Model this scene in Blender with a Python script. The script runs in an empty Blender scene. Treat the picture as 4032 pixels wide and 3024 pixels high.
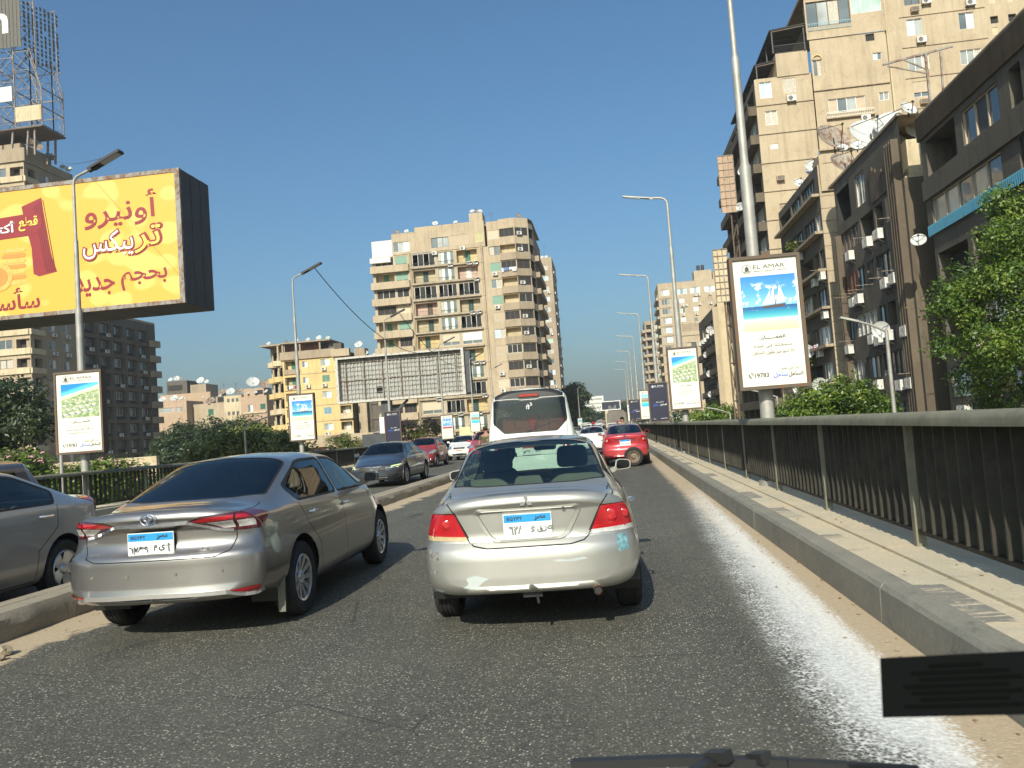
import bpy, bmesh, math, random
import numpy as np
from mathutils import Vector, Matrix
R_ = math.radians
rng = random.Random(7)
SC = bpy.context.scene
COL = SC.collection

# ------------------------------------------------------------------ camera, world, sun, exposure
cam_d = bpy.data.cameras.new('camera')
cam = bpy.data.objects.new('camera', cam_d)
COL.objects.link(cam)
SC.camera = cam
cam_d.sensor_fit = 'HORIZONTAL'
cam_d.sensor_width = 36.0
cam_d.lens = 36.0 * 3200.0 / 4032.0
cam_d.clip_start = 0.05
cam_d.clip_end = 6000
cam_d.dof.use_dof = True
cam_d.dof.focus_distance = 14.0
cam_d.dof.aperture_fstop = 12.0
EYE = Vector((0.0, 0.0, 1.48))
_p, _r, _y = R_(3.35), R_(4.18), R_(6.75)
_f = Vector((-math.sin(_y) * math.cos(_p), math.cos(_y) * math.cos(_p), math.sin(_p)))
_r0 = Vector((math.cos(_y), math.sin(_y), 0))
_u0 = _r0.cross(_f)
_rt = _r0 * math.cos(_r) - _u0 * math.sin(_r)
_up = _u0 * math.cos(_r) + _r0 * math.sin(_r)
cam.matrix_world = Matrix(((_rt.x, _up.x, -_f.x, EYE.x), (_rt.y, _up.y, -_f.y, EYE.y),
                           (_rt.z, _up.z, -_f.z, EYE.z), (0, 0, 0, 1)))

SUN_EL, SUN_AZ = R_(34.0), R_(7.5)      # light travels along +Y and a little towards +X
world = bpy.data.worlds.new('World')
SC.world = world
world.use_nodes = True
nt = world.node_tree
bg = nt.nodes['Background']
sky = nt.nodes.new('ShaderNodeTexSky')
sky.sky_type = 'NISHITA'
sky.sun_disc = False
sky.sun_elevation = SUN_EL
sky.sun_rotation = math.pi + SUN_AZ
sky.altitude = 20
sky.air_density = 1.2
sky.dust_density = 3.4
sky.ozone_density = 6.0
hs = nt.nodes.new('ShaderNodeHueSaturation'); hs.inputs['Saturation'].default_value = 1.08
tn = nt.nodes.new('ShaderNodeMix'); tn.data_type = 'RGBA'; tn.blend_type = 'MULTIPLY'; tn.inputs[0].default_value = 1.0; tn.inputs[7].default_value = (.91, 1.035, 1.0, 1)
nt.links.new(sky.outputs[0], hs.inputs['Color']); nt.links.new(hs.outputs[0], tn.inputs[6]); nt.links.new(tn.outputs[2], bg.inputs[0])
bg.inputs[1].default_value = 0.112
sl = bpy.data.lights.new('sun', 'SUN')
sl.energy = 5.0
sl.angle = R_(0.55)
sl.color = (1.0, 0.94, 0.80)
sun = bpy.data.objects.new('sun', sl)
COL.objects.link(sun)
_d = Vector((math.sin(SUN_AZ) * math.cos(SUN_EL), math.cos(SUN_AZ) * math.cos(SUN_EL), -math.sin(SUN_EL)))
sun.rotation_euler = _d.to_track_quat('-Z', 'Y').to_euler()
sun.location = (-10, -40, 40)
SC.view_settings.view_transform = 'Standard'
SC.view_settings.look = 'None'
SC.view_settings.exposure = 0.26
SC.view_settings.gamma = 1.0
SC.view_settings.use_curve_mapping = False
SC.cycles.max_bounces = 8
SC.cycles.transparent_max_bounces = 16
SC.cycles.caustics_reflective = False
SC.cycles.caustics_refractive = False
SC.cycles.sample_clamp_indirect = 6.0
SC.cycles.use_denoising = True

# ------------------------------------------------------------------ helpers
def setp(o, label=None, cat=None, group=None, kind=None):
    if label: o['label'] = label
    if cat: o['category'] = cat
    if group: o['group'] = group
    if kind: o['kind'] = kind
    return o

def empty(name, loc, rz=0.0, label=None, cat=None, group=None, parent=None, kind=None):
    o = bpy.data.objects.new(name, None)
    o.empty_display_size = 0.2
    COL.objects.link(o)
    o.location = loc
    o.rotation_euler = (0, 0, rz)
    if parent: o.parent = parent
    return setp(o, label, cat, group, kind)

def link(name, me, parent=None, loc=(0, 0, 0), rz=0.0):
    o = bpy.data.objects.new(name, me)
    COL.objects.link(o)
    if parent: o.parent = parent
    o.location = loc
    if rz: o.rotation_euler = (0, 0, rz)
    return o

class MB:
    """collects shapes and links them as one mesh object"""
    def __init__(s): s.v = []; s.f = []; s.m = []
    def add(s, vs, fs, mi=0):
        b = len(s.v)
        s.v.extend([tuple(v) for v in vs])
        s.f.extend([tuple(b + i for i in f) for f in fs])
        s.m.extend([mi] * len(fs))
        return s
    def box(s, x0, x1, y0, y1, z0, z1, mi=0):
        vs = [(x0, y0, z0), (x1, y0, z0), (x1, y1, z0), (x0, y1, z0), (x0, y0, z1), (x1, y0, z1), (x1, y1, z1), (x0, y1, z1)]
        return s.add(vs, [(0, 3, 2, 1), (4, 5, 6, 7), (0, 1, 5, 4), (1, 2, 6, 5), (2, 3, 7, 6), (3, 0, 4, 7)], mi)
    def bar(s, a, b, w, h=None, mi=0, up=(0, 0, 1)):
        """box section bar from a to b"""
        a, b = Vector(a), Vector(b); h = h or w
        d = (b - a).normalized(); u = Vector(up)
        if abs(d.dot(u)) > .99: u = Vector((0, 1, 0))
        r = d.cross(u).normalized() * (w / 2); u = r.cross(d).normalized() * (h / 2)
        vs = [a - r - u, a + r - u, a + r + u, a - r + u, b - r - u, b + r - u, b + r + u, b - r + u]
        return s.add(vs, [(0, 3, 2, 1), (4, 5, 6, 7), (0, 1, 5, 4), (1, 2, 6, 5), (2, 3, 7, 6), (3, 0, 4, 7)], mi)
    def tube(s, pts, rad, n=8, mi=0, cap=True):
        pts = [Vector(p) for p in pts]
        if not hasattr(rad, '__len__'): rad = [rad] * len(pts)
        rings = []
        prev = None
        for i, p in enumerate(pts):
            d = (pts[min(i + 1, len(pts) - 1)] - pts[max(i - 1, 0)]).normalized()
            if prev is None:
                u = Vector((0, 0, 1)) if abs(d.z) < .9 else Vector((1, 0, 0))
                a = d.cross(u).normalized()
            else:
                a = (prev - d * prev.dot(d)).normalized()
            prev = a
            b = d.cross(a)
            rings.append([p + (a * math.cos(2 * math.pi * k / n) + b * math.sin(2 * math.pi * k / n)) * rad[i] for k in range(n)])
        vs = [v for r in rings for v in r]
        fs = [(i * n + k, i * n + (k + 1) % n, (i + 1) * n + (k + 1) % n, (i + 1) * n + k) for i in range(len(pts) - 1) for k in range(n)]
        if cap:
            fs.append(tuple(range(n - 1, -1, -1)))
            fs.append(tuple((len(pts) - 1) * n + k for k in range(n)))
        return s.add(vs, fs, mi)
    def lathe(s, prof, n=24, mi=0, M=None):
        """profile of (radius, axial) turned about local x; M places it"""
        M = M or Matrix.Identity(4)
        vs = [M @ Vector((a, r * math.cos(2 * math.pi * k / n), r * math.sin(2 * math.pi * k / n))) for (r, a) in prof for k in range(n)]
        fs = [(i * n + k, i * n + (k + 1) % n, (i + 1) * n + (k + 1) % n, (i + 1) * n + k) for i in range(len(prof) - 1) for k in range(n)]
        return s.add(vs, fs, mi)
    def prism(s, poly, a, b, mi=0, ax='y'):
        """polygon (p,q) extruded between a and b along an axis"""
        n = len(poly)
        def P(p, q, t): return (p, t, q) if ax == 'y' else ((t, p, q) if ax == 'x' else (p, q, t))
        vs = [P(p, q, a) for p, q in poly] + [P(p, q, b) for p, q in poly]
        fs = [tuple(range(n)), tuple(range(2 * n - 1, n - 1, -1))] + [(i, i + n, (i + 1) % n + n, (i + 1) % n) for i in range(n)]
        return s.add(vs, fs, mi)
    def mesh(s, name, mats, smooth=False, off=None, fix=True):
        me = bpy.data.meshes.new(name)
        vs = s.v if off is None else [(v[0] - off[0], v[1] - off[1], v[2] - off[2]) for v in s.v]
        me.from_pydata(vs, [], s.f)
        for m in (mats if isinstance(mats, (list, tuple)) else [mats]): me.materials.append(m)
        if s.m and max(s.m): me.polygons.foreach_set('material_index', s.m)
        if fix:
            bm = bmesh.new(); bm.from_mesh(me)
            bmesh.ops.recalc_face_normals(bm, faces=bm.faces)
            bm.to_mesh(me); bm.free()
        if smooth:
            me.polygons.foreach_set('use_smooth', [True] * len(me.polygons))
            if smooth != 'all':
                me.set_sharp_from_angle(angle=R_(smooth if smooth is not True else 40))
        return me
    def build(s, name, mats, parent=None, smooth=False, off=None, fix=True):
        """off: world position of the parent when the shape was laid out in world coordinates"""
        return link(name, s.mesh(name, mats, smooth, off, fix), parent)

# ------------------------------------------------------------------ materials
def lin(c):
    return tuple(((x / 255) / 12.92 if x <= 10 else (((x / 255) + .055) / 1.055) ** 2.4) for x in c)

class NT:
    def __init__(s, name):
        s.m = bpy.data.materials.new(name); s.m.use_nodes = True
        s.t = s.m.node_tree; s.b = s.t.nodes['Principled BSDF']; s.o = s.t.nodes['Material Output']
    def n(s, typ, **kw):
        nd = s.t.nodes.new('ShaderNode' + typ)
        for k, v in kw.items():
            if k.startswith('i_'):
                key = k[2:].replace('_', ' ')
                nd.inputs[int(key) if key.isdigit() else key].default_value = v
            else: setattr(nd, k, v)
        return nd
    def l(s, a, b): s.t.links.new(a, b); return s
    def pos(s, obj=False):
        return s.n('TexCoord').outputs['Object'] if obj else s.n('NewGeometry').outputs['Position']
    def map(s, v, sc=(1, 1, 1), rot=(0, 0, 0), loc=(0, 0, 0)):
        m = s.n('Mapping'); s.l(v, m.inputs[0]); m.inputs['Scale'].default_value = sc
        m.inputs['Rotation'].default_value = rot; m.inputs['Location'].default_value = loc
        return m.outputs[0]
    def noise(s, v, scale, det=5, rough=.55, dist=0):
        nd = s.n('TexNoise'); s.l(v, nd.inputs['Vector'])
        nd.inputs['Scale'].default_value = scale; nd.inputs['Detail'].default_value = det
        nd.inputs['Roughness'].default_value = rough; nd.inputs['Distortion'].default_value = dist
        return nd.outputs[0]
    def ramp(s, fac, stops, interp='LINEAR'):
        r = s.n('ValToRGB'); r.color_ramp.interpolation = interp
        e = r.color_ramp.elements
        while len(e) < len(stops): e.new(.5)
        for i, (p, c) in enumerate(stops):
            e[i].position = p
            c = (c, c, c) if not hasattr(c, '__len__') else c
            e[i].color = (c[0], c[1], c[2], 1)
        s.l(fac, r.inputs[0]); return r.outputs[0]
    def mix(s, fac, a, b, mode='MIX'):
        m = s.n('Mix', data_type='RGBA', blend_type=mode)
        for k, x in ((0, fac), (6, a), (7, b)):
            if hasattr(x, 'links'): s.l(x, m.inputs[k])
            elif k == 0: m.inputs[0].default_value = x
            else: m.inputs[k].default_value = (x[0], x[1], x[2], 1)
        return m.outputs[2]
    def math(s, op, a, b=None, clamp=False):
        m = s.n('Math', operation=op, use_clamp=clamp)
        for k, x in ((0, a), (1, b)):
            if x is None: continue
            if hasattr(x, 'links'): s.l(x, m.inputs[k])
            else: m.inputs[k].default_value = x
        return m.outputs[0]
    def bump(s, h, st=.3, dist=.02):
        b = s.n('Bump'); b.inputs['Strength'].default_value = st; b.inputs['Distance'].default_value = dist
        s.l(h, b.inputs['Height']); s.l(b.outputs[0], s.b.inputs['Normal']); return s
    def setb(s, col=None, rough=.8, metal=0, spec=None, coat=0, coatr=.03):
        if col is not None:
            if hasattr(col, 'links'): s.l(col, s.b.inputs['Base Color'])
            else: s.b.inputs['Base Color'].default_value = (col[0], col[1], col[2], 1)
        if hasattr(rough, 'links'): s.l(rough, s.b.inputs['Roughness'])
        else: s.b.inputs['Roughness'].default_value = rough
        s.b.inputs['Metallic'].default_value = metal
        if spec is not None: s.b.inputs['Specular IOR Level'].default_value = spec
        s.b.inputs['Coat Weight'].default_value = coat
        s.b.inputs['Coat Roughness'].default_value = coatr
        return s

def plain(name, c, rough=.6, metal=0, spec=None, coat=0, var=.12, sc=3.0):
    """a simple surface with a little dirt and tone variation"""
    t = NT(name); p = t.pos(True)
    n = t.noise(p, sc, 6, .65)
    f = t.ramp(n, [(.3, 1 - var), (.7, 1 + var * .5)])
    t.setb(t.mix(1.0, c, f, 'MULTIPLY'), rough, metal, spec, coat)
    return t.m

def wallmat(name, a, b, dark, streak=.5, sc=.25, fade=None):
    """rendered wall: blotchy plaster, rain streaks, fine grain"""
    t = NT(name); p = t.pos()
    n1 = t.noise(p, sc, 7, .62, .3)
    n2 = t.noise(t.map(p, (1.3, 1.3, .10)), 1.6, 6, .7)
    n3 = t.noise(p, 9, 4, .6)
    n4 = t.noise(p, sc * 4.5, 8, .7, .8)
    c = t.mix(t.ramp(n1, [(.35, 0), (.65, 1)]), a, b)
    c = t.mix(t.math('MULTIPLY', t.ramp(n2, [(.48, 0), (.72, 1)]), streak), c, dark)
    c = t.mix(t.math('MULTIPLY', t.ramp(n4, [(.56, 0), (.70, 1)]), .45), c, dark)
    c = t.mix(t.math('MULTIPLY', t.ramp(n4, [(.28, 1), (.38, 0)]), .5), c, tuple(min(1, x * 1.35 + .03) for x in a))
    c = t.mix(1.0, c, t.ramp(n3, [(.2, .86), (.8, 1.1)]), 'MULTIPLY')
    t.setb(c, .9, 0, .2)
    t.bump(t.noise(p, 14, 5, .7), .25, .02)
    return t.m

M = {}
M['wall_tan'] = wallmat('wall_tan', (.47, .385, .265), (.40, .32, .215), (.20, .16, .115))
M['wall_brown'] = wallmat('wall_brown', (.38, .305, .215), (.31, .245, .17), (.17, .135, .095))
M['wall_cream'] = wallmat('wall_cream', (.60, .51, .34), (.50, .41, .26), (.22, .17, .11))
M['wall_yellow'] = wallmat('wall_yellow', (.66, .49, .22), (.58, .42, .19), (.25, .18, .10), .4)
M['wall_grey'] = wallmat('wall_grey', (.145, .128, .10), (.11, .096, .076), (.05, .044, .036), .6)  # dark base puts the shade of road-facing fronts into the wall colour
M['wall_darkbrown'] = wallmat('wall_darkbrown', (.15, .12, .085), (.11, .088, .064), (.055, .045, .034), .6)  # darker brown for parts in shade, the shade held in the colour
M['wall_white'] = wallmat('wall_white', (.74, .72, .66), (.66, .63, .56), (.35, .31, .25), .35)
M['wall_pink'] = wallmat('wall_pink', (.47, .34, .24), (.42, .30, .20), (.22, .16, .11), .4)
M['slab'] = wallmat('slab', (.43, .35, .245), (.35, .28, .20), (.15, .12, .09), .6)
M['deep'] = plain('deep', (.03, .028, .026), .9)  # near-black, stands in for the shade inside openings and recesses
M['recess'] = wallmat('recess', (.50, .42, .27), (.40, .33, .22), (.18, .14, .10), .3)
M['recess_y'] = wallmat('recess_y', (.60, .48, .25), (.52, .40, .20), (.2, .16, .10), .3)
M['recess_p'] = wallmat('recess_p', (.52, .38, .30), (.46, .33, .26), (.2, .16, .12), .3)
M['brick'] = None

def brickm():
    t = NT('red_brick'); p = t.pos()
    sep = t.n('SeparateXYZ'); t.l(p, sep.inputs[0])
    cmb = t.n('CombineXYZ'); t.l(t.math('ADD', sep.outputs[0], sep.outputs[1]), cmb.inputs[0]); t.l(sep.outputs[2], cmb.inputs[1])
    b = t.n('TexBrick'); t.l(cmb.outputs[0], b.inputs['Vector'])
    b.inputs['Color1'].default_value = (.36, .13, .07, 1); b.inputs['Color2'].default_value = (.27, .10, .06, 1)
    b.inputs['Mortar'].default_value = (.25, .2, .15, 1); b.inputs['Scale'].default_value = 4
    b.inputs['Mortar Size'].default_value = .02
    t.setb(t.mix(1.0, b.outputs[0], t.ramp(t.noise(p, 1.2, 6), [(.3, .6), (.7, 1.25)]), 'MULTIPLY'), .95, 0, .1)
    return t.m
M['brick'] = brickm()
M['alu'] = plain('alu', (.55, .54, .50), .45, .3)
M['white_paint'] = plain('white_paint', (.72, .70, .64), .5)
M['brown_frame'] = plain('brown_frame', (.11, .075, .05), .6)
M['green_sh'] = plain('green_sh', (.06, .19, .13), .6)
M['green_sh2'] = plain('green_sh2', (.20, .33, .25), .6)
M['blue_sh'] = plain('blue_sh', (.25, .42, .50), .6)
M['brown_sh'] = plain('brown_sh', (.20, .085, .055), .65)
M['tan_sh'] = plain('tan_sh', (.46, .37, .26), .7)
M['beige_blind'] = plain('beige_blind', (.55, .47, .34), .8)
M['curtain'] = plain('curtain', (.50, .46, .38), .9, var=.3, sc=6)
M['steel'] = plain('steel', (.27, .265, .25), .5, .7, var=.25, sc=8)
M['dark_steel'] = plain('dark_steel', (.045, .045, .045), .5, .4)
M['rust'] = None
def rustm(name, base=(.28, .27, .24), amt=(.45, .6)):
    t = NT(name); p = t.pos(True)
    n = t.noise(t.map(p, (1, 1, .6)), 3.5, 8, .75, .5)
    c = t.mix(t.ramp(n, [(amt[0], 0), (amt[1], 1)]), base, (.16, .075, .035))
    t.setb(c, .8, .1); return t.m
M['rust'] = rustm('rusty_metal')
M['rust_brown'] = rustm('rusty_frame', (.115, .09, .065), (.5, .62))
M['rust_white'] = rustm('rusty_white_frame', (.50, .48, .42), (.52, .66))
def corr(name, a, b, sc=(1, 1, 1)):
    t = NT(name); p = t.pos(True)
    n = t.noise(p, 1.4, 7, .7)
    t.setb(t.mix(t.ramp(n, [(.35, 0), (.65, 1)]), a, b), .6, .2); return t.m
M['sheet'] = corr('grey_sheet_metal', (.40, .40, .36), (.29, .29, .26))
M['sheet_dark'] = corr('dark_sheet_metal', (.07, .075, .08), (.045, .05, .055))
M['ac_white'] = plain('ac_white', (.62, .60, .54), .55, var=.25)
M['ac_dark'] = plain('ac_dark', (.05, .05, .048), .6)
M['dish'] = plain('dish', (.52, .53, .50), .5, var=.2)
M['dish_brown'] = rustm('rusty_dish', (.34, .31, .26), (.42, .6))
M['concrete'] = None
def glassm(name, tint=(.05, .07, .075), rough=.03, env=None):
    """building window: opaque pane, its colour standing in for dark room and reflected sky"""
    t = NT(name)
    n = t.noise(t.pos(), .35, 2)
    c = t.mix(t.ramp(n, [(.35, 0), (.65, 1)]), tint, tuple(x * 1.9 for x in tint))
    t.setb(c, rough, 0, 1.0); t.b.inputs['IOR'].default_value = 1.55
    return t.m
M['glass_dark'] = glassm('glass_dark', (.075, .09, .09))
M['glass_mid'] = glassm('glass_mid', (.22, .23, .21), .08)
M['glass_sky'] = glassm('glass_sky', (.36, .50, .56), .12)  # pale blue base puts the reflected sky into the pane colour
M['glass_green'] = glassm('glass_green', (.26, .36, .29), .12)
M['cloth_white'] = plain('cloth_white', (.7, .7, .72), .9)
M['cloth_red'] = plain('cloth_red', (.55, .08, .06), .9)
M['cloth_pink'] = plain('cloth_pink', (.6, .1, .2), .9)
M['cloth_dark'] = plain('cloth_dark', (.03, .04, .09), .9)
M['cloth_blue'] = plain('cloth_blue', (.15, .25, .45), .9)
M['awning'] = plain('awning', (.40, .30, .20), .9)
M['awning_y'] = plain('awning_y', (.58, .54, .30), .9)

# ------------------------------------------------------------------ lettering
AR = {  # isolated, final, initial, medial presentation forms
 'ا': '\uFE8D\uFE8E', 'أ': '\uFE83\uFE84', 'ب': '\uFE8F\uFE90\uFE91\uFE92', 'ت': '\uFE95\uFE96\uFE97\uFE98', 'ة': '\uFE93\uFE94',
 'ج': '\uFE9D\uFE9E\uFE9F\uFEA0', 'ح': '\uFEA1\uFEA2\uFEA3\uFEA4', 'د': '\uFEA9\uFEAA', 'ر': '\uFEAD\uFEAE', 'س': '\uFEB1\uFEB2\uFEB3\uFEB4',
 'ش': '\uFEB5\uFEB6\uFEB7\uFEB8', 'ص': '\uFEB9\uFEBA\uFEBB\uFEBC', 'ط': '\uFEC1\uFEC2\uFEC3\uFEC4', 'ع': '\uFEC9\uFECA\uFECB\uFECC',
 'ف': '\uFED1\uFED2\uFED3\uFED4', 'ق': '\uFED5\uFED6\uFED7\uFED8', 'ك': '\uFED9\uFEDA\uFEDB\uFEDC', 'ل': '\uFEDD\uFEDE\uFEDF\uFEE0',
 'م': '\uFEE1\uFEE2\uFEE3\uFEE4', 'ن': '\uFEE5\uFEE6\uFEE7\uFEE8', 'ه': '\uFEE9\uFEEA\uFEEB\uFEEC', 'و': '\uFEED\uFEEE', 'ى': '\uFEEF\uFEF0',
 'ي': '\uFEF1\uFEF2\uFEF3\uFEF4', 'ئ': '\uFE89\uFE8A\uFE8B\uFE8C', 'ـ': '\u0640\u0640\u0640\u0640'}
def shape_ar(s):
    out = []
    for i, ch in enumerate(s):
        if ch not in AR: out.append(ch); continue
        pr = i > 0 and s[i - 1] in AR and len(AR[s[i - 1]]) == 4
        nx = i + 1 < len(s) and s[i + 1] in AR and len(AR[ch]) == 4
        out.append(AR[ch][(1 if pr else 0) + (2 if nx else 0)] if len(AR[ch]) == 4 else AR[ch][1 if pr else 0])
    # numbers keep their own order, everything else runs right to left
    toks, cur = [], ''
    for ch in out:
        if ch.isdigit(): cur += ch
        else:
            if cur: toks.append(cur); cur = ''
            toks.append(ch)
    if cur: toks.append(cur)
    return ''.join(reversed(toks))
_tc = {}
def text_mesh(s, arabic=False, bold=0.0, depth=0.0):
    key = (s, arabic, bold, depth)
    if key in _tc: return _tc[key]
    c = bpy.data.curves.new('t', 'FONT'); c.body = shape_ar(s) if arabic else s
    c.size = 1; c.resolution_u = 3; c.offset = bold; c.extrude = depth; c.align_x = 'CENTER'
    o = bpy.data.objects.new('t', c); COL.objects.link(o)
    dg = bpy.context.evaluated_depsgraph_get(); dg.update()
    me = bpy.data.meshes.new_from_object(o.evaluated_get(dg))
    v = np.empty(len(me.vertices) * 3); me.vertices.foreach_get('co', v); v = v.reshape(-1, 3)
    f = [tuple(p.vertices) for p in me.polygons]
    bpy.data.objects.remove(o); bpy.data.curves.remove(c); bpy.data.meshes.remove(me)
    if len(v):
        mn, mx = v.min(0), v.max(0)
        v = v - np.array([(mn[0] + mx[0]) / 2, (mn[1] + mx[1]) / 2, 0]); size = (mx - mn)[:2]
    else: size = (1, 1)
    if len(v):   # give every separate stroke its own hair's breadth of relief so that joins never share a plane
        par = list(range(len(v)))
        def fd(i):
            while par[i] != i: par[i] = par[par[i]]; i = par[i]
            return i
        for q in f:
            for k in q[1:]: par[fd(k)] = fd(q[0])
        ids = {}; v = v.copy()
        for i in range(len(v)): v[i, 2] = ids.setdefault(fd(i), len(ids))
    _tc[key] = (v, f, size)
    return _tc[key]
def put_text(mb, s, cx, cz, y, w=None, h=None, arabic=False, bold=0.0, mi=0, slant=0.0, flip=False):
    """flat letters in the local xz plane facing -y, centred at (cx,cz), fitted to width w or height h"""
    v, f, size = text_mesh(s, arabic, bold)
    if not len(v): return
    sx = w / size[0] if w else h / size[1]
    sz = h / size[1] if h else sx
    if not w: sx = sz
    mb.add([(cx + (p[0] * sx + p[1] * sz * slant) * (-1 if flip else 1), y - p[2] * .0004, cz + p[1] * sz) for p in v], f, mi)
# ------------------------------------------------------------------ setting: ground, deck, road, kerbs
def ground_mat():
    t = NT('ground'); p = t.pos()
    c = t.mix(t.ramp(t.noise(p, .05, 6), [(.4, 0), (.6, 1)]), (.20, .17, .125), (.12, .11, .085))
    t.setb(c, .95); return t.m
def asphalt_mat():
    t = NT('asphalt'); p = t.pos()
    s = t.n('SeparateXYZ'); t.l(p, s.inputs[0]); X, Y = s.outputs[0], s.outputs[1]
    # worn binder: broad blotches and long wheel-track streaks
    n1 = t.noise(p, .7, 7, .65)
    n2 = t.noise(t.map(p, (1.6, .12, 1)), 1.0, 6, .6)
    base = t.mix(t.ramp(n1, [(.3, 0), (.7, 1)]), (.052, .052, .043), (.086, .084, .068))
    base = t.mix(t.ramp(n2, [(.42, 0), (.62, .55)]), base, (.045, .044, .042))
    # exposed stones
    v = t.n('TexVoronoi'); v.inputs['Scale'].default_value = 56; t.l(t.map(p, (1, .9, 1)), v.inputs['Vector'])
    v.inputs['Randomness'].default_value = 1
    sc = t.n('SeparateColor'); t.l(v.outputs['Color'], sc.inputs[0])
    stone_on = t.math('GREATER_THAN', sc.outputs[0], .58)
    stone = t.math('MULTIPLY', t.ramp(v.outputs['Distance'], [(.22, 1), (.42, 0)]), stone_on)
    stone = t.math('MULTIPLY', stone, t.ramp(t.noise(p, 1.3, 4), [(.3, .35), (.6, 1)]))
    scol = t.mix(sc.outputs[1], (.18, .175, .13), (.56, .53, .41))
    c = t.mix(stone, base, scol)
    v2 = t.n('TexVoronoi'); v2.inputs['Scale'].default_value = 130; t.l(p, v2.inputs['Vector'])
    sc2 = t.n('SeparateColor'); t.l(v2.outputs['Color'], sc2.inputs[0])
    c = t.mix(t.math('MULTIPLY', t.math('GREATER_THAN', sc2.outputs[0], .7), .5), c, (.17, .16, .12))
    cv = t.n('TexVoronoi', feature='DISTANCE_TO_EDGE'); cv.inputs['Scale'].default_value = .32; t.l(t.mix(.25, p, t.n('TexNoise').outputs[1], 'ADD'), cv.inputs['Vector'])
    c = t.mix(t.math('MULTIPLY', t.ramp(cv.outputs[0], [(.0, 1), (.004, 0)]), t.ramp(t.noise(p, .9, 3), [(.45, 0), (.55, .8)])), c, (.025, .025, .025))
    # a few dark oil spots
    n5 = t.noise(t.map(p, (1, .5, 1)), 1.1, 3, .5)
    c = t.mix(t.ramp(n5, [(.66, 0), (.73, .6)]), c, (.03, .03, .03))
    nz = t.noise(p, 2.2, 7, .7, .4)
    nf = t.noise(p, 30, 5, .8)
    # sand blown against the kerbs
    dR = t.math('SUBTRACT', 1.72, X)
    sandR = t.math('SUBTRACT', t.math('ADD', .28, t.math('MULTIPLY', nz, .42)), dR)
    sandR = t.ramp(t.math('MULTIPLY', sandR, 4, True), [(0, 0), (.6, 1)])
    edge = t.math('ADD', t.math('MULTIPLY', Y, -.002), -5.27)
    dL = t.math('SUBTRACT', X, edge)
    sandL = t.math('SUBTRACT', t.math('MULTIPLY', t.ramp(nz, [(.3, .45), (.7, 1.1)]), .75), dL)
    sandL = t.ramp(t.math('MULTIPLY', sandL, 5, True), [(0, 0), (.6, 1)])
    onside = t.math('GREATER_THAN', X, -5.6)
    sandL = t.math('MULTIPLY', sandL, onside)
    sand = t.math('MAXIMUM', sandR, sandL)
    sand = t.math('MULTIPLY', sand, t.ramp(nf, [(.25, .75), (.6, 1)]))
    c = t.mix(t.math('MULTIPLY', sand, .93), c, t.mix(nf, (.40, .31, .20), (.54, .43, .29)))
    # white powder spilt along the right-hand kerb
    xc = t.math('ADD', 1.24, t.math('MULTIPLY', Y, .022))
    d = t.math('SUBTRACT', X, xc)
    wid = t.math('MULTIPLY', t.math('ABSOLUTE', d), 1.0)
    left = t.math('MULTIPLY', t.math('MAXIMUM', t.math('MULTIPLY', d, -1), 0), 1.75)
    right = t.math('MULTIPLY', t.math('MAXIMUM', d, 0), 6.2)
    g = t.math('SUBTRACT', 1.0, t.math('ADD', left, right), True)
    g = t.math('POWER', g, 1.6)
    yf = t.n('MapRange'); t.l(Y, yf.inputs[0]); yf.inputs[1].default_value = 3.1; yf.inputs[2].default_value = 4.1
    yb = t.n('MapRange'); t.l(Y, yb.inputs[0]); yb.inputs[1].default_value = 19; yb.inputs[2].default_value = 5.5
    g = t.math('MULTIPLY', t.math('MULTIPLY', g, yf.outputs[0]), t.math('POWER', yb.outputs[0], 1.2))
    pw = t.math('ADD', t.math('MULTIPLY', g, 1.9), t.math('MULTIPLY', t.math('SUBTRACT', t.noise(p, 2.6, 8, .75, .6), .5), 1.5))
    grit = t.math('MULTIPLY', t.math('SUBTRACT', v.outputs['Distance'], .36), 1.5)
    pw = t.math('ADD', pw, t.math('MULTIPLY', grit, t.ramp(pw, [(.3, 1), (1.5, .1)])))
    pw = t.math('MULTIPLY', t.ramp(pw, [(.25, 0), (1.3, 1)]), t.ramp(g, [(0, 0), (.12, 1)]))
    pw = t.math('MULTIPLY', pw, t.ramp(nf, [(.35, .45), (.62, 1)]))
    c = t.mix(t.math('MULTIPLY', pw, .95), c, (.76, .765, .73))
    t.setb(c, t.ramp(nf, [(.3, .62), (.7, .9)]), 0, .35)
    h = t.math('ADD', t.math('MULTIPLY', v.outputs['Distance'], -.5), t.math('MULTIPLY', nf, .5))
    t.bump(h, .55, .006)
    return t.m
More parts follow.
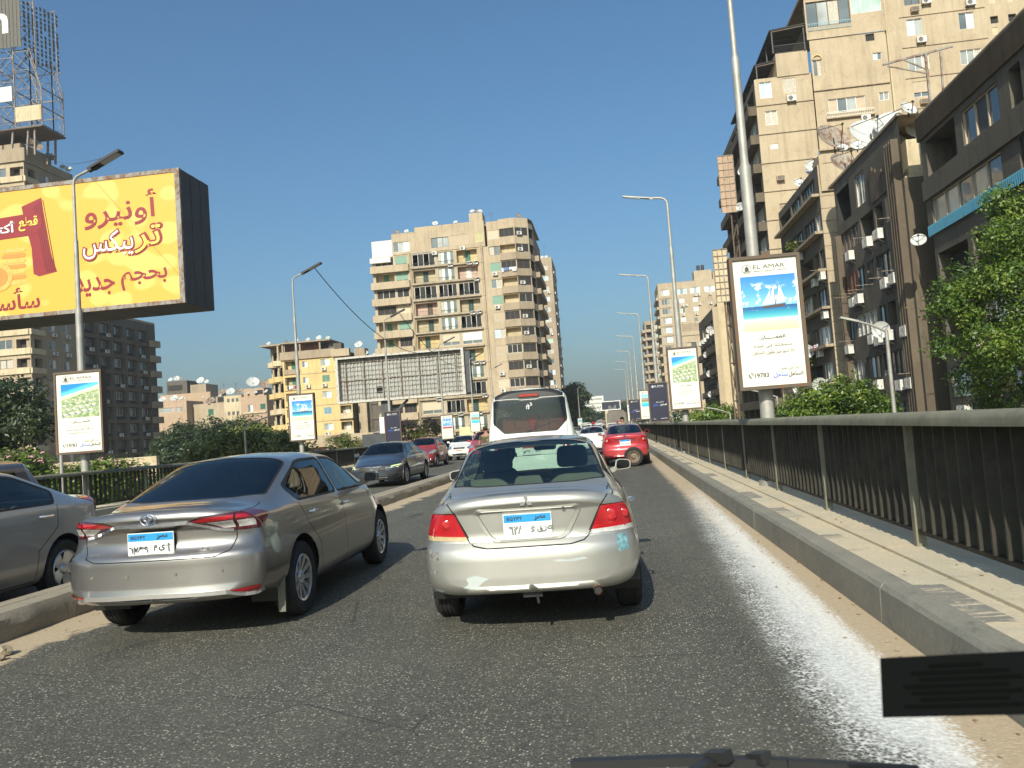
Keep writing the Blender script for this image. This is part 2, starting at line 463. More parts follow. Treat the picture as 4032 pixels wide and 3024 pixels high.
def concrete_mat(name, a, b, dark, patches=False, crack=True):
    t = NT(name); p = t.pos()
    n = t.noise(p, 1.2, 8, .68, .3)
    c = t.mix(t.ramp(n, [(.38, 0), (.62, 1)]), a, b)
    c = t.mix(t.math('MULTIPLY', t.ramp(t.noise(p, 3.3, 9, .78, .9), [(.57, 0), (.66, 1)]), .6), c, dark)
    if patches:   # grey bars of old kerb paint
        s = t.n('SeparateXYZ'); t.l(p, s.inputs[0])
        fy = t.math('FRACT', t.math('MULTIPLY', t.math('ADD', s.outputs[1], t.math('MULTIPLY', n, .5)), .4))
        m = t.math('MULTIPLY', t.math('LESS_THAN', fy, .42), t.math('LESS_THAN', s.outputs[0], 2.10))
        m = t.math('MULTIPLY', m, t.ramp(t.noise(t.map(p, (1.5, 6, 1)), 2.6, 8, .8), [(.40, 0), (.47, 1)]))
        m = t.math('MULTIPLY', m, t.ramp(t.noise(t.map(p, (0, 1, 0)), .28, 2), [(.44, 0), (.5, 1)]))
        c = t.mix(t.math('MULTIPLY', m, .85), c, (.17, .17, .155))
        m2 = t.ramp(t.noise(t.map(p, (2, 1, 1)), 1.1, 8, .8), [(.58, 0), (.63, 1)])
        c = t.mix(t.math('MULTIPLY', m2, .7), c, (.62, .56, .42))
    fine = t.noise(p, 40, 4, .7)
    c = t.mix(1.0, c, t.ramp(fine, [(.2, .8), (.8, 1.15)]), 'MULTIPLY')
    t.setb(c, .9, 0, .2)
    t.bump(t.math('ADD', t.math('MULTIPLY', n, 1.0), t.math('MULTIPLY', fine, .3)), .5, .02)
    return t.m
M['asphalt'] = asphalt_mat()
M['kerb_face'] = concrete_mat('kerb_concrete', (.255, .24, .195), (.20, .195, .165), (.10, .098, .085))
M['ledge'] = concrete_mat('footway_concrete', (.56, .47, .33), (.48, .43, .32), (.28, .25, .185), True)
M['median'] = concrete_mat('median_concrete', (.33, .285, .215), (.27, .24, .185), (.12, .105, .085))
M['deckc'] = concrete_mat('deck_concrete', (.34, .30, .24), (.28, .25, .2), (.15, .13, .11))
GZ = -6.5
b = MB(); b.add([(-2000, -500, GZ), (2000, -500, GZ), (2000, 3500, GZ), (-2000, 3500, GZ)], [(0, 1, 2, 3)])
setp(b.build('ground', ground_mat()), kind='structure')
YA, YB = -40.0, 620.0
# road sheet, split along the length so that shading noise keeps precision
b = MB()
for i in range(33):
    y0, y1 = YA + i * 20, YA + (i + 1) * 20
    b.add([(-13.62, y0, 0), (1.74, y0, 0), (1.74, y1, 0), (-13.62, y1, 0)], [(0, 1, 2, 3)])
setp(b.build('road', M['asphalt']), kind='structure')
b = MB(); b.box(-15.0, 3.0, YA, YB, -1.25, -.03); b.box(-11, -1, YA, YB, -2.1, -1.25)
for y in range(0, 600, 32):
    b.box(-8.0, -4.0, y, y + 1.6, GZ, -2.1)
setp(b.build('bridge_deck', M['deckc']), kind='structure')
# right-hand footway behind the kerb
b = MB()
b.box(1.90, 2.20, YA, YB, -.03, .262); b.box(2.20, 3.0, YA, YB, -.03, .285)
foot = setp(b.build('footway', M['ledge']), kind='structure')
# kerb stones, one object each near the camera
_kr = random.Random(3)
kerb = empty('kerb', (1.8, 0, 0), kind='structure')
def kerb_stone(y0, y1, dx=0, dz=0):
    x0, x1, g = 1.72 + dx, 1.905, .0008
    vs = []
    n = 5
    for i in range(n + 1):
        y = y0 + g + (y1 - y0 - 2 * g) * i / n
        j = (_kr.random() - .5) * .012
        vs += [(x0 - .012, y, -.05), (x0 + j * .3, y, .235 + dz), (x0 + .022 + j, y, .266 + dz), (x1, y, .268 + dz), (x1, y, -.05)]
    fs = [(i * 5 + k, i * 5 + k + 1, i * 5 + k + 6, i * 5 + k + 5) for i in range(n) for k in range(4)]
    fs += [(4, 3, 2, 1, 0), tuple(n * 5 + k for k in range(5))]
    return vs, fs
y = 1.2
i = 0
far = MB()
while y < 330:
    ln = 2.45 + _kr.uniform(-.25, .3)
    vs, fs = kerb_stone(y, y + ln, _kr.uniform(-.001, .001), _kr.uniform(-.001, .001))
    if y < 75:
        q = MB(); q.add(vs, fs); q.build('kerb_stone', M['kerb_face'], kerb, off=(1.8, 0, 0))
    else: far.add(vs, fs)
    y += ln
far.box(1.72, 1.905, YA, 1.2, -.05, .265)
o = far.build('kerb_stone', M['kerb_face'], kerb, off=(1.8, 0, 0)); o['kind'] = 'stuff'

# central median: rough cast-in-place kerb with chipped edge
def med_x(y): return -5.30
b = MB()
ys = np.concatenate([np.arange(-6, 30, .12), np.arange(30, 90, 1.0), np.arange(90, 620, 20)])
vs = []
mr = random.Random(11)
def wob(y, k): return math.sin(y * 3.1 + k) * .5 + math.sin(y * 7.7 + k * 2) * .3 + mr.uniform(-.6, .6)
for y in ys:
    xr = med_x(y); fz = .235 if y < 14 else .22
    chip = max(0, math.sin(y * 1.7) + math.sin(y * .63 + 1)) * .035 if y < 14 else 0
    rough = .018 if y < 30 else 0
    vs += [(xr, y, -.02), (xr - .01 + wob(y, 0) * rough * 1.4 - chip * .8, y, .12), (xr - .03 + wob(y, 1) * rough - chip * .4, y, fz - .05 - chip * .3),
           (xr - .07 + wob(y, 2) * rough * .6, y, fz), (xr - .29, y, fz + .004 + wob(y, 3) * rough * .25), (xr - .305, y, fz - .012),
           (xr - .32, y, fz + .005), (xr - .51, y, fz), (xr - .55, y, fz - .03), (xr - .56, y, -.02)]
n = len(ys)
b.add(vs, [(i * 10 + k, i * 10 + k + 1, i * 10 + k + 11, i * 10 + k + 10) for i in range(n - 1) for k in range(9)])
setp(b.build('median_kerb', M['median'], smooth=28), kind='structure')
b = MB(); b.box(-15.0, -13.6, YA, YB, -.03, .22)
setp(b.build('left_footway', M['ledge']), kind='structure')

# rubble, leaves and litter lying in the gutters
M['stone'] = plain('stone', (.36, .29, .19), .95, var=.3, sc=8)
M['leaf_dry'] = plain('leaf_dry', (.25, .13, .06), .9)
def pebble(x, y, z, s, name, label, seed, mat='stone', grp=None):
    r = random.Random(seed)
    bm = bmesh.new(); bmesh.ops.create_icosphere(bm, subdivisions=2, radius=s)
    for v in bm.verts:
        v.co *= 1 + r.uniform(-.22, .22); v.co.z *= .6; v.co.z += s * .45
    me = bpy.data.meshes.new(name); bm.to_mesh(me); bm.free(); me.materials.append(M[mat])
    o = link(name, me, None, (x, y, z)); o.rotation_euler = (0, 0, r.uniform(0, 6))
    return setp(o, label, 'stone' if mat == 'stone' else 'debris', grp)
pebble(-4.95, 6.0, 0, .085, 'stone', 'pale broken stone in the sand below the median at the left edge, larger of two', 1)
pebble(-4.85, 5.86, 0, .05, 'stone', 'small broken stone beside the larger one at the left edge of the road', 2)
pebble(-5.0, 12.9, 0, .06, 'stone', 'flat dark lump in the sand by the median, past the taupe sedan', 3)
b = MB(); r = random.Random(5)
for k in range(260):
    if r.random() < .55: x, y, z = 1.70 - abs(r.gauss(0, .22)), r.uniform(2.6, 22), .002
    elif r.random() < .5: x, y, z = r.uniform(1.95, 2.6), r.uniform(3.5, 26), .290
    else: x, y, z = med_x(8) + .1 + abs(r.gauss(0, .2)), r.uniform(4.5, 20), .002
    s = r.uniform(.006, .02); a = r.uniform(0, 6)
    pts = [(x + math.cos(a + q * 1.57) * s * r.uniform(.6, 1.3), y + math.sin(a + q * 1.57) * s * 1.3, z + r.uniform(0, .006)) for q in range(4)]
    b.add(pts + [(x, y, z + s * .6)], [(0, 1, 4), (1, 2, 4), (2, 3, 4), (3, 0, 4)], 0 if r.random() < .7 else 1)
o = b.build('litter', [M['stone'], M['leaf_dry']]); setp(o, kind='stuff')

# ------------------------------------------------------------------ bridge railings
def railm(name, c, du=.5):
    t = NT(name); p = t.pos()
    n = t.noise(p, 5, 8, .75)
    cc = t.mix(t.ramp(n, [(.35, 0), (.65, 1)]), c, tuple(x * .62 for x in c))
    s = t.n('SeparateXYZ'); t.l(p, s.inputs[0])
    dust = t.math('MULTIPLY', t.ramp(t.noise(p, 2.2, 7, .7), [(.4, 0), (.65, 1)]), du)
    cc = t.mix(dust, cc, (.27, .24, .17))
    t.setb(cc, .7, .1, .3); t.bump(n, .3, .005); return t.m
M['rail'] = railm('railing_paint', (.20, .20, .145))
M['rail_bar'] = railm('railing_bar_paint', (.034, .032, .025), .10)
def railing(X, side, z0, ztop, ys, plen, ybars, label, ends):
    """side=+1 the road lies on the -x side"""
    root = empty('bridge_railing', (X, ys[0], z0), 0, label, 'railing')
    off = (X, ys[0], z0)
    y = ys[0]
    # hand rail with rounded top, in lengths between expansion joints
    prof = [(-.155, .0), (-.155, .05), (-.135, .085), (-.09, .10), (.09, .10), (.13, .085), (.13, 0)]
    cuts = ends
    for a, c in zip(cuts[:-1], cuts[1:]):
        m = MB(); zr = ztop - .10
        step = max(1, int((c - a) / 4))
        vs = []
        for i in range(step + 1):
            yy = a + .012 + (c - a - .024) * i / step
            dz = math.sin(yy * .7) * .006
            vs += [(X + side * px, yy, zr + pz + dz) for px, pz in prof]
        k = len(prof)
        fs = [(i * k + j, i * k + (j + 1) % k, (i + 1) * k + (j + 1) % k, (i + 1) * k + j) for i in range(step) for j in range(k)]
        fs += [tuple(range(k)), tuple(step * k + j for j in range(k))[::-1]]
        m.add(vs, fs); m.build('handrail', M['rail'], root, 50, off)
    # intermediate posts
    pm = MB(); pm.box(-.04, .04, -.035, .035, .0, ztop - .10 - z0); pme = pm.mesh('post', M['rail'])
    # bars: flat bars set edge-on
    bm_ = MB(); bm_.box(-.045 if side > 0 else -.015, .055, -.011, .011, .15, ztop - .10 - z0); bme = bm_.mesh('baluster', M['rail_bar'])
    nb = 0; rest = MB(); bot = MB()
    y = ys[0]
    while y < ys[1]:
        if y < 90: link('post', pme, root, (0, y - ys[0], 0))
        else: rest.box(X - .04, X + .04, y - .035, y + .035, z0, ztop - .1)
        bot.box(X - .02, X + .045, y + .035, y + plen - .035, z0 + .11, z0 + .145)
        nbar = int(round(plen / .205))
        for k in range(1, nbar):
            yy = y + plen * k / nbar
            if ybars[0] < yy < ybars[1] and nb < 295:
                link('baluster', bme, root, (0, yy - ys[0], 0)); nb += 1
            else: rest.box(X - (.045 if side > 0 else .015), X + .055, yy - .011, yy + .011, z0 + .15, ztop - .1)
        y += plen
    bot.build('bottom_rail', M['rail_bar'], root, off=off)
    o = rest.build('balusters', M['rail_bar'], root, off=off); o['kind'] = 'stuff'
    return root
POLE_R = [14.05, 29.2, 44.5, 60.0, 75.4, 91.0, 106, 121]
POLE_L = [20.6, 36.2, 51.6, 68.6, 84.0, 99.5]
railing(2.47, 1, .285, 1.40, (1.45, 150.0), 2.87, (2.0, 62), 'dusty olive bridge railing with close vertical bars along the right-hand footway', [1.0] + [14.15, 29.3, 44.6, 60.1, 75.5, 91, 106, 121, 151])
railing(-14.1, -1, .22, 1.25, (6.0, 160.0), 2.87, (12.0, 52), 'dark vertical bar bridge railing beyond the oncoming lanes on the left', [6.0, 20.7, 36.3, 51.7, 68.7, 84, 99.5, 130, 161])
# ------------------------------------------------------------------ lamp posts and the boards on them
M['lamp_black'] = plain('lamp_black', (.02, .02, .022), .5)
M['lamp_lens'] = plain('lamp_lens', (.5, .5, .48), .3)
M['galv'] = plain('galvanised', (.38, .37, .33), .55, .35, var=.3, sc=2.5)
M['galv_d'] = plain('galvanised_dull', (.21, .195, .165), .65, .3, var=.3, sc=2.5)
def lamp_post(x, y, z0, H, arm, label, group, tilt=0.0, mat='galv', rs=1.0, head='lamp_black', rise=.28, hs=1.0):
    """arm: signed reach in x"""
    t = empty('lamp_post', (x, y, z0), 0, label, 'lamp post', group)
    t.rotation_euler = (0, tilt, 0)
    m = MB()
    m.tube([(0, 0, 0), (0, 0, .08)], .22 * rs, 12)
    for r0, a, c in ((.112, 0.05, 2.9), (.098, 2.9, 5.4), (.066, 5.4, 7.3), (.044, 7.3, H - .25)):
        a, c = a * H / 9.1, c * H / 9.1 if c < H - .3 else H - .25
        m.tube([(0, 0, a), (0, 0, c)], [r0 * rs, r0 * rs * .93], 12)
        if a > 1: m.tube([(0, 0, a - .08), (0, 0, a + .05)], r0 * rs * 1.12, 12)
    m.build('pole', M[mat], t, 40)
    s = 1 if arm > 0 else -1
    m = MB(); m.tube([(0, 0, H - .3), (s * .02, 0, H - .12), (s * .10, 0, H - .02), (s * .22, 0, H + .03), (arm * .45, 0, H + rise * .35)], .038 * rs, 8)
    m.build('arm', M[mat], t, 60)
    m = MB()
    a, c = Vector((arm * .4, 0, H + rise * .3)), Vector((arm, 0, H + rise))
    m.bar(a, c, .26 * hs, .07 * hs, 0)
    m.bar(a - Vector((s * .12, 0, .04)), a + (c - a) * .2, .12 * hs, .12 * hs, 0)
    m.bar(a + (c - a) * .35 - Vector((0, 0, .04)), c - (c - a) * .06 - Vector((0, 0, .04 * hs)), .2 * hs, .02, 1)
    m.build('lamp_head', [M[head], M['lamp_lens']], t)
    return t
ordR = ['nearest lamp post on the right, rising out of frame behind the big sailing boat advert', 'second lamp post on the right, standing behind the aerial villas advert',
        'third lamp post on the right, behind the near navy advert', 'fourth lamp post on the right with its arm pointing left', 'fifth lamp post on the right, slim and grey',
        'sixth lamp post on the right in the receding row', 'seventh lamp post on the right in the receding row', 'farthest lamp post on the right of the bridge']
for i, y in enumerate(POLE_R):
    lamp_post(2.60, y, .285, 9.12, -1.55, ordR[i], 'lamp posts along the right railing', 0.0, rs=1.08, head='galv', rise=.22, hs=.55)
    m = MB()   # square base post of the railing below the pole
ordL = ['nearest lamp post on the left, in front of the yellow billboard', 'second lamp post on the left, with a cable hanging from its head', 'third lamp post on the left, in front of the empty billboard',
        'fourth lamp post on the left, over the right half of the empty billboard', 'fifth lamp post on the left, at the right end of the empty billboard', 'sixth lamp post on the left, slim in front of the apartment block']
for i, y in enumerate(POLE_L):
    lamp_post(-14.25, y, .22, 9.2, 1.45, ordL[i], 'lamp posts along the left railing', 0.0, rise=.55)

# printed artwork: painted on the poster sheet in its own coordinates (x across 0..1, z up 0..1)
def art_coords(t):
    p = t.n('TexCoord').outputs['Object']; s = t.n('SeparateXYZ'); t.l(p, s.inputs[0])
    return p, s.outputs[0], s.outputs[2]
def art_sail():
    t = NT('print_sea_and_sail'); p, X, Zc = art_coords(t)
    n = t.noise(t.map(p, (1, 1, 3)), 5, 6, .7); n2 = t.noise(t.map(p, (1, 1, 6)), 9, 5, .7)
    zz = t.math('ADD', Zc, t.math('MULTIPLY', t.math('SUBTRACT', n2, .5), .035))
    c = t.ramp(zz, [(0, (.62, .48, .30)), (.15, (.80, .66, .44)), (.20, (.62, .66, .55)), (.24, (.10, .45, .50)), (.32, (.02, .30, .42)), (.40, (.01, .12, .30)), (.44, (.01, .08, .25)), (.445, (.22, .50, .75)), (.7, (.07, .33, .68)), (1, (.02, .19, .52))])
    cl = t.noise(t.map(p, (1, 1, 1.6)), 4.2, 6, .6)
    m = t.math('MULTIPLY', t.ramp(cl, [(.52, 0), (.60, 1)]), t.ramp(Zc, [(.45, 0), (.50, 1), (.80, 1), (.9, 0)]))
    c = t.mix(m, c, (.75, .76, .76))
    w = t.math('MULTIPLY', t.ramp(n, [(.60, 0), (.66, 1)]), t.ramp(Zc, [(.15, 0), (.2, 1), (.42, .6), (.44, 0)]))
    c = t.mix(w, c, (.55, .72, .70)); t.setb(c, .5); return t.m
def art_villas():
    t = NT('print_aerial_villas'); p, X, Zc = art_coords(t)
    n = t.noise(p, 7, 6, .7)
    d = t.math('ADD', t.math('SUBTRACT', Zc, t.math('MULTIPLY', X, .28)), t.math('MULTIPLY', t.math('SUBTRACT', n, .5), .08))
    g = t.mix(t.ramp(t.noise(p, 11, 5, .7), [(.4, 0), (.6, 1)]), (.12, .24, .08), (.50, .52, .32))
    mp = t.map(p, (5.2, 1, 7.5), (0, .5, 0)); vo = t.n('TexVoronoi'); vo.distance = 'MANHATTAN'; vo.inputs['Scale'].default_value = 1.0; t.l(mp, vo.inputs['Vector'])
    c = t.mix(t.ramp(d, [(.52, 0), (.55, 1)]), g, (.78, .66, .44))
    c = t.mix(t.ramp(d, [(.60, 0), (.66, 1)]), c, (.10, .55, .65))
    c = t.mix(t.ramp(d, [(.70, 0), (.80, 1)]), c, (.01, .22, .55))
    t.setb(c, .5); return t.m
def art_pool():
    t = NT('print_resort_pool'); p, X, Zc = art_coords(t)
    n = t.noise(p, 6, 6, .7)
    zz = t.math('ADD', Zc, t.math('MULTIPLY', t.math('SUBTRACT', n, .5), .16))
    c = t.ramp(zz, [(0, (.02, .35, .62)), (.30, (.05, .55, .72)), (.36, (.45, .60, .40)), (.42, (.12, .25, .08)), (.52, (.30, .16, .12)), (.62, (.42, .30, .24)), (.68, (.10, .20, .10)), (.72, (.35, .65, .85)), (1, (.15, .50, .80))])
    t.setb(c, .5); return t.m
def art_clouds():
    t = NT('print_clouds_over_bay'); p, X, Zc = art_coords(t)
    n = t.noise(p, 4, 6, .7)
    zz = t.math('ADD', Zc, t.math('MULTIPLY', t.math('SUBTRACT', n, .5), .12))
    c = t.ramp(zz, [(0, (.25, .02, .03)), (.14, (.40, .04, .05)), (.2, (.55, .55, .6)), (.33, (.10, .25, .42)), (.45, (.10, .35, .7)), (1, (.04, .2, .6))])
    c = t.mix(t.math('MULTIPLY', t.ramp(n, [(.5, 0), (.6, 1)]), t.ramp(Zc, [(.35, 0), (.45, 1)])), c, (.8, .82, .85)); t.setb(c, .5); return t.m
ARTS = dict(sail=art_sail(), villas=art_villas(), pool=art_pool(), clouds=art_clouds())
M['poster_white'] = plain('poster_white', (.66, .65, .56), .45, var=.10, sc=1.2)
M['poster_navy'] = plain('poster_navy', (.012, .013, .035), .4, var=.3)
M['ink'] = plain('ink_grey', (.055, .055, .055), .5)
M['ink_light'] = plain('ink_light', (.13, .13, .125), .5)
M['ink_pale'] = plain('ink_pale', (.24, .24, .22), .5)
M['ink_white'] = plain('ink_white', (.75, .75, .75), .5)
M['ink_blue'] = plain('ink_blue', (.03, .12, .55), .5)
M['sail_cloth'] = plain('printed_sail', (.75, .72, .60), .6)
M['print_shadow'] = plain('printed_shadow', (.16, .18, .20), .6)
M['print_wall'] = plain('printed_wall', (.42, .44, .44), .6)
M['hull'] = plain('printed_hull', (.10, .06, .05), .6)
def logo(m, cx, cz, y, s, ink):
    """round emblem with a tower and waterlines"""
    ring = 28
    for k in range(ring):
        a, b_ = 2 * math.pi * k / ring, 2 * math.pi * (k + 1) / ring
        m.add([(cx + math.cos(a) * s * .9, y, cz + math.sin(a) * s * .9), (cx + math.cos(b_) * s * .9, y, cz + math.sin(b_) * s * .9),
               (cx + math.cos(b_) * s, y, cz + math.sin(b_) * s), (cx + math.cos(a) * s, y, cz + math.sin(a) * s)], [(0, 1, 2, 3)], ink)
    m.add([(cx - s * .42, y, cz - s * .4), (cx + s * .42, y, cz - s * .4), (cx + s * .42, y, cz + s * .25), (cx, y, cz + s * .72), (cx - s * .42, y, cz + s * .25)], [(0, 1, 2, 3, 4)], ink)
    for dz in (.52, .66):
        w = s * (.75 if dz < .6 else .55)
        m.add([(cx - w, y, cz - s * dz), (cx + w, y, cz - s * dz), (cx + w, y, cz - s * (dz - .07)), (cx - w, y, cz - s * (dz - .07))], [(0, 1, 2, 3)], ink)
def advert(x, y, z0, z1, w, kind, label, rz=0.0, hinge=True):
    """double-sided poster case clamped to a lamp post; faces -y"""
    H = z1 - z0
    t = empty('advert_board', (x, y, z0), rz, label, 'advert board', 'poster cases clamped to the lamp posts')
    fr = .055
    m = MB(); D = .11
    m.box(-w / 2, -w / 2 + fr, -D, D, 0, H); m.box(w / 2 - fr, w / 2, -D, D, 0, H)
    m.box(-w / 2 + fr, w / 2 - fr, -D, D, 0, fr); m.box(-w / 2 + fr, w / 2 - fr, -D, D, H - fr, H)
    m.box(-w / 2 + fr, w / 2 - fr, -.02, D - .03, fr, H - fr)
    m.box(-.09, .09, D, D + .1, H * .2, H * .2 + .08); m.box(-.09, .09, D, D + .1, H * .8, H * .8 + .08)
    m.build('frame', M['rust_brown'], t)
    navy = kind == 'navy'
    iw, ih = w - 2 * fr - .004, H - 2 * fr - .004
    yp = -D + .035
    m = MB(); m.box(-iw / 2, iw / 2, yp, yp + .01, fr + .002, H - fr - .002)
    po = m.build('poster', M['poster_navy'] if navy else M['poster_white'], t)
    y0 = yp - .003
    U = lambda u: -iw / 2 + u * iw
    V = lambda v: fr + v * ih
    m = MB()
    main = 2 if navy else 0
    logo(m, U(.22), V(.927), y0, iw * .075, main)
    put_text(m, 'EL AMAR', U(.57), V(.94), y0, w=iw * .50, h=ih * .032, mi=main)
    put_text(m, 'GROUP', U(.58), V(.905), y0, w=iw * .16, h=ih * .013, mi=main)
    for u0, u1 in ((.32, .46), (.70, .84)):
        m.add([(U(u0), y0, V(.904)), (U(u1), y0, V(.904)), (U(u1), y0, V(.908)), (U(u0), y0, V(.908))], [(0, 1, 2, 3)], main)
    if navy:
        put_text(m, 'احنا اللي عملنا', U(.56), V(.50), y0, w=iw * .42, arabic=True, mi=2, bold=.01)
        put_text(m, 'الساحل', U(.75), V(.43), y0, w=iw * .34, arabic=True, mi=2, bold=.03)
        put_text(m, 'ساحل', U(.33), V(.43), y0, w=iw * .34, arabic=True, mi=3, bold=.03)
        put_text(m, '19783', U(.2), V(.06), y0, w=iw * .14, mi=2)
        m.add([(U(.55), y0, V(.063)), (U(.92), y0, V(.063)), (U(.92), y0, V(.07)), (U(.55), y0, V(.07))], [(0, 1, 2, 3)], 2)
    else:
        put_text(m, 'العمـــــار..', U(.52), V(.378), y0, w=iw * .42, h=ih * .036, arabic=True, mi=0, bold=.02)
        if kind == 'villas':
            put_text(m, 'أكثـــر مـــن', U(.52), V(.328), y0, w=iw * .50, h=ih * .026, arabic=True, mi=4, bold=.0)
            put_text(m, '11 ألـــف وحــدة', U(.52), V(.285), y0, w=iw * .60, h=ih * .028, arabic=True, mi=1, bold=.012)
            put_text(m, 'تـــم تسليمها', U(.52), V(.240), y0, w=iw * .54, h=ih * .026, arabic=True, mi=4, bold=.0)
        else:
            put_text(m, 'منتجعـاتنا على امتداد', U(.52), V(.315), y0, w=iw * .62, h=ih * .034, arabic=True, mi=1)
            put_text(m, '50 كيلو متر بطول الشاطئ', U(.52), V(.262), y0, w=iw * .66, h=ih * .034, arabic=True, mi=1)
        put_text(m, '19783', U(.31), V(.085), y0, w=iw * .22, mi=0, bold=.015)
        for rr_ in (.03, .045):   # handset sign
            for k in range(5):
                a0 = k * .3; a1 = a0 + .3; cx, cz = U(.135), V(.085)
                m.add([(cx + math.cos(a0) * rr_ * iw, y0, cz + math.sin(a0) * rr_ * iw), (cx + math.cos(a1) * rr_ * iw, y0, cz + math.sin(a1) * rr_ * iw),
                       (cx + math.cos(a1) * (rr_ + .008) * iw, y0, cz + math.sin(a1) * (rr_ + .008) * iw), (cx + math.cos(a0) * (rr_ + .008) * iw, y0, cz + math.sin(a0) * (rr_ + .008) * iw)], [(0, 1, 2, 3)], 1)
        m.add([(U(.10), y0, V(.098)), (U(.12), y0, V(.10)), (U(.125), y0, V(.085)), (U(.15), y0, V(.068)), (U(.14), y0, V(.06)), (U(.105), y0, V(.078))], [(0, 1, 2, 3, 4, 5)], 1)
        put_text(m, 'احنـا اللي عملنا', U(.76), V(.125), y0, w=iw * .30, arabic=True, mi=1)
        put_text(m, 'الساحل', U(.84), V(.078), y0, w=iw * .23, arabic=True, mi=0, bold=.02)
        put_text(m, 'ساحل', U(.60), V(.078), y0, w=iw * .22, arabic=True, mi=3, bold=.02)
    m.build('lettering', [M['ink'], M['ink_light'], M['ink_white'], M['ink_blue'], M['ink_pale']], po, fix=False)
    if not navy:
        a0, a1, v0, v1 = .10, .96, .435, .868
        aw, ah = (a1 - a0) * iw, (v1 - v0) * ih
        m = MB(); m.add([(0, 0, 0), (1, 0, 0), (1, 0, 1), (0, 0, 1)], [(0, 1, 2, 3)])
        if kind == 'sail':
            for q_, (poly, mi) in enumerate((([(.47, .47), (.60, .80), (.62, .48)], 1), ([(.36, .46), (.54, .74), (.47, .47)], 1), ([(.63, .47), (.70, .82), (.80, .50)], 1),
                             ([(.34, .44), (.80, .47), (.76, .42), (.40, .40)], 2), ([(.595, .42), (.605, .92), (.612, .42)], 2))):
                m.add([(u, -.002 - .001 * q_, v) for u, v in poly], [tuple(range(len(poly)))], mi)
        if kind == 'villas':
            rv = random.Random(9)
            for r_ in range(4):
                for c_ in range(6):
                    sc_ = 1 - r_ * .16; u = .02 + c_ * .17 * (1 + .15 * (1 - sc_)) + (r_ % 2) * .08; v = .06 + r_ * .135 + u * .16 + rv.uniform(-.01, .01); w_, h_ = .14 * sc_, .055 * sc_
                    if u + w_ > .98 or v > .28 * u + .46: continue
                    m.add([(u, -.002, v), (u + w_ * .35, -.002, v - h_ * .5), (u + w_ * .35, -.002, v + h_ * .4), (u, -.002, v + h_)], [(0, 1, 2, 3)], 2)
                    m.add([(u + w_ * .35, -.002, v - h_ * .5), (u + w_, -.002, v), (u + w_, -.002, v + h_ * .9), (u + w_ * .35, -.002, v + h_ * .4)], [(0, 1, 2, 3)], 3)
                    m.add([(u, -.002, v + h_), (u + w_ * .35, -.002, v + h_ * .4), (u + w_, -.002, v + h_ * .9), (u + w_ * .62, -.002, v + h_ * 1.5)], [(0, 1, 2, 3)], 1)
        q = m.build('picture', [ARTS[kind], M['sail_cloth'], M['hull'] if kind == 'sail' else M['print_shadow'], M['print_wall']], po, fix=False)
        q.location = (U(a0), y0, V(v0)); q.scale = (aw, 1, ah)
    return t
BR = [('sail', 1.87, 4.08, 1.14, 2.70, 'large sailing boat poster board on the nearest right-hand lamp post'),
      ('villas', 1.80, 4.00, 1.08, 2.64, 'aerial villas poster board on the second right-hand lamp post'),
      ('navy', 1.42, 3.54, 1.06, 2.60, 'navy poster board right of the red sedan, larger of the navy ones there'),
      ('pool', 1.65, 3.80, 1.06, 2.66, 'resort pool poster board behind the near right-hand navy board'),
      ('navy', 1.65, 3.60, 1.06, 2.22, 'small far navy poster board on the right, beyond the pool one'),
      ('sail', 1.65, 3.60, 1.06, 2.35, 'small far pale poster board at the end of the right-hand row')]
for (k, z0, z1, w, x, lab), y in zip(BR, POLE_R): advert(x, y - .26, z0, z1, w, k, lab, R_(1.5) if k == 'sail' and y < 20 else 0)
BL = [('villas', 1.74, 3.96, 1.38, -14.13, 'aerial villas poster board on the nearest left-hand lamp post'),
      ('sail', 1.76, 3.93, 1.24, -14.04, 'sailing boat poster board left of the empty billboard, above the median'),
      ('navy', 1.20, 3.37, 1.10, -14.0, 'navy poster board below the empty billboard on the left side'),
      ('clouds', 1.24, 3.33, 1.08, -13.9, 'white clouds and red bay poster board on the fourth left-hand lamp post'),
      ('pool', 1.72, 3.88, 1.06, -14.05, 'blue pool poster board left of the white minibus')]
for (k, z0, z1, w, x, lab), y in zip(BL, POLE_L): advert(x, y - .26, z0, z1, w, k, lab)
POLEF = lamp_post(-6.25, 165, .1, 9.2, 1.4, 'distant lamp post in front of the big tree right of the minibus', 'lamp posts along the left railing', rise=.5)
advert(-6.25, 164.7, 1.75, 3.25, .95, 'pool', 'tiny distant poster board beside the big tree right of the minibus')

# sagging service cables
M['cable'] = plain('cable', (.02, .02, .02), .7)
def cable(a, b, sag, label, rad=.012, n=24):
    a, b = Vector(a), Vector(b)
    pts = [a.lerp(b, i / n) - Vector((0, 0, sag * 4 * (i / n) * (1 - i / n))) for i in range(n + 1)]
    m = MB(); m.tube(pts, rad, 5)
    return setp(m.build('cable', M['cable'], None, True), label, 'cable')
cable((-13.2, 36.2, 9.85), (-14.0, 67.5, 9.0), 1.8, 'long black cable sagging from the second left lamp post towards the apartment block', .022)
cable((-13.2, 51.6, 9.8), (-14.0, 84.0, 9.0), 1.6, 'thin cable drooping from the third left lamp post over the empty billboard', .02)
cable((-13.3, 20.6, 9.85), (-85.5, 117, 52.2), 1.2, 'thin cable running from the nearest left lamp post to the tower roof', .009)

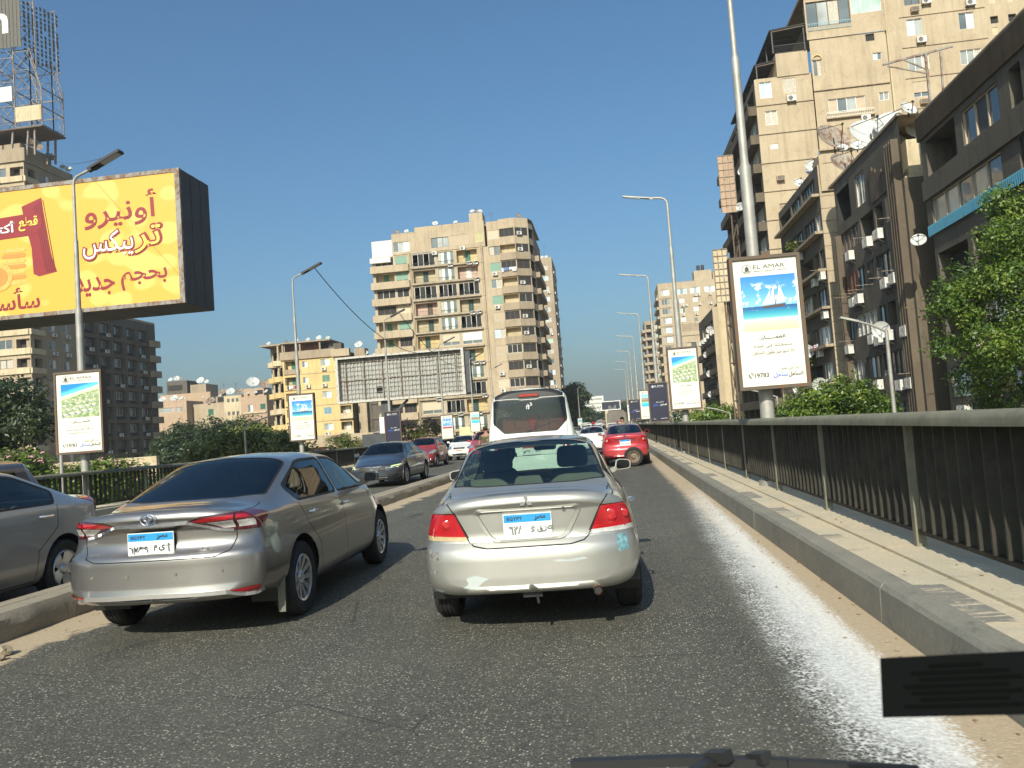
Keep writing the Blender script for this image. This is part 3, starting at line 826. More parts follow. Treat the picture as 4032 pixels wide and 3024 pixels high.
# ------------------------------------------------------------------ yellow billboard
def yellow_mat():
    t = NT('yellow_print'); p = t.pos(True)
    v = t.n('TexVoronoi'); v.feature = 'SMOOTH_F1'; v.inputs['Scale'].default_value = .75
    t.l(t.map(p, (1, 1, 1.3)), v.inputs['Vector'])
    c = t.mix(t.ramp(v.outputs['Distance'], [(.30, 0), (.36, 1)]), (.68, .47, .115), (.64, .375, .055))
    t.setb(c, .4); return t.m
M['yellow'] = yellow_mat()
M['maroon'] = plain('maroon_print', (.25, .02, .025), .45)
M['maroon_d'] = plain('maroon_print_dark', (.14, .01, .014), .45)
M['biscuit'] = plain('biscuit_print', (.80, .42, .10), .5, var=.3, sc=6)
M['biscuit_d'] = plain('biscuit_print_dark', (.60, .24, .05), .5)
M['yellow_ink'] = plain('yellow_ink', (.88, .62, .10), .5)
Xr, Y0, Zb, Zt = -17.3, 32.0, 7.88, 13.66
Xl = -32.5
bb = empty('billboard', (-25.0, 33.2, GZ), 0, 'huge yellow biscuit billboard with maroon Arabic lettering on the left', 'billboard')
off = (-25.0, 33.2, GZ)
m = MB()
fw = .17
m.box(Xl, Xr, Y0 - .03, Y0 + .1, Zb, Zb + fw); m.box(Xl, Xr, Y0 - .03, Y0 + .1, Zt - fw, Zt)
m.box(Xr - fw * 1.3, Xr, Y0 - .032, Y0 + .1, Zb + fw, Zt - fw); m.box(Xl, Xl + fw, Y0 - .032, Y0 + .1, Zb + fw, Zt - fw)
m.build('frame', M['rust'], bb, off=off)
m = MB(); m.add([(Xl + fw, Y0, Zb + fw), (Xr - fw * 1.3, Y0, Zb + fw), (Xr - fw * 1.3, Y0, Zt - fw), (Xl + fw, Y0, Zt - fw)], [(0, 1, 2, 3)])
sheet = m.build('printed_sheet', M['yellow'], bb, off=off, fix=False)
# side and bottom cladding in separate sheets
nside = 6
for k in range(nside):
    a = Y0 + .1 + k * 2.45 / nside; c = Y0 + .1 + (k + 1) * 2.45 / nside
    m = MB(); m.box(Xr - .06, Xr - .012 * (k % 2), a + .012, c - .012, Zb + .05, Zt - .02)
    m.build('side_panel', M['sheet_dark'], bb, off=off)
for k in range(13):
    a = Xl + k * (Xr - Xl) / 13; c = a + (Xr - Xl) / 13
    m = MB(); m.box(a + .01, c - .01, Y0 + .1, Y0 + 2.52, Zb + .004 * (k % 2), Zb + .06)
    m.build('bottom_panel', M['sheet_dark'], bb, off=off)
m = MB(); m.box(Xl, Xr - .07, Y0 + 2.5, Y0 + 2.56, Zb + .07, Zt); m.box(Xl, Xr - .07, Y0 + .1, Y0 + 2.5, Zt - .06, Zt - .01)
m.build('back', M['sheet_dark'], bb, off=off)
m = MB(); m.tube([(-30.5, 33.3, GZ), (-30.5, 33.3, Zb)], .55, 20); m.build('column', M['galv_d'], bb, 40, off)
m = MB(); yy = Y0 - .006
def pt(s, cx, cz, w, mi=0, h=None, bold=0, y=yy, sl=0): put_text(m, s, cx, cz, y, w=w, h=h, arabic=True, mi=mi, bold=bold, slant=sl)
pt('أونيرو', -20.03, 12.15, 3.35, 0, 1.50, .014)
def outlined(s, cx, cz, w, h, ink):
    p, q = text_mesh(s, True, .0)[2], text_mesh(s, True, .06)[2]
    pt(s, cx, cz, w * q[0] / p[0], 0, h * q[1] / p[1], .06); pt(s, cx, cz, w, ink, h, 0, yy - .03)
outlined('تر', -18.85, 10.75, 1.2, 1.15, 1); outlined('يبكس', -20.65, 10.70, 2.3, 1.15, 2)
pt('بحجم', -19.10, 9.05, 2.1, 0, .85, .02); pt('جديد', -21.35, 8.95, 1.85, 0, .85, .02)
pt('سأسأ', -25.1, 8.75, 2.4, 0, .95, .02)
m.build('lettering', [M['maroon'], M['yellow_ink'], M['ink_white']], sheet, off=(0, 0, 0), fix=False)
for o in list(sheet.children): o.location = (25.0, -33.2, -GZ)
m = MB()   # wrapper, badge and biscuit stacks of the printed picture
W = [(-24.6, 12.75), (-23.65, 13.05), (-23.55, 12.1), (-23.45, 11.2), (-23.25, 10.35), (-23.05, 9.75), (-23.9, 9.62), (-24.15, 9.75), (-24.2, 10.9), (-24.45, 11.9)]
m.add([(a, yy, c) for a, c in W], [tuple(range(len(W)))], 0)
for k in range(6):
    x0 = -23.6 - k * .085
    m.add([(x0, yy - .004, 12.95 - k * .05), (x0 + .03, yy - .004, 12.95 - k * .05), (x0 + .50, yy - .004, 9.78), (x0 + .46, yy - .004, 9.76)], [(0, 1, 2, 3)], 1)
bx = [(-29.5 + .0, 11.3), (-24.2, 11.55)]
m.add([(-29.5, yy - .006, 11.25), (-24.0, yy - .006, 11.45), (-23.72, yy - .006, 11.75), (-23.65, yy - .006, 12.05), (-23.8, yy - .006, 12.35), (-24.1, yy - .006, 12.42), (-29.5, yy - .006, 12.15)], [tuple(range(7))], 0)
for st in range(3):
    cx = -25.05 - st * 1.35 + (.0 if st else 0); nn = 7 + st
    for k in range(nn):
        z = 9.35 + k * .235
        m.add([(cx - .5, yy - .002 - .001 * k, z), (cx + .5, yy - .002 - .001 * k, z + .02), (cx + .58, yy - .002 - .001 * k, z + .11), (cx + .5, yy - .002 - .001 * k, z + .2), (cx - .5, yy - .002 - .001 * k, z + .18), (cx - .58, yy - .002 - .001 * k, z + .09)], [tuple(range(6))], 2 + (k % 2))
rr = 16
m.add([(-25.75 + math.cos(k * 2 * math.pi / rr) * .62, yy - .015, 9.75 + math.sin(k * 2 * math.pi / rr) * .62) for k in range(rr)], [tuple(range(rr))], 2)
m.add([(-25.75 + math.cos(k * 2 * math.pi / rr) * .42, yy - .018, 9.75 + math.sin(k * 2 * math.pi / rr) * .42) for k in range(rr)], [tuple(range(rr))], 3)
put_text(m, 'قطع', -24.3, 11.97, yy - .02, w=.9, h=.62, arabic=True, mi=4, bold=.02)
put_text(m, 'أكتر', -25.5, 11.85, yy - .02, w=1.2, h=.62, arabic=True, mi=5, bold=.02)
q = m.build('printed_picture', [M['maroon'], M['maroon_d'], M['biscuit'], M['biscuit_d'], M['yellow_ink'], M['ink_white']], sheet, fix=False)
q.location = (25.0, -33.2, -GZ)

# ------------------------------------------------------------------ empty billboard by the apartment block
eb = empty('billboard', (-23.3, 90.8, GZ), 0, 'empty grey billboard with white frame and rusty ribs in front of the tall block', 'billboard')
off = (-23.3, 90.8, GZ)
x0, x1, z0, z1, yb = -30.8, -15.85, 6.05, 11.35, 90.0
m = MB()
m.box(x0, x1, yb - .35, yb + 1.2, z0, z0 + .25); m.box(x0, x1, yb - .35, yb + 1.2, z1 - .22, z1)
m.box(x0, x0 + .3, yb - .35, yb + 1.2, z0 + .25, z1 - .22); m.box(x1 - .3, x1, yb - .35, yb + 1.2, z0 + .25, z1 - .22)
m.build('frame', M['rust_white'], eb, off=off)
m = MB(); m.box(x1 - .02, x1 + .62, yb + .1, yb + 1.1, z0 + .2, z1 - .45); m.build('end_box', M['sheet_dark'], eb, off=off)
np_ = 34
pw = (x1 - x0 - .6) / np_
for k in range(np_):   # upright corrugated sheets
    a = x0 + .3 + k * pw
    holes = k in (10, 11)
    m = MB()
    zs = [(z0 + .25, z1 - .22)] if not holes else [(z0 + .25, 6.95), (7.75, z1 - .22)]
    for q0, q1 in zs:
        m.add([(a + .01, yb + .45, q0), (a + pw * .35, yb + .45, q0), (a + pw * .5, yb + .36, q0), (a + pw * .85, yb + .36, q0), (a + pw - .005, yb + .45, q0),
               (a + .01, yb + .45, q1), (a + pw * .35, yb + .45, q1), (a + pw * .5, yb + .36, q1), (a + pw * .85, yb + .36, q1), (a + pw - .005, yb + .45, q1)], [(i, i + 1, i + 6, i + 5) for i in range(4)])
    m.build('sheet_panel', M['sheet'], eb, off=off, fix=False)
m = MB(); m.box(x0 + .3, x1 - .3, yb + .9, yb + .95, z0 + .25, z1 - .22); m.build('back', M['deep'], eb, off=off)
for k in range(7):
    xx = x0 + 1.0 + k * (x1 - x0 - 2) / 6
    m = MB(); m.bar((xx, yb + .2, z0 + .2), (xx, yb + .2, z1 - .2), .12); m.build('rib', M['rust'], eb, off=off)
for k in range(9):
    zz = z0 + .55 + k * .52
    m = MB(); th = .13 if k in (4, 8) else .05
    pts = [(x0 + .3 + i * (x1 - x0 - .6) / 14, yb + .3, zz + rng.uniform(-.05, .05)) for i in range(15)]
    for i in range(14): m.bar(pts[i], pts[i + 1], th)
    m.build('rail', M['rust'], eb, off=off)
m = MB(); m.box(-25.85, -24.75, yb + .2, yb + 1.1, GZ, z0); m.build('column', M['sheet_dark'], eb, off=off)
m = MB(); m.bar((-24.8, yb + .6, 4.2), (-22.8, yb + .6, z0 - .05), .25); m.build('brace', M['sheet_dark'], eb, off=off)
for k in range(20):
    pass
# ------------------------------------------------------------------ vehicles
def paintm(name, c, metal=.55, rough=.35, dust=(.34, .30, .23), amt=.25, coat=1.0):
    t = NT(name); p = t.pos(True)
    n = t.noise(p, 2.5, 8, .7); n2 = t.noise(t.map(p, (1, 1, .5)), 9, 6, .75)
    s = t.n('SeparateXYZ'); t.l(p, s.inputs[0])
    low = t.n('MapRange'); t.l(s.outputs[2], low.inputs[0]); low.inputs[1].default_value = .75; low.inputs[2].default_value = .2
    up = t.n('SeparateXYZ'); t.l(t.n('NewGeometry').outputs['Normal'], up.inputs[0])
    d = t.math('ADD', t.math('MULTIPLY', low.outputs[0], .55), t.math('MULTIPLY', t.math('MAXIMUM', up.outputs[2], 0), .25))
    d = t.math('MULTIPLY', t.math('ADD', d, .35), t.ramp(n, [(.3, .4), (.7, 1.3)]))
    d = t.math('MULTIPLY', d, amt * 2, True)
    d = t.math('ADD', d, t.math('MULTIPLY', t.ramp(n2, [(.66, 0), (.72, 1)]), .12), True)
    t.setb(t.mix(d, c, dust), t.math('ADD', t.math('MULTIPLY', d, .4), rough, True), metal, None, coat, .06)
    t.l(t.math('SUBTRACT', coat, t.math('MULTIPLY', d, 1.2), True), t.b.inputs['Coat Weight'])
    t.l(t.math('MULTIPLY', t.math('SUBTRACT', 1, d, True), metal), t.b.inputs['Metallic'])
    return t.m
def carglass(name, tint, base=(.01, .012, .014)):
    t = NT(name)
    tr = t.n('BsdfTransparent'); tr.inputs[0].default_value = (*tint, 1)
    gl = t.n('BsdfGlossy'); gl.inputs['Roughness'].default_value = .03; gl.inputs[0].default_value = (.9, .95, .95, 1)
    fr = t.n('Fresnel'); bf = t.n('NewGeometry').outputs['Backfacing']
    t.l(t.math('SUBTRACT', 1.5, t.math('MULTIPLY', bf, .8333)), fr.inputs[0])
    mx = t.n('MixShader'); t.l(t.math('ADD', fr.outputs[0], .02, True), mx.inputs[0]); t.l(tr.outputs[0], mx.inputs[1]); t.l(gl.outputs[0], mx.inputs[2])
    t.l(mx.outputs[0], t.o.inputs[0]); return t.m
M['p_taupe'] = paintm('taupe_metallic_paint', (.33, .312, .295), .93, .28, amt=.08)
M['p_silver'] = paintm('old_silver_paint', (.45, .445, .405), .88, .36, amt=.16)
M['p_silver2'] = paintm('silver_paint', (.38, .39, .40), .85, .35, amt=.15)
M['p_red'] = paintm('red_paint', (.50, .02, .035), .35, .3, amt=.12)
M['p_red2'] = paintm('dark_red_paint', (.30, .012, .02), .35, .3, amt=.1)
M['p_blue'] = paintm('blue_grey_paint', (.105, .125, .16), .88, .28, amt=.06)
M['p_navy'] = paintm('navy_paint', (.035, .045, .075), .4, .3, amt=.2)
M['p_white'] = paintm('white_car_paint', (.72, .72, .68), 0, .35, amt=.12)
M['p_bus'] = paintm('bus_white_paint', (.76, .80, .74), 0, .35, amt=.08)
M['glass_tint'] = carglass('tinted_car_glass', (.035, .04, .045))
M['glass_clear'] = carglass('clear_car_glass', (.62, .74, .68))
M['glass_bus'] = carglass('bus_rear_glass', (.50, .55, .52))
M['glass_med'] = carglass('smoked_car_glass', (.28, .33, .33))
M['rubber'] = plain('rubber', (.022, .021, .020), .85, var=.4, sc=12)
M['blackp'] = plain('black_plastic', (.02, .02, .02), .5)
M['gap'] = plain('panel_gap', (.008, .008, .008), .9)
M['chrome'] = plain('chrome', (.75, .76, .78), .12, 1.0, var=.05)
M['rimm'] = plain('alloy_rim', (.62, .64, .66), .25, .8, var=.2, sc=10)
M['rim_s'] = rustm('steel_rim', (.20, .18, .14), (.45, .6))
M['lamp_red'] = plain('lamp_red', (.40, .004, .010), .12, 0, 1.0, .6, var=.2, sc=14)
M['lamp_redd'] = plain('lamp_dark_red', (.09, .006, .01), .1, 0, 1.0, .8)
M['lamp_clear'] = plain('lamp_clear', (.62, .60, .56), .18, .2, 1.0, .6, var=.4, sc=20)
M['lamp_amber'] = plain('lamp_amber_clear', (.55, .42, .22), .2, .1, 1.0, .6, var=.3, sc=20)
M['mirror_glass'] = plain('mirror_glass', (.04, .045, .05), .04, .9, var=.05)
M['hl'] = plain('headlamp', (.55, .56, .56), .1, .6, 1.0, .8, var=.5, sc=14)
M['inside'] = plain('car_interior', (.055, .052, .046), .9)
M['shelf'] = plain('parcel_shelf', (.16, .155, .12), .9)
M['seat'] = plain('seat_fabric', (.05, .048, .042), .95)
M['plate_w'] = plain('plate_white', (.72, .72, .68), .45, var=.1)
M['plate_b'] = plain('plate_blue', (.02, .28, .62), .45, var=.1)
M['plate_r'] = plain('plate_red', (.52, .06, .04), .45, var=.1)
M['plate_o'] = plain('plate_orange', (.62, .20, .03), .45, var=.1)
M['plate_k'] = plain('plate_black', (.03, .03, .03), .5)
M['plate_gd'] = plain('plate_grey_ink', (.17, .17, .16), .5)
M['plate_g'] = plain('plate_relief', (.42, .42, .38), .5)
M['skin'] = plain('skin', (.32, .17, .10), .6, var=.1)
M['hair'] = plain('hair', (.012, .009, .007), .6)

def fillet(poly, radii, k=4):
    out = []
    for i, p in enumerate(poly):
        r = radii[i]
        if i == 0 or i == len(poly) - 1 or r == 0: out.append(p); continue
        a, c = poly[i - 1], poly[i + 1]
        la, lc = math.dist(a, p), math.dist(c, p)
        ra, rc = min(r, la * .48), min(r, lc * .48)
        p0 = (p[0] + (a[0] - p[0]) / la * ra, p[1] + (a[1] - p[1]) / la * ra)
        p1 = (p[0] + (c[0] - p[0]) / lc * rc, p[1] + (c[1] - p[1]) / lc * rc)
        for j in range(k + 1):
            t = j / k
            out.append(((1 - t) ** 2 * p0[0] + 2 * t * (1 - t) * p[0] + t * t * p1[0], (1 - t) ** 2 * p0[1] + 2 * t * (1 - t) * p[1] + t * t * p1[1]))
    return out
KEYS = ('zb', 'wb', 'zm', 'wm', 'zs', 'ws', 'zr', 'wr', 'zt')
def body_bmesh(S):
    L = S['L']; ns = S.get('ns', 96)
    prm = {}
    Y = np.linspace(0, L, ns)
    sg = S.get('smooth', .07)
    for k in KEYS:
        ks = sorted(S[k].items()) if isinstance(S[k], dict) else [(0, S[k])]
        fine = np.interp(np.linspace(-.5, L + .5, 1200), [a for a, _ in ks], [b for _, b in ks])
        x = np.arange(-60, 61) * (L + 1) / 1199; g = np.exp(-.5 * (x / sg) ** 2); g /= g.sum()
        fs = np.convolve(np.pad(fine, 60, 'edge'), g, 'valid')
        prm[k] = np.interp(Y, np.linspace(-.5, L + .5, 1200), fs)
    er = S.get('er', .06)
    rings = []
    for i, y in enumerate(Y):
        q = {k: float(prm[k][i]) for k in KEYS}
        d = min(y, L - y); s = 0
        if d < er: s = er - math.sqrt(max(0, er * er - (er - d) ** 2))
        zb, zm, zs = q['zb'], q['zm'], q['zs']
        pts = [(0, zb), (q['wb'] - .12, zb), (q['wb'], zb + .04), (q['wm'] - .004, (zb + zm) / 2), (q['wm'], zm), ((q['wm'] * .45 + q['ws'] * .55) + .012, zm + (zs - zm) * .62),
               (q['ws'], zs), (q['wr'], q['zr']), (q['wr'] * .62, q['zr'] + (q['zt'] - q['zr']) * .80), (0, q['zt'])]
        pts = fillet(pts, [0, .08, .05, .1, .12, .1, S.get('rs', .045), S.get('rr', .09), .3, 0])
        # even out long runs
        out = [pts[0]]
        for a, c in zip(pts[:-1], pts[1:]): out.append(c)
        zc = (zb + q['zt']) / 2; hh = (q['zt'] - zb) / 2
        ring = [(max(0, x - s * min(1, x / .4)), zc + (z - zc) * (1 - s / hh)) for x, z in out]
        rings.append(ring)
    # same number of points everywhere: subdivide by arc length into NR
    def resample(r, mult):
        out = [r[0]]
        for (a, c), m in zip(zip(r[:-1], r[1:]), mult):
            for j in range(1, m + 1): out.append((a[0] + (c[0] - a[0]) * j / m, a[1] + (c[1] - a[1]) * j / m))
        return out
    base = rings[len(rings) // 2]
    mult = [max(1, int(math.dist(a, c) / .055)) for a, c in zip(base[:-1], base[1:])]
    rings = [resample(r, mult) for r in rings]
    nr = len(rings[0])
    bm = bmesh.new()
    Ap, Ae = S.get('plan_r', (.22, 3.2)), S.get('plan_f', (.30, 3.0))
    pr, pf = S['prof_r'], S['prof_f']
    W = max(prm['wm'])
    def warp(x, y, z):
        f = max(0, 1 - y / .75); f = f * f * (3 - 2 * f)
        g = max(0, 1 - (L - y) / .9); g = g * g * (3 - 2 * g)
        u = abs(x) / W
        dy = f * (Ap[0] * u ** Ap[1] + np.interp(z, [a for a, _ in pr], [b for _, b in pr]))
        dy -= g * (Ae[0] * u ** Ae[1] + np.interp(z, [a for a, _ in pf], [b for _, b in pf]))
        return (x, y + dy, z)
    grid = []
    for r, y in zip(rings, Y):
        row = [bm.verts.new(warp(x, y, z)) for x, z in r] + [bm.verts.new(warp(-x, y, z)) for x, z in r[-2:0:-1]]
        grid.append(row)
    n = len(grid[0])
    for i in range(ns - 1):
        for k in range(n):
            bm.faces.new((grid[i][k], grid[i][(k + 1) % n], grid[i + 1][(k + 1) % n], grid[i + 1][k]))
    nc = S.get('nc', 16)
    for i, sgn in ((0, 1), (ns - 1, -1)):
        r = rings[i]; y = Y[i]; row = grid[i]; prev = None
        for j in range(1, nr - 1):
            x, z = r[j]
            cur = [row[n - j]] + [bm.verts.new(warp(-x + 2 * x * c / nc, y, z)) for c in range(1, nc)] + [row[j]]
            if prev is None:
                for c in range(nc): 
                    try: bm.faces.new([row[0], cur[c], cur[c + 1]][::-sgn])
                    except ValueError: pass
            else:
                for c in range(nc):
                    try: bm.faces.new([prev[c], prev[c + 1], cur[c + 1], cur[c]][::sgn])
                    except ValueError: pass
            prev = cur
        for c in range(nc):
            try: bm.faces.new([row[nr - 1], prev[c], prev[c + 1]][::sgn])
            except ValueError: pass
    bmesh.ops.remove_doubles(bm, verts=bm.verts, dist=.0006)
    bmesh.ops.recalc_face_normals(bm, faces=bm.faces)
    return bm

AX = {'x': (1, 2), 'y': (0, 2), 'z': (0, 1)}
def inpoly(p, poly):
    c = False; n = len(poly); j = n - 1
    for i in range(n):
        (xi, yi), (xj, yj) = poly[i], poly[j]
        if (yi > p[1]) != (yj > p[1]) and p[0] < (xj - xi) * (p[1] - yi) / (yj - yi) + xi: c = not c
        j = i
    return c
class Surf:
    """a polygon surface that outlines can be cut into"""
    def __init__(s, bm):
        bm.normal_update(); bm.verts.index_update()
        s.v = [tuple(v.co) for v in bm.verts]; s.n = [tuple(v.normal) for v in bm.verts]
        s.f = [tuple(v.index for v in f.verts) for f in bm.faces]
        s.c = [None] * len(s.f); s.fn = [tuple(f.normal) for f in bm.faces]
        s.bb = []; s.alive = [True] * len(s.f)
        for f in s.f: s.bb.append(s._bb(f))
        from mathutils.bvhtree import BVHTree
        s.bvh = BVHTree.FromBMesh(bm)
        s.tag = {}
    def _bb(s, f):
        p = [s.v[i] for i in f]
        return (min(q[0] for q in p), min(q[1] for q in p), min(q[2] for q in p), max(q[0] for q in p), max(q[1] for q in p), max(q[2] for q in p))
    def imprint(s, poly, ax, cond):
        a, b = AX[ax]; B = np.array(s.bb); al = np.array(s.alive)
        xs = [p[0] for p in poly]; ys = [p[1] for p in poly]
        ids = np.nonzero(al & (B[:, a] <= max(xs)) & (B[:, a + 3] >= min(xs)) & (B[:, b] <= max(ys)) & (B[:, b + 3] >= min(ys)))[0]
        def cen(f):
            p = [s.v[i] for i in f]; k = len(p); return Vector((sum(q[0] for q in p) / k, sum(q[1] for q in p) / k, sum(q[2] for q in p) / k))
        ids = [int(i) for i in ids if cond(cen(s.f[i]), Vector(s.fn[i]))]
        for i in range(len(poly)):
            p, q = poly[i], poly[(i + 1) % len(poly)]
            L = math.dist(p, q)
            if L < 1e-6: continue
            nx, ny = -(q[1] - p[1]) / L, (q[0] - p[0]) / L
            tx, ty = (q[0] - p[0]) / L, (q[1] - p[1]) / L
            cache = {}; new = []
            for fi in ids:
                f = s.f[fi]
                d = [(s.v[v][a] - p[0]) * nx + (s.v[v][b] - p[1]) * ny for v in f]
                if max(d) < 1e-5 or min(d) > -1e-5: new.append(fi); continue
                u = [(s.v[v][a] - p[0]) * tx + (s.v[v][b] - p[1]) * ty for v in f]
                if max(u) < -.001 or min(u) > L + .001: new.append(fi); continue
                P, N = [], []
                for k, v in enumerate(f):
                    w = f[(k + 1) % len(f)]; d0, d1 = d[k], d[(k + 1) % len(f)]
                    if d0 >= -1e-5: P.append(v)
                    if d0 <= 1e-5: N.append(v)
                    if (d0 > 1e-5 and d1 < -1e-5) or (d0 < -1e-5 and d1 > 1e-5):
                        key = (min(v, w), max(v, w))
                        if key not in cache:
                            t = d0 / (d0 - d1); A, C_ = s.v[v], s.v[w]; n0, n1 = s.n[v], s.n[w]
                            s.v.append(tuple(A[j] + (C_[j] - A[j]) * t for j in range(3)))
                            nn = Vector([n0[j] + (n1[j] - n0[j]) * t for j in range(3)]).normalized(); s.n.append(tuple(nn))
                            cache[key] = len(s.v) - 1
                        P.append(cache[key]); N.append(cache[key])
                s.alive[fi] = False
                for F in (P, N):
                    if len(F) >= 3:
                        s.f.append(tuple(F)); s.fn.append(s.fn[fi]); s.bb.append(s._bb(F)); s.alive.append(True)
                        if fi in s.tag: s.tag[len(s.f) - 1] = s.tag[fi]
                        new.append(len(s.f) - 1)
            ids = new
        out = []
        for fi in ids:
            c = cen(s.f[fi])
            if inpoly((c[a], c[b]), poly): out.append(fi)
        return out
    def y(s, x, z, side=-1):
        """where the body meets a line drawn from behind (side -1) or ahead (+1)"""
        h = s.bvh.ray_cast(Vector((x, side * 9, z)), Vector((0, -side, 0)))
        return h[0].y if h[0] else 0.0
    def x(s, y, z):
        h = s.bvh.ray_cast(Vector((9, y, z)), Vector((-1, 0, 0)))
        return h[0].x if h[0] else .8
def imprint(sf, poly, ax, cond): return sf.imprint(poly, ax, cond)
def rpoly(pts, r=.03, k=3):
    """round the corners of a closed polygon"""
    n = len(pts); out = []
    for i in range(n):
        p, a, c = pts[i], pts[i - 1], pts[(i + 1) % n]
        la, lc = math.dist(a, p), math.dist(c, p); rr = min(r, la * .45, lc * .45)
        p0 = (p[0] + (a[0] - p[0]) / la * rr, p[1] + (a[1] - p[1]) / la * rr); p1 = (p[0] + (c[0] - p[0]) / lc * rr, p[1] + (c[1] - p[1]) / lc * rr)
        for j in range(k + 1):
            t = j / k; out.append(((1 - t) ** 2 * p0[0] + 2 * t * (1 - t) * p[0] + t * t * p1[0], (1 - t) ** 2 * p0[1] + 2 * t * (1 - t) * p[1] + t * t * p1[1]))
    return out
def mirror(poly): return [(-a, b) for a, b in poly][::-1]
def strips(pts, w=.007, closed=False):
    """thin quads along a polyline: panel gaps"""
    out = []
    for a, c in zip(pts, pts[1:] + ([pts[0]] if closed else [])):
        L = math.dist(a, c)
        if L < 1e-4: continue
        nx, ny = -(c[1] - a[1]) / L * w / 2, (c[0] - a[0]) / L * w / 2
        ex, ey = (c[0] - a[0]) / L * w * .3, (c[1] - a[1]) / L * w * .3
        out.append([(a[0] + nx - ex, a[1] + ny - ey), (c[0] + nx + ex, c[1] + ny + ey), (c[0] - nx + ex, c[1] - ny + ey), (a[0] - nx - ex, a[1] - ny - ey)])
    return out
_wm = {}
def wheel_meshes(R, w, style):
    key = (R, w, style)
    if key in _wm: return _wm[key]
    t = MB(); rr = R * .66
    t.lathe([(rr, -w / 2 + .02), (rr + .01, -w / 2 + .005), (R * .90, -w / 2), (R * .965, -w / 2 + .02), (R, -w / 2 + .045), (R, -w * .2), (R * .985, -w * .19), (R * .985, -w * .15), (R, -w * .14), (R, -.008), (R * .985, -.006), (R * .985, .006),
             (R, .008), (R, w * .14), (R * .985, w * .15), (R * .985, w * .19), (R, w * .2), (R, w / 2 - .045), (R * .965, w / 2 - .02), (R * .90, w / 2), (rr + .01, w / 2 - .005), (rr, w / 2 - .02), (rr - .01, 0), (rr, -w / 2 + .02)], 40)
    tm = t.mesh('tyre', M['rubber'], 35)
    r = MB(); e = w / 2
    r.lathe([(rr, e - .02), (rr - .012, e - .008), (rr - .03, e - .02), (rr - .035, e - .12), (rr - .035, -e + .03)], 36)
    r.lathe([(0, e - .09), (rr - .03, e - .11)], 24, 1)
    if style == 'steel':
        r.lathe([(0, e - .02), (.05, e - .02), (.06, e - .05), (rr * .55, e - .065), (rr * .8, e - .03), (rr - .02, e - .03)], 32)
        for k in range(12):
            a = k * math.pi / 6; r.box(e - .05, e - .022, -.012, .012, -.012, .012, 1)
            b = len(r.v) - 8
            for i in range(8):
                x, y, z = r.v[b + i]; z += rr * .76; r.v[b + i] = (x, y * math.cos(a) - z * math.sin(a), y * math.sin(a) + z * math.cos(a))
    else:
        ns = {'ten': 10, 'five': 5, 'seven': 7, 'nine': 9}[style]
        r.lathe([(0, e - .022), (.045, e - .024), (.062, e - .04), (.065, e - .07)], 20)
        for k in range(ns):
            a = 2 * math.pi * k / ns
            w0, w1 = (.016, .027) if ns > 7 else ((.034, .055) if ns == 7 else (.045, .085))
            pts = [(e - .045, -w0, .04), (e - .045, w0, .04), (e - .018, w1, rr - .02), (e - .018, -w1, rr - .02), (e - .075, -w0, .04), (e - .075, w0, .04), (e - .055, w1, rr - .02), (e - .055, -w1, rr - .02)]
            vs = [(x, y * math.cos(a) - z * math.sin(a), y * math.sin(a) + z * math.cos(a)) for x, y, z in pts]
            r.add(vs, [(0, 1, 2, 3), (4, 7, 6, 5), (0, 3, 7, 4), (1, 5, 6, 2)])
    rm = r.mesh('rim', [M['rim_s'] if style == 'steel' else M['rimm'], M['deep']], 30)
    _wm[key] = (tm, rm); return _wm[key]
def add_wheel(parent, x, y, R, w, style, spin=0, yaw=0):
    tm, rm = wheel_meshes(R, w, style)
    h = empty('wheel', (x, y, R), 0, parent=parent)
    h.rotation_euler = (spin, 0, (0 if x > 0 else math.pi) + yaw)
    link('tyre', tm, h); link('rim', rm, h); return h

def plate(parent, x, y, z, kind, nums=None, letters=None, w=.36, h=.17, rz=0, tilt=0, ink='plate_k'):
    """Egyptian plate with coloured band, faces local -y"""
    m = MB(); m.box(-w / 2, w / 2, 0, .012, -h / 2, h * .18, 0); m.box(-w / 2, w / 2, 0, .012, h * .18, h / 2, 1)
    m.box(-w / 2 - .006, w / 2 + .006, .004, .016, -h / 2 - .006, h / 2 + .006, 0)
    if nums:
        put_text(m, 'EGYPT', -w * .27, h * .34, -.002, w=w * .33, h=h * .15, mi=2, bold=.02)
        put_text(m, 'مصر', w * .27, h * .33, -.002, w=w * .24, h=h * .19, arabic=True, mi=2, bold=.02)
        put_text(m, nums, -w * .25, -h * .13, -.002, w=w * (.40 if len(nums) > 3 else .30), h=h * .36, mi=3, bold=.035)
        n = len(letters)
        for i, ch in enumerate(letters):
            put_text(m, ch, w * (.40 - i * .145), -h * .13, -.002, h=h * (.36 if ch in 'أ' else .26), arabic=True, mi=3, bold=.035)
        m.box(-.002, .002, -.001, 0, -h * .45, h * .18, 4)
    q = m.build('number_plate', [M['plate_w'], M[kind], M['plate_k'], M[ink], M['plate_g']], parent, fix=False)
    q.location = (x, y, z); q.rotation_euler = (tilt, 0, rz); return q

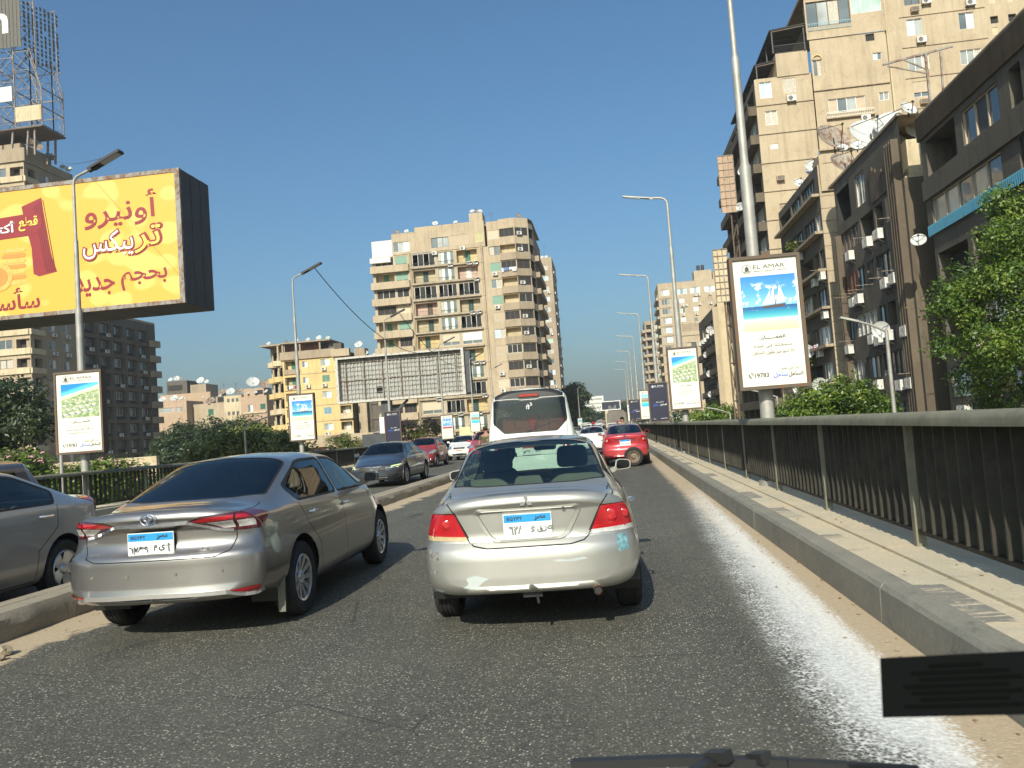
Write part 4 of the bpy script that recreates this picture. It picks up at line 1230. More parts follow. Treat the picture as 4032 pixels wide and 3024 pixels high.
def finish(sf, body_mat, offs, parent, name='body'):
    """split the painted shell and the imprinted regions into objects that keep one smooth surface"""
    res = {}; buckets = {}
    for i, f in enumerate(sf.f):
        if sf.alive[i]: buckets.setdefault(sf.tag.get(i), []).append(f)
    for g, faces in buckets.items():
        mat, off = (body_mat, 0) if g is None else offs[g]
        if mat is None: continue
        idx = {}; vs = []; ns = []; fs = []
        for f in faces:
            t = []
            for v in f:
                if v not in idx:
                    n = sf.n[v]; c = sf.v[v]
                    idx[v] = len(vs); vs.append((c[0] + n[0] * off, c[1] + n[1] * off, c[2] + n[2] * off)); ns.append(n)
                t.append(idx[v])
            fs.append(t)
        nm = name if g is None else g.split('#')[0]
        me = bpy.data.meshes.new(nm); me.from_pydata(vs, [], fs); me.materials.append(M[mat] if isinstance(mat, str) else mat)
        me.polygons.foreach_set('use_smooth', [True] * len(fs))
        me.update()
        me.normals_split_custom_set_from_vertices(ns)
        res[g] = link(nm, me, parent)
    return res

def car(S, loc, rz, label, cat='car', group=None):
    t = empty(S['name'], loc, rz, label, cat, group)
    t0 = S
    bm = Surf(_b := body_bmesh(S)); _b.free()
    G = {}
    L = S['L']; ya, yf, R = S['ya'], S['yf'], S['R']
    def reg(nm, poly, ax, cond, mat, off=0, rim=None):
        if rim:   # rubber or gap border
            k_ = rim[2] + '#'; G[k_] = (rim[1], 0)
            for i in imprint(bm, grow(poly, rim[0]), ax, cond): bm.tag[i] = k_
        G[nm] = (mat, off)
        for i in imprint(bm, poly, ax, cond): bm.tag[i] = nm
    def grow(poly, d):
        cx = sum(p[0] for p in poly) / len(poly); cy = sum(p[1] for p in poly) / len(poly)
        out = []
        n = len(poly)
        area = sum(poly[i][0] * poly[(i + 1) % n][1] - poly[(i + 1) % n][0] * poly[i][1] for i in range(n))
        sg = 1 if area > 0 else -1
        for i in range(n):
            a, p, c = poly[i - 1], poly[i], poly[(i + 1) % n]
            def nn(u, v):
                l = math.dist(u, v) or 1; return ((v[1] - u[1]) / l * sg, -(v[0] - u[0]) / l * sg)
            n1, n2 = nn(a, p), nn(p, c); bx, by = n1[0] + n2[0], n1[1] + n2[1]; l = math.hypot(bx, by) or 1
            k = min(2.0, 1 / max(.5, (bx * n1[0] + by * n1[1]) / l))
            out.append((p[0] + bx / l * d * k, p[1] + by / l * d * k))
        return out
    side = lambda sg: (lambda c, n: n.x * sg > .12 and c.x * sg > .2 and n.x * sg > abs(n.y) * .95)
    # wheel arches
    for wy in (ya, yf):
        circ = [(wy + math.cos(a) * (R + .055), R + .005 + math.sin(a) * (R + .06)) for a in [2 * math.pi * k / 26 for k in range(26)]]
        for sg in (1, -1):
            fs = imprint(bm, circ, 'x', lambda c, n, sg=sg: c.x * sg > .45 and n.z < .6)
            G['arch#'] = (None, 0)
            for i in fs: bm.tag[i] = 'arch#'
    rear = lambda c, n: n.y < -.05 and c.y < L * .4 and -n.y > .3 * abs(n.x)
    front = lambda c, n: n.y > .05 and c.y > L * .6
    for k, (poly, ax, where, mat, off, rim) in enumerate(S['regions']):
        nm, ax_ = ax
        cond = {'rear': rear, 'front': front, 'top': lambda c, n: n.z > .15, 'rtop': lambda c, n: n.z > .12 and c.y < L * .45 and c.z > .9, 'ftop': lambda c, n: n.z > .12 and c.y > L * .5 and c.z > .85,
                'R': side(1), 'L': side(-1)}[where if where != 'LR' else 'R']
        if where == 'LR':
            for w_, sg in (('R', 1), ('L', -1)):
                reg('%s#%d%s' % (nm, k, w_), poly, ax_, side(sg), mat, off, rim)
        elif where in ('rear2', 'front2'): pass
        else: reg('%s#%d' % (nm, k), poly, ax_, cond, mat, off, rim)
    for pts, ax_, where in S.get('gaps', []):
        for s_ in strips(pts, S.get('gapw', .009)):
            for sg in ((1, -1) if where == 'LR' else (0,)):
                cond = side(sg) if sg else {'rear': rear, 'front': front, 'rtop': lambda c, n: n.z > .3 and c.y < L * .45 and c.z > .85, 'ftop': lambda c, n: n.z > .3 and c.y > L * .5}[where]
                fs = imprint(bm, s_, ax_, cond)
                G['panel_gap#'] = ('gap', -.001)
                for i in fs: bm.tag[i] = 'panel_gap#'
    for si, (poly, ax_, where, mat) in enumerate(S.get('stains', [])):
        cond = {'rear': rear, 'R': side(1)}[where]
        fs = imprint(bm, poly, ax_, cond)
        G['worn_paint#%d' % si] = (mat, .0004)
        for i in fs: bm.tag[i] = 'worn_paint#%d' % si
    res = finish(bm, S['paint'], G, t); S['surf'] = bm
    W = max(S['wm'].values())
    # wheels and dark wells
    well = MB()
    for wy in (ya, yf):
        for sg in (1, -1):
            add_wheel(t, sg * (W - .115), wy, R, S.get('tw', .195), S['rim'], spin=rng.uniform(0, 1))
        for sg in (1, -1):
            vs = []; na = 15; zlo = .20
            for k in range(na):
                a_ = R_(-22) + (math.pi + 2 * R_(22)) * k / (na - 1)
                y_, z_ = wy + math.cos(a_) * (R + .07), max(zlo, R + math.sin(a_) * (R + .07))
                vs += [(sg * (W - .035), y_, z_), (sg * (W - .36), y_, z_)]
            well.add(vs, [(2 * k, 2 * k + 1, 2 * k + 3, 2 * k + 2) for k in range(na - 1)])
            well.add([vs[2 * k + 1] for k in range(na)], [tuple(range(na))])
    well.box(-W + .2, W - .2, 1.3, L - .9, .20, .27)
    well.build('underbody', M['blackp'], t)
    # cabin
    if S.get('cabin', True):
        m = MB(); zf = .45; w0 = W - .16
        m.box(-w0, w0, 1.25, L - 1.35, zf - .05, zf, 0)
        m.box(-w0 + .05, w0 - .05, S['shelf'][0], S['shelf'][1], S['shelf'][2] - .03, S['shelf'][2], 1)
        m.box(-w0, w0, L - 1.45, L - 1.10, .6, S['dash'], 0)
        m.build('cabin_trim', [M['inside'], M['shelf']], t)
        for x in (-.36, .36):
            yb_ = S['seat_y']
            m = MB(); zt = S.get('seat_z', 1.16)
            m.prism([(x - .25, .5), (x + .25, .5), (x + .25, zt - .32), (x + .19, zt - .14), (x - .19, zt - .14), (x - .25, zt - .32)], yb_, yb_ + .1, 0)
            m.prism(rpoly([(x - .15, zt - .13), (x + .15, zt - .13), (x + .14, zt + .07), (x - .14, zt + .07)], .06), yb_ - .0, yb_ + .09, 0)
            m.box(x - .25, x + .25, yb_ + .05, yb_ + .55, .5, .68)
            m.build('seat', M['seat'], t, 30)
        m = MB(); sw = Matrix.Translation((-.36, S['seat_y'] + .62, .96)) @ Matrix.Rotation(R_(65), 4, 'X')
        vs = [sw @ Vector((math.cos(a) * .18, math.sin(a) * .18, 0)) for a in [2 * math.pi * k / 20 for k in range(21)]]
        m.tube(vs, .014, 6); m.build('steering_wheel', M['blackp'], t, True)
    # mirrors
    if S.get('mirror'):
        my, mz, mw = S['mirror']
        for sg in (1, -1):
            x0 = W - .09
            m = MB(); P_ = rpoly([(x0 + .05, mz - .06), (x0 + .05 + mw, mz - .05), (x0 + .05 + mw, mz + .045), (x0 + .07, mz + .06)], .04)
            P_ = P_ if sg > 0 else [(-a, b) for a, b in P_]
            m.prism(P_, my - .03, my + .02, 0); cx = sum(a for a, _ in P_) / len(P_)
            P2 = [(cx + (a - cx) * .8, mz + (b - mz) * .8) for a, b in P_]
            m.prism(P2, my + .02, my + .10, 0)
            m.bar((sg * (x0 - .02), my + .05, mz - .08), (sg * (x0 + .1), my + .03, mz - .03), .05, .05, 0)
            mi = m.build('wing_mirror', M[S.get('mirror_mat', S['paint'])], t, 50)
            g = MB(); P3 = [(cx + (a - cx) * .88, mz + (b - mz) * .86) for a, b in P_]
            g.add([(a, my - .032, b) for a, b in P3], [tuple(range(len(P3)))], 0); g.build('mirror_glass', M['mirror_glass'], mi, fix=False)
    # door handles
    for hy, hz, hx in S.get('handles', []):
        for sg in (1, -1):
            m = MB(); m.tube([(sg * (hx - .01), hy - .09, hz), (sg * (hx + .028), hy - .07, hz), (sg * (hx + .030), hy + .07, hz), (sg * (hx - .01), hy + .09, hz)], .013, 8)
            m.build('door_handle', M[S.get('handle_mat', 'chrome')], t, True)
    return t, res

# ---- shared sedan description, varied per car
def sedan(**k):
    L, W, H = k['L'], k['W'], k['H']
    ya, yf = k['ya'], k['yf']
    dk, base = k['deck'], k['wbase']            # deck height, y where rear glass starts
    rt, rf = k['roof0'], k['roof1']             # y where the roof starts / ends
    cowl = k['cowl']
    hz = k.get('hood', .92)
    S = dict(name=k.get('name', 'sedan'), L=L, ya=ya, yf=yf, R=k['R'],
        zb={0: .33, .5: .27, 1.4: .20, L - 1.3: .20, L - .4: .22, L: .26},
        wb={0: W * .43, .5: W * .445, ya: W * .465, yf: W * .46, L - .4: W * .44, L: W * .40},
        zm={0: .60, 1: .58, L - 1: .56, L: .50},
        wm={0: W * .455, .35: W * .483, ya: W * .498, 2: W * .5, yf: W * .498, L - .5: W * .475, L: W * .43},
        zs={0: dk - .10, .5: dk - .075, base + .3: dk - .085, (rt + rf) / 2: dk - .12, cowl: dk - .13, yf: hz - .09, L - .35: hz - .20, L: hz - .30},
        ws={0: W * .415, .5: W * .43, base + .4: W * .455, (rt + rf) / 2: W * .465, cowl: W * .455, yf: W * .43, L - .3: W * .40, L: W * .36},
        zr={0: dk - .045, base - .08: dk - .02, rt: H - .085, (rt + rf) / 2: H - .055, rf: H - .085, cowl: dk - .03, yf: hz - .015, L - .4: hz - .11, L: hz - .24},
        wr={0: W * .37, base: W * .365, rt: W * .325, (rt + rf) / 2: W * .325, rf: W * .33, cowl: W * .40, yf: W * .36, L - .3: W * .32, L: W * .29},
        zt={0: dk, .12: dk + .012, base - .06: dk + .012, rt: H - .025, (rt + rf) / 2: H, rf: H - .03, cowl: dk + .0, yf: hz + .03, L - .45: hz - .06, L: hz - .20},
        prof_r=[(.25, .07), (.40, .0), (.58, .0), (.66, .03), (.69, .075), (.80, .09), (dk - .06, .045), (dk, .03), (dk + .1, .05)],
        prof_f=[(.2, .10), (.4, .02), (.55, 0), (hz - .2, .05), (hz, .2)],
        paint=k['paint'], rim=k.get('rim', 'seven'), shelf=(base + .02, base + .55, dk - .02), dash=dk - .10, seat_y=rf - .75, seat_z=k.get('seat_z', H - .24),
        mirror=(cowl - .42, dk + .03, .17), regions=[], gaps=[], ns=k.get('ns', 90))
    S['_'] = k
    gl = k.get('glass', 'glass_tint')
    b0, b1 = base + k.get('q0', .45), cowl - .30
    zw = dk - .045
    # side glass: one opening split by pillars
    top = lambda y: np.interp(y, [base + .1, rt, (rt + rf) / 2, rf, cowl], [dk + .03, H - .115, H - .095, H - .12, dk - .02])
    bp = k['bpil']
    fd = [(bp + .035, zw), (b1, zw - .01), (b1 - .06, zw + .02), (rf + .18, top(rf + .18) - .02), (rf - .1, top(rf - .1)), (bp + .06, top(bp + .06))]
    rd = [(b0 + .05, zw + .005), (bp - .035, zw), (bp - .01, top(bp) - .005), (rt + .25, top(rt + .25)), (rt + .08, top(rt + .08) - .015), (b0 - .03, zw + .12)]
    S['regions'] += [(rpoly(fd, .03), ('front_side_window', 'x'), 'LR', k.get('glass_side', gl), -.004, (.022, 'gap', 'window_seal')),
                     (rpoly(rd, .04), ('rear_side_window', 'x'), 'LR', gl, -.004, (.022, 'gap', 'window_seal'))]
    # rear screen and windscreen, drawn from above
    g0, g1 = base + .02, rt - .015
    wy0, wy1 = W * .352, W * .292
    rs_ = [(-wy0, g0 + .10), (-wy0 * .62, g0 + .01), (0, g0 - .01), (wy0 * .62, g0 + .01), (wy0, g0 + .10), (wy1 + .02, g1 - .04), (wy1 * .8, g1), (-wy1 * .8, g1), (-wy1 - .02, g1 - .04)]
    S['regions'].append((rpoly(rs_, .05), ('rear_window', 'z'), 'rtop', gl, -.003, (.018, 'gap', 'window_seal')))
    f0, f1 = rf + .03, cowl - .03
    ws_ = [(-W * .30, f0), (W * .30, f0), (W * .385, f1 - .12), (W * .25, f1), (-W * .25, f1), (-W * .385, f1 - .12)]
    S['regions'].append((rpoly(ws_, .06), ('windscreen', 'z'), 'ftop', k.get('glass_f', 'glass_med'), -.003, (.018, 'gap', 'window_seal')))
    # door gaps
    S['gaps'] += [([(bp, zw - .02), (bp - .01, .45), (bp - .0, .26)], 'x', 'LR'), ([(b1 + .1, zw - .04), (b1 + .1, .40), (b1 + .06, .26)], 'x', 'LR'),
                  ([(b0 + .02, zw - .02), (b0 + .10, .80), (ya + R_(0) + k['R'] + .13, .58), (ya + k['R'] + .17, .30)], 'x', 'LR'), ([(ya + k['R'] + .17, .275), (b1 + .06, .265)], 'x', 'LR')]
    S['handles'] = [(bp - .14 if k.get('hl', True) else 0, zw - .13, W * .5 - .028), (b0 + .30, zw - .12, W * .5 - .03)]
    S['handles'] = [(bp + .13, zw - .14, W * .5 - .035), (b0 + .26, zw - .13, W * .5 - .038)]
    return S

# ---------------- taupe sedan, left lane
S = sedan(name='sedan', L=4.63, W=1.80, H=1.455, ya=1.0, yf=3.70, deck=1.055, wbase=.66, roof0=1.55, roof1=2.75, cowl=3.55, R=.325, bpil=2.28, paint='p_taupe', rim='ten', hood=.95, glass='glass_tint', glass_side='glass_tint')
S['prof_r'] = [(.25, .10), (.36, .05), (.40, .0), (.46, .012), (.62, .02), (.70, .02), (.725, .075), (.80, .105), (.90, .10), (.94, .055), (1.0, .02), (1.05, .0), (1.1, .03)]
S['plan_r'] = (.24, 2.6)
S['handle_mat'] = 'chrome'; S['mirror_mat'] = 'blackp'
lamp = [(.30, .955), (.40, .985), (.62, 1.000), (.90, 1.02), (.90, .86), (.62, .865), (.53, .875)]
S['regions'] += [(lamp, ('tail_lamp', 'y'), 'rear', 'lamp_redd', .004, (.006, 'gap', 'lamp_gap')), (mirror(lamp), ('tail_lamp', 'y'), 'rear', 'lamp_redd', .004, (.006, 'gap', 'lamp_gap')),
    ([(.05, .875), (.30, .865), (.42, .90), (.52, .965), (.38, 1.005), (.05, 1.005)], ('tail_lamp_side', 'x'), 'LR', 'lamp_redd', .004, None)]
for mm in (lambda p: p, mirror):
    S['regions'] += [(mm([(.32, .955), (.42, .975), (.63, .985), (.63, .955), (.42, .948)]), ('lamp_bar', 'y'), 'rear', 'lamp_red', .004, None),
        (mm([(.645, .955), (.645, .985), (.88, .985), (.88, .945), (.80, .955)]), ('lamp_bar', 'y'), 'rear', 'lamp_red', .004, None),
        (mm([(.44, .94), (.63, .945), (.63, .885), (.55, .885)]), ('lamp_clear', 'y'), 'rear', 'lamp_clear', .004, None),
        (mm([(.655, .94), (.76, .94), (.76, .885), (.655, .885)]), ('lamp_clear', 'y'), 'rear', 'lamp_clear', .004, None),
        (mm([(.60, .405), (.845, .42), (.845, .375), (.74, .36)]), ('reflector', 'y'), 'rear', 'lamp_red', .004, None)]
S['regions'] += [([(.06, .955), (.16, .955), (.20, .985), (.06, .985)], ('lamp_bar', 'x'), 'LR', 'lamp_red', .004, None), ([(.12, .88), (.19, .89), (.20, .97), (.14, .97)], ('lamp_bar', 'x'), 'LR', 'lamp_red', .004, None)]
S['gaps'] += [([(-.64, 1.0), (-.635, .80), (-.60, .71), (-.50, .675), (.50, .675), (.60, .71), (.635, .80), (.64, 1.0)], 'y', 'rear'), ([(.66, .06), (.68, .45), (.66, .62)], 'z', 'rtop'), ([(-.66, .06), (-.68, .45), (-.66, .62)], 'z', 'rtop')]
S['stains'] = [(rpoly([(.42, .76), (.52, .79), (.56, .70), (.52, .62), (.43, .63), (.40, .70)], .03), 'x', 'R', 'primer'), (rpoly([(.50, .86), (.60, .87), (.56, .81)], .02), 'x', 'R', 'primer')]
M['primer'] = plain('primer_patch', (.30, .31, .25), .75)
t, res = car(S, (-3.665, 6.02, 0), R_(1.6), 'taupe metallic sedan with black tinted windows and scuffed bumper in the left lane')
m = MB(); fx = lambda x: .24 * (abs(x) / .90) ** 2.6
def on(x, d, z=None): return fx(x) + d
pts = [(-.60, .862), (-.53, .872), (-.30, .948), (.30, .948), (.53, .872), (.62, .862)]
PR = S['prof_r']
def ry(x, z): return S['surf'].y(x, z)
seg = []
for (a, c) in zip(pts[:-1], pts[1:]):
    for i in range(6): seg.append((a[0] + (c[0] - a[0]) * i / 6, a[1] + (c[1] - a[1]) * i / 6))
seg.append(pts[-1])
for a, c in zip(seg[:-1], seg[1:]): m.bar((a[0], ry(*a) - .008, a[1]), (c[0], ry(*c) - .008, c[1]), .018, .022)
m.build('chrome_strip', M['chrome'], t, 60)
M['alu_trim'] = paintm('satin_trim_paint', (.62, .60, .57), .8, .3, amt=.05)
# lower valance crease
m = MB()
cr = [(-.79, .375), (-.75, .355), (-.68, .355), (-.58, .395), (0, .405), (.58, .395), (.68, .355), (.75, .355), (.79, .375)]
seg = []
for a, c in zip(cr[:-1], cr[1:]):
    for i in range(8): seg.append((a[0] + (c[0] - a[0]) * i / 8, a[1] + (c[1] - a[1]) * i / 8))
for a, c in zip(seg[:-1], seg[1:]): m.bar((a[0], ry(*a) - .004, a[1]), (c[0], ry(*c) - .004, c[1]), .026, .034)
m.build('bumper_crease', M['alu_trim'], t, 80)
plate(t, -.015, ry(0, .80) - .040, .795, 'plate_b', '٦٧٣٩', ['أ', 'ى', 'م'], .37, .185)
m = MB(); mt = Matrix.Translation((0, ry(0, 1.0) - .012, 1.0)) @ Matrix.Rotation(R_(90), 4, 'Z')
def ering(m, cx, cz, y, a, b, r=.006, n=28): m.tube([(cx + math.cos(2 * math.pi * k / n) * a, y, cz + math.sin(2 * math.pi * k / n) * b) for k in range(n + 1)], r, 6)
ye = ry(0, .99) - .012
ering(m, 0, .995, ye, .062, .042); ering(m, 0, 1.004, ye - .002, .032, .018, .005); ering(m, 0, .997, ye - .002, .013, .034, .005)
m.build('emblem', M['chrome'], t, True)
m = MB(); put_text(m, 'COROLLA', -.46, .735, ry(-.46, .735) - .006, w=.19, h=.024, bold=.02, slant=.25); put_text(m, '1.6', .42, .735, ry(.42, .735) - .006, w=.06, h=.025, bold=.02)
m.build('badge_lettering', M['chrome'], t, fix=False)
for x in (-.52, -.2, .2, .55):
    m = MB(); m.lathe([(0, -.004), (.013, -.004), (.014, .004)], 12, 0, Matrix.Translation((x, ry(x, .56) - .002, .56)) @ Matrix.Rotation(R_(90), 4, 'Z')); m.build('parking_sensor', M['shelf'], t)
m = MB(); m.prism([(.86, .10), (.865, .40), (.80, .40), (.80, .10)], .0, .02, 0); q = m.build('mud_flap', M['shelf'], t); q.location = (0, .56, .02)

# ---------------- old silver sedan straight ahead
S = sedan(name='sedan', L=4.50, W=1.70, H=1.43, ya=.97, yf=3.57, deck=1.02, wbase=.56, roof0=1.36, roof1=2.65, cowl=3.42, R=.305, bpil=2.2, paint='p_silver', rim='steel', hood=.95, glass='glass_clear', glass_side='glass_clear', glass_f='glass_clear', q0=.30, seat_z=1.24)
S['prof_r'] = [(.25, .01), (.36, .0), (.44, .0), (.60, .008), (.665, .03), (.685, .07), (.72, .085), (.90, .08), (1.0, .03), (1.035, .015), (1.1, .03)]
S['plan_r'] = (.20, 3.4); S['mirror_mat'] = 'p_silver'
lr = [(.80, .75), (.445, .735), (.535, .905), (.70, .905), (.80, .87)]
lc = [(.80, .75), (.80, .715), (.435, .705), (.445, .735)]
S['regions'] += [(lr, ('tail_lamp', 'y'), 'rear', 'lamp_red', .004, (.006, 'gap', 'lamp_gap')), (mirror(lr), ('tail_lamp', 'y'), 'rear', 'lamp_red', .004, (.006, 'gap', 'lamp_gap')),
    (lc, ('lamp_clear', 'y'), 'rear', 'lamp_clear', .004, None), (mirror(lc), ('lamp_clear', 'y'), 'rear', 'lamp_amber', .004, None),
    ([(.06, .72), (.20, .74), (.26, .86), (.14, .90), (.06, .90)], ('tail_lamp_side', 'x'), 'LR', 'lamp_red', .004, None)]
S['gaps'] += [([(-.615, 1.01), (-.53, .90), (-.435, .70), (-.40, .672), (-.30, .652), (.30, .652), (.40, .672), (.435, .70), (.53, .90), (.615, 1.01)], 'y', 'rear'),
              ([(.615, .06), (.645, .40), (.62, .60)], 'z', 'rtop'), ([(-.615, .06), (-.645, .40), (-.62, .60)], 'z', 'rtop')]
S['gapw'] = .009
S['stains'] = [(rpoly([(-.47, .45), (-.40, .47), (-.30, .445), (-.36, .41), (-.40, .37), (-.50, .38), (-.45, .41)], .012), 'y', 'rear', 'primer2'),
               (rpoly([(.20, .555), (.27, .545), (.38, .56), (.42, .545), (.32, .53), (.22, .535), (.16, .54)], .01), 'y', 'rear', 'primer2'),
               (rpoly([(.63, .68), (.70, .69), (.72, .58), (.64, .57)], .01), 'y', 'rear', 'scuff_blue'), (rpoly([(-.75, .66), (-.67, .64), (-.66, .57), (-.74, .60)], .01), 'y', 'rear', 'scuff_dark'),
               (rpoly([(-.75, .52), (-.66, .50), (-.70, .47), (-.75, .48)], .01), 'y', 'rear', 'scuff_dark'), (rpoly([(-.72, .37), (-.64, .36), (-.66, .34), (-.72, .35)], .01), 'y', 'rear', 'primer2')]
M['primer2'] = plain('bare_bumper_patch', (.42, .46, .44), .7, var=.2); M['scuff_blue'] = plain('blue_scuff', (.16, .33, .36), .7, var=.7, sc=30)
M['scuff_dark'] = plain('dark_scuff', (.20, .19, .18), .8, var=.9, sc=40)
lan, res = car(S, (-.655, 5.82, 0), R_(3.0), 'old silver sedan with scraped rear bumper and clear rear window, straight ahead')
t = lan
# raised surround of the plate recess
m = MB()
out = rpoly([(-.375, .925), (.375, .925), (.40, .90), (.30, .715), (.24, .688), (-.24, .688), (-.30, .715), (-.40, .90)], .03, 3)
n = len(out)
vs = []
for s_, dy in ((1.0, .004), (.985, -.012), (.90, -.012), (.86, .012)):
    vs += [(x * s_, ry(x * s_, z) + dy, .812 + (z - .812) * (s_ if s_ > .97 else s_ * .97)) for x, z in out]
m.add(vs, [(k * n + i, k * n + (i + 1) % n, (k + 1) * n + (i + 1) % n, (k + 1) * n + i) for k in range(3) for i in range(n)])
m.build('plate_surround', M['p_silver'], t, 60)
plate(t, 0.0, ry(0, .8) - .022, .792, 'plate_b', '٦٢٨', ['ص', 'ق', 'و'], .34, .175, ink='plate_gd')
m = MB(); yd = ry(0, .98) - .008; c0 = (.0, .985); s_ = .042
def rhomb(cx, cz, a, w, l):
    ca, sa = math.cos(a), math.sin(a)
    q = [(0, 0), (w, l / 2), (0, l), (-w, l / 2)]
    p = [(cx + x * ca + z * sa, cz - x * sa + z * ca) for x, z in q]
    m.prism(p, yd - .006, yd, 0)
for a in (0, R_(120), R_(240)): rhomb(.0, .972, a, .017, .052)
m.build('emblem', M['chrome'], t)
m = MB(); put_text(m, 'LANCER', -.42, .690, ry(-.42, .69) - .004, w=.115, h=.018, bold=.03); put_text(m, 'GLX', .40, .722, ry(.40, .72) - .004, w=.10, h=.022, bold=.03)
m.build('badge_lettering', M['plate_g'], t, fix=False)
for xc, zc, r0 in ((.60, .83, .045), (.70, .83, .034), (-.60, .83, .036)):
    m = MB(); m.lathe([(0, .0), (r0 * .7, -.004), (r0, .0), (r0 * 1.08, .004)], 20, 0, Matrix.Translation((xc, ry(xc, zc) - .008, zc)) @ Matrix.Rotation(R_(90), 4, 'Z'))
    m.build('lamp_reflector', M['lamp_red'], t, True)
m = MB(); m.lathe([(0, 0), (.010, -.004), (.012, .004)], 12, 0, Matrix.Translation((.265, ry(.26, .92) - .016, .905)) @ Matrix.Rotation(R_(90), 4, 'Z')); m.build('boot_lock', M['plate_k'], t)
m = MB(); m.tube([(.47, .02, .315), (.47, .45, .315)], .033, 16, cap=False); m.tube([(.47, .021, .315), (.47, .45, .315)], .026, 16, 1); m.build('exhaust_pipe', [M['rust'], M['deep']], t, 50)
m = MB(); m.box(-.07, .07, .10, .16, .28, .33); m.bar((.03, .08, .30), (.04, .06, .24), .015); m.build('tow_bracket', M['blackp'], t)
m = MB(); m.prism(rpoly([(-.13, 1.035), (.12, 1.035), (.09, 1.115), (-.10, 1.115)], .02), .72, .80, 0); m.build('high_brake_light', M['shelf'], t, 30)
for x in (-.44, .40):   # rear head rests seen through the glass
    m = MB(); m.prism(rpoly([(x - .27, 1.0), (x + .27, 1.0), (x + .17, 1.085), (x - .17, 1.085)], .07, 4), 1.15, 1.25, 0); m.build('rear_headrest', M['shelf'], t, 40)
m = MB(); m.prism(rpoly([(-.03, 1.265), (.20, 1.265), (.205, 1.33), (-.035, 1.33)], .025), 2.72, 2.75, 0); m.build('rear_view_mirror', M['blackp'], t)
m = MB()
pp = [(-.50, 1.42)] + [(-.5 + k * .05, 1.375 - .010 * abs(math.sin(k * 2.1))) for k in range(21)] + [(.50, 1.42)]
m.prism([(a_, b_ - .035) for a_, b_ in pp], 1.40, 1.405, 0); m.build('sunshade_fringe', M['blackp'], t)
# ---------------- red sedan with a spare wheel at its bumper
def rear_lamps(S, poly, clear=None, sidep=None):
    S['regions'] += [(poly, ('tail_lamp', 'y'), 'rear', 'lamp_red', .004, None), (mirror(poly), ('tail_lamp', 'y'), 'rear', 'lamp_red', .004, None)]
    if clear: S['regions'] += [(clear, ('lamp_clear', 'y'), 'rear', 'lamp_clear', .004, None), (mirror(clear), ('lamp_clear', 'y'), 'rear', 'lamp_clear', .004, None)]
    if sidep: S['regions'] += [(sidep, ('tail_lamp_side', 'x'), 'LR', 'lamp_red', .004, None)]
S = sedan(name='sedan', L=4.30, W=1.69, H=1.47, ya=.92, yf=3.47, deck=1.10, wbase=.45, roof0=1.25, roof1=2.5, cowl=3.35, R=.30, bpil=2.1, paint='p_red', rim='steel', hood=.98, glass='glass_med', ns=70)
rear_lamps(S, [(.80, .83), (.52, .83), (.50, .90), (.56, 1.03), (.80, 1.03)], [(.78, .89), (.60, .89), (.60, .95), (.78, .95)], [(.04, .84), (.25, .90), (.22, 1.03), (.04, 1.03)])
S['gaps'] += [([(-.58, 1.05), (-.50, .88), (-.42, .70), (.42, .70), (.50, .88), (.58, 1.05)], 'y', 'rear')]
yar, _ = car(S, (.42, 28.45, 0), R_(0), 'red sedan ahead on the right with a spare wheel leaning on its bumper')
m = MB(); m.box(-.36, .36, ry(0, .97) - .03, ry(0, .97) + .04, .955, .985); m.build('boot_trim', M['p_red2'], yar)
plate(yar, 0, ry(0, .82) - .02, .82, 'plate_b', '٣٥٢', ['س', 'ر', 'ب'], .36, .20)
m = MB(); ering(m, 0, 1.035, ry(0, 1.035) - .01, .06, .04); ering(m, 0, 1.035, ry(0, 1.035) - .012, .03, .02); m.build('emblem', M['chrome'], yar, True)
sp = empty('spare_wheel', (.66, 28.10, .34), 0, 'bare spare wheel with steel rim leaning against the red sedan', 'spare wheel')
tm, rm = wheel_meshes(.325, .2, 'steel')
for me_, nm_ in ((tm, 'tyre'), (rm, 'rim')):
    o = link(nm_, me_, sp); o.rotation_euler = (0, R_(8), R_(-90))

# ---------------- front-facing cars in the oncoming lanes
def front_kit(t, S, lamps, grille, badge_z=.74, plate_z=.50, pk='plate_b', fog=True, band=None, logo='ring', nums=None):
    L = S['L']
    m = MB()
    return m
def oncoming(S, loc, rz, label, hl, gr, lower, cat='car'):
    """hl, gr, lower: polygons in front view for headlamps, grille and bumper intake"""
    S['regions'] += [(hl, ('headlamp', 'y'), 'front', 'hl', .004, (.008, 'gap', 'lamp_gap')), (mirror(hl), ('headlamp', 'y'), 'front', 'hl', .004, (.008, 'gap', 'lamp_gap'))]
    if gr: S['regions'].append((gr, ('grille', 'y'), 'front', 'blackp', -.006, None))
    for p_ in lower: S['regions'].append((p_, ('bumper_intake', 'y'), 'front', 'blackp', -.006, None))
    t, r = car(S, loc, rz, label, cat)
    return t
def fy(S, x, z): return S['surf'].y(x, z, 1)
S = sedan(name='sedan', L=4.77, W=1.83, H=1.455, ya=1.02, yf=3.81, deck=1.03, wbase=.55, roof0=1.5, roof1=2.85, cowl=3.62, R=.335, bpil=2.35, paint='p_blue', rim='nine', hood=.93, glass='glass_med', ns=80)
S['prof_f'] = [(.2, .10), (.35, .02), (.55, 0), (.72, .03), (.80, .10), (.93, .25)]
S['mirror_mat'] = 'p_blue'
hl = [(.42, .655), (.74, .70), (.86, .745), (.86, .69), (.74, .625), (.47, .60)]
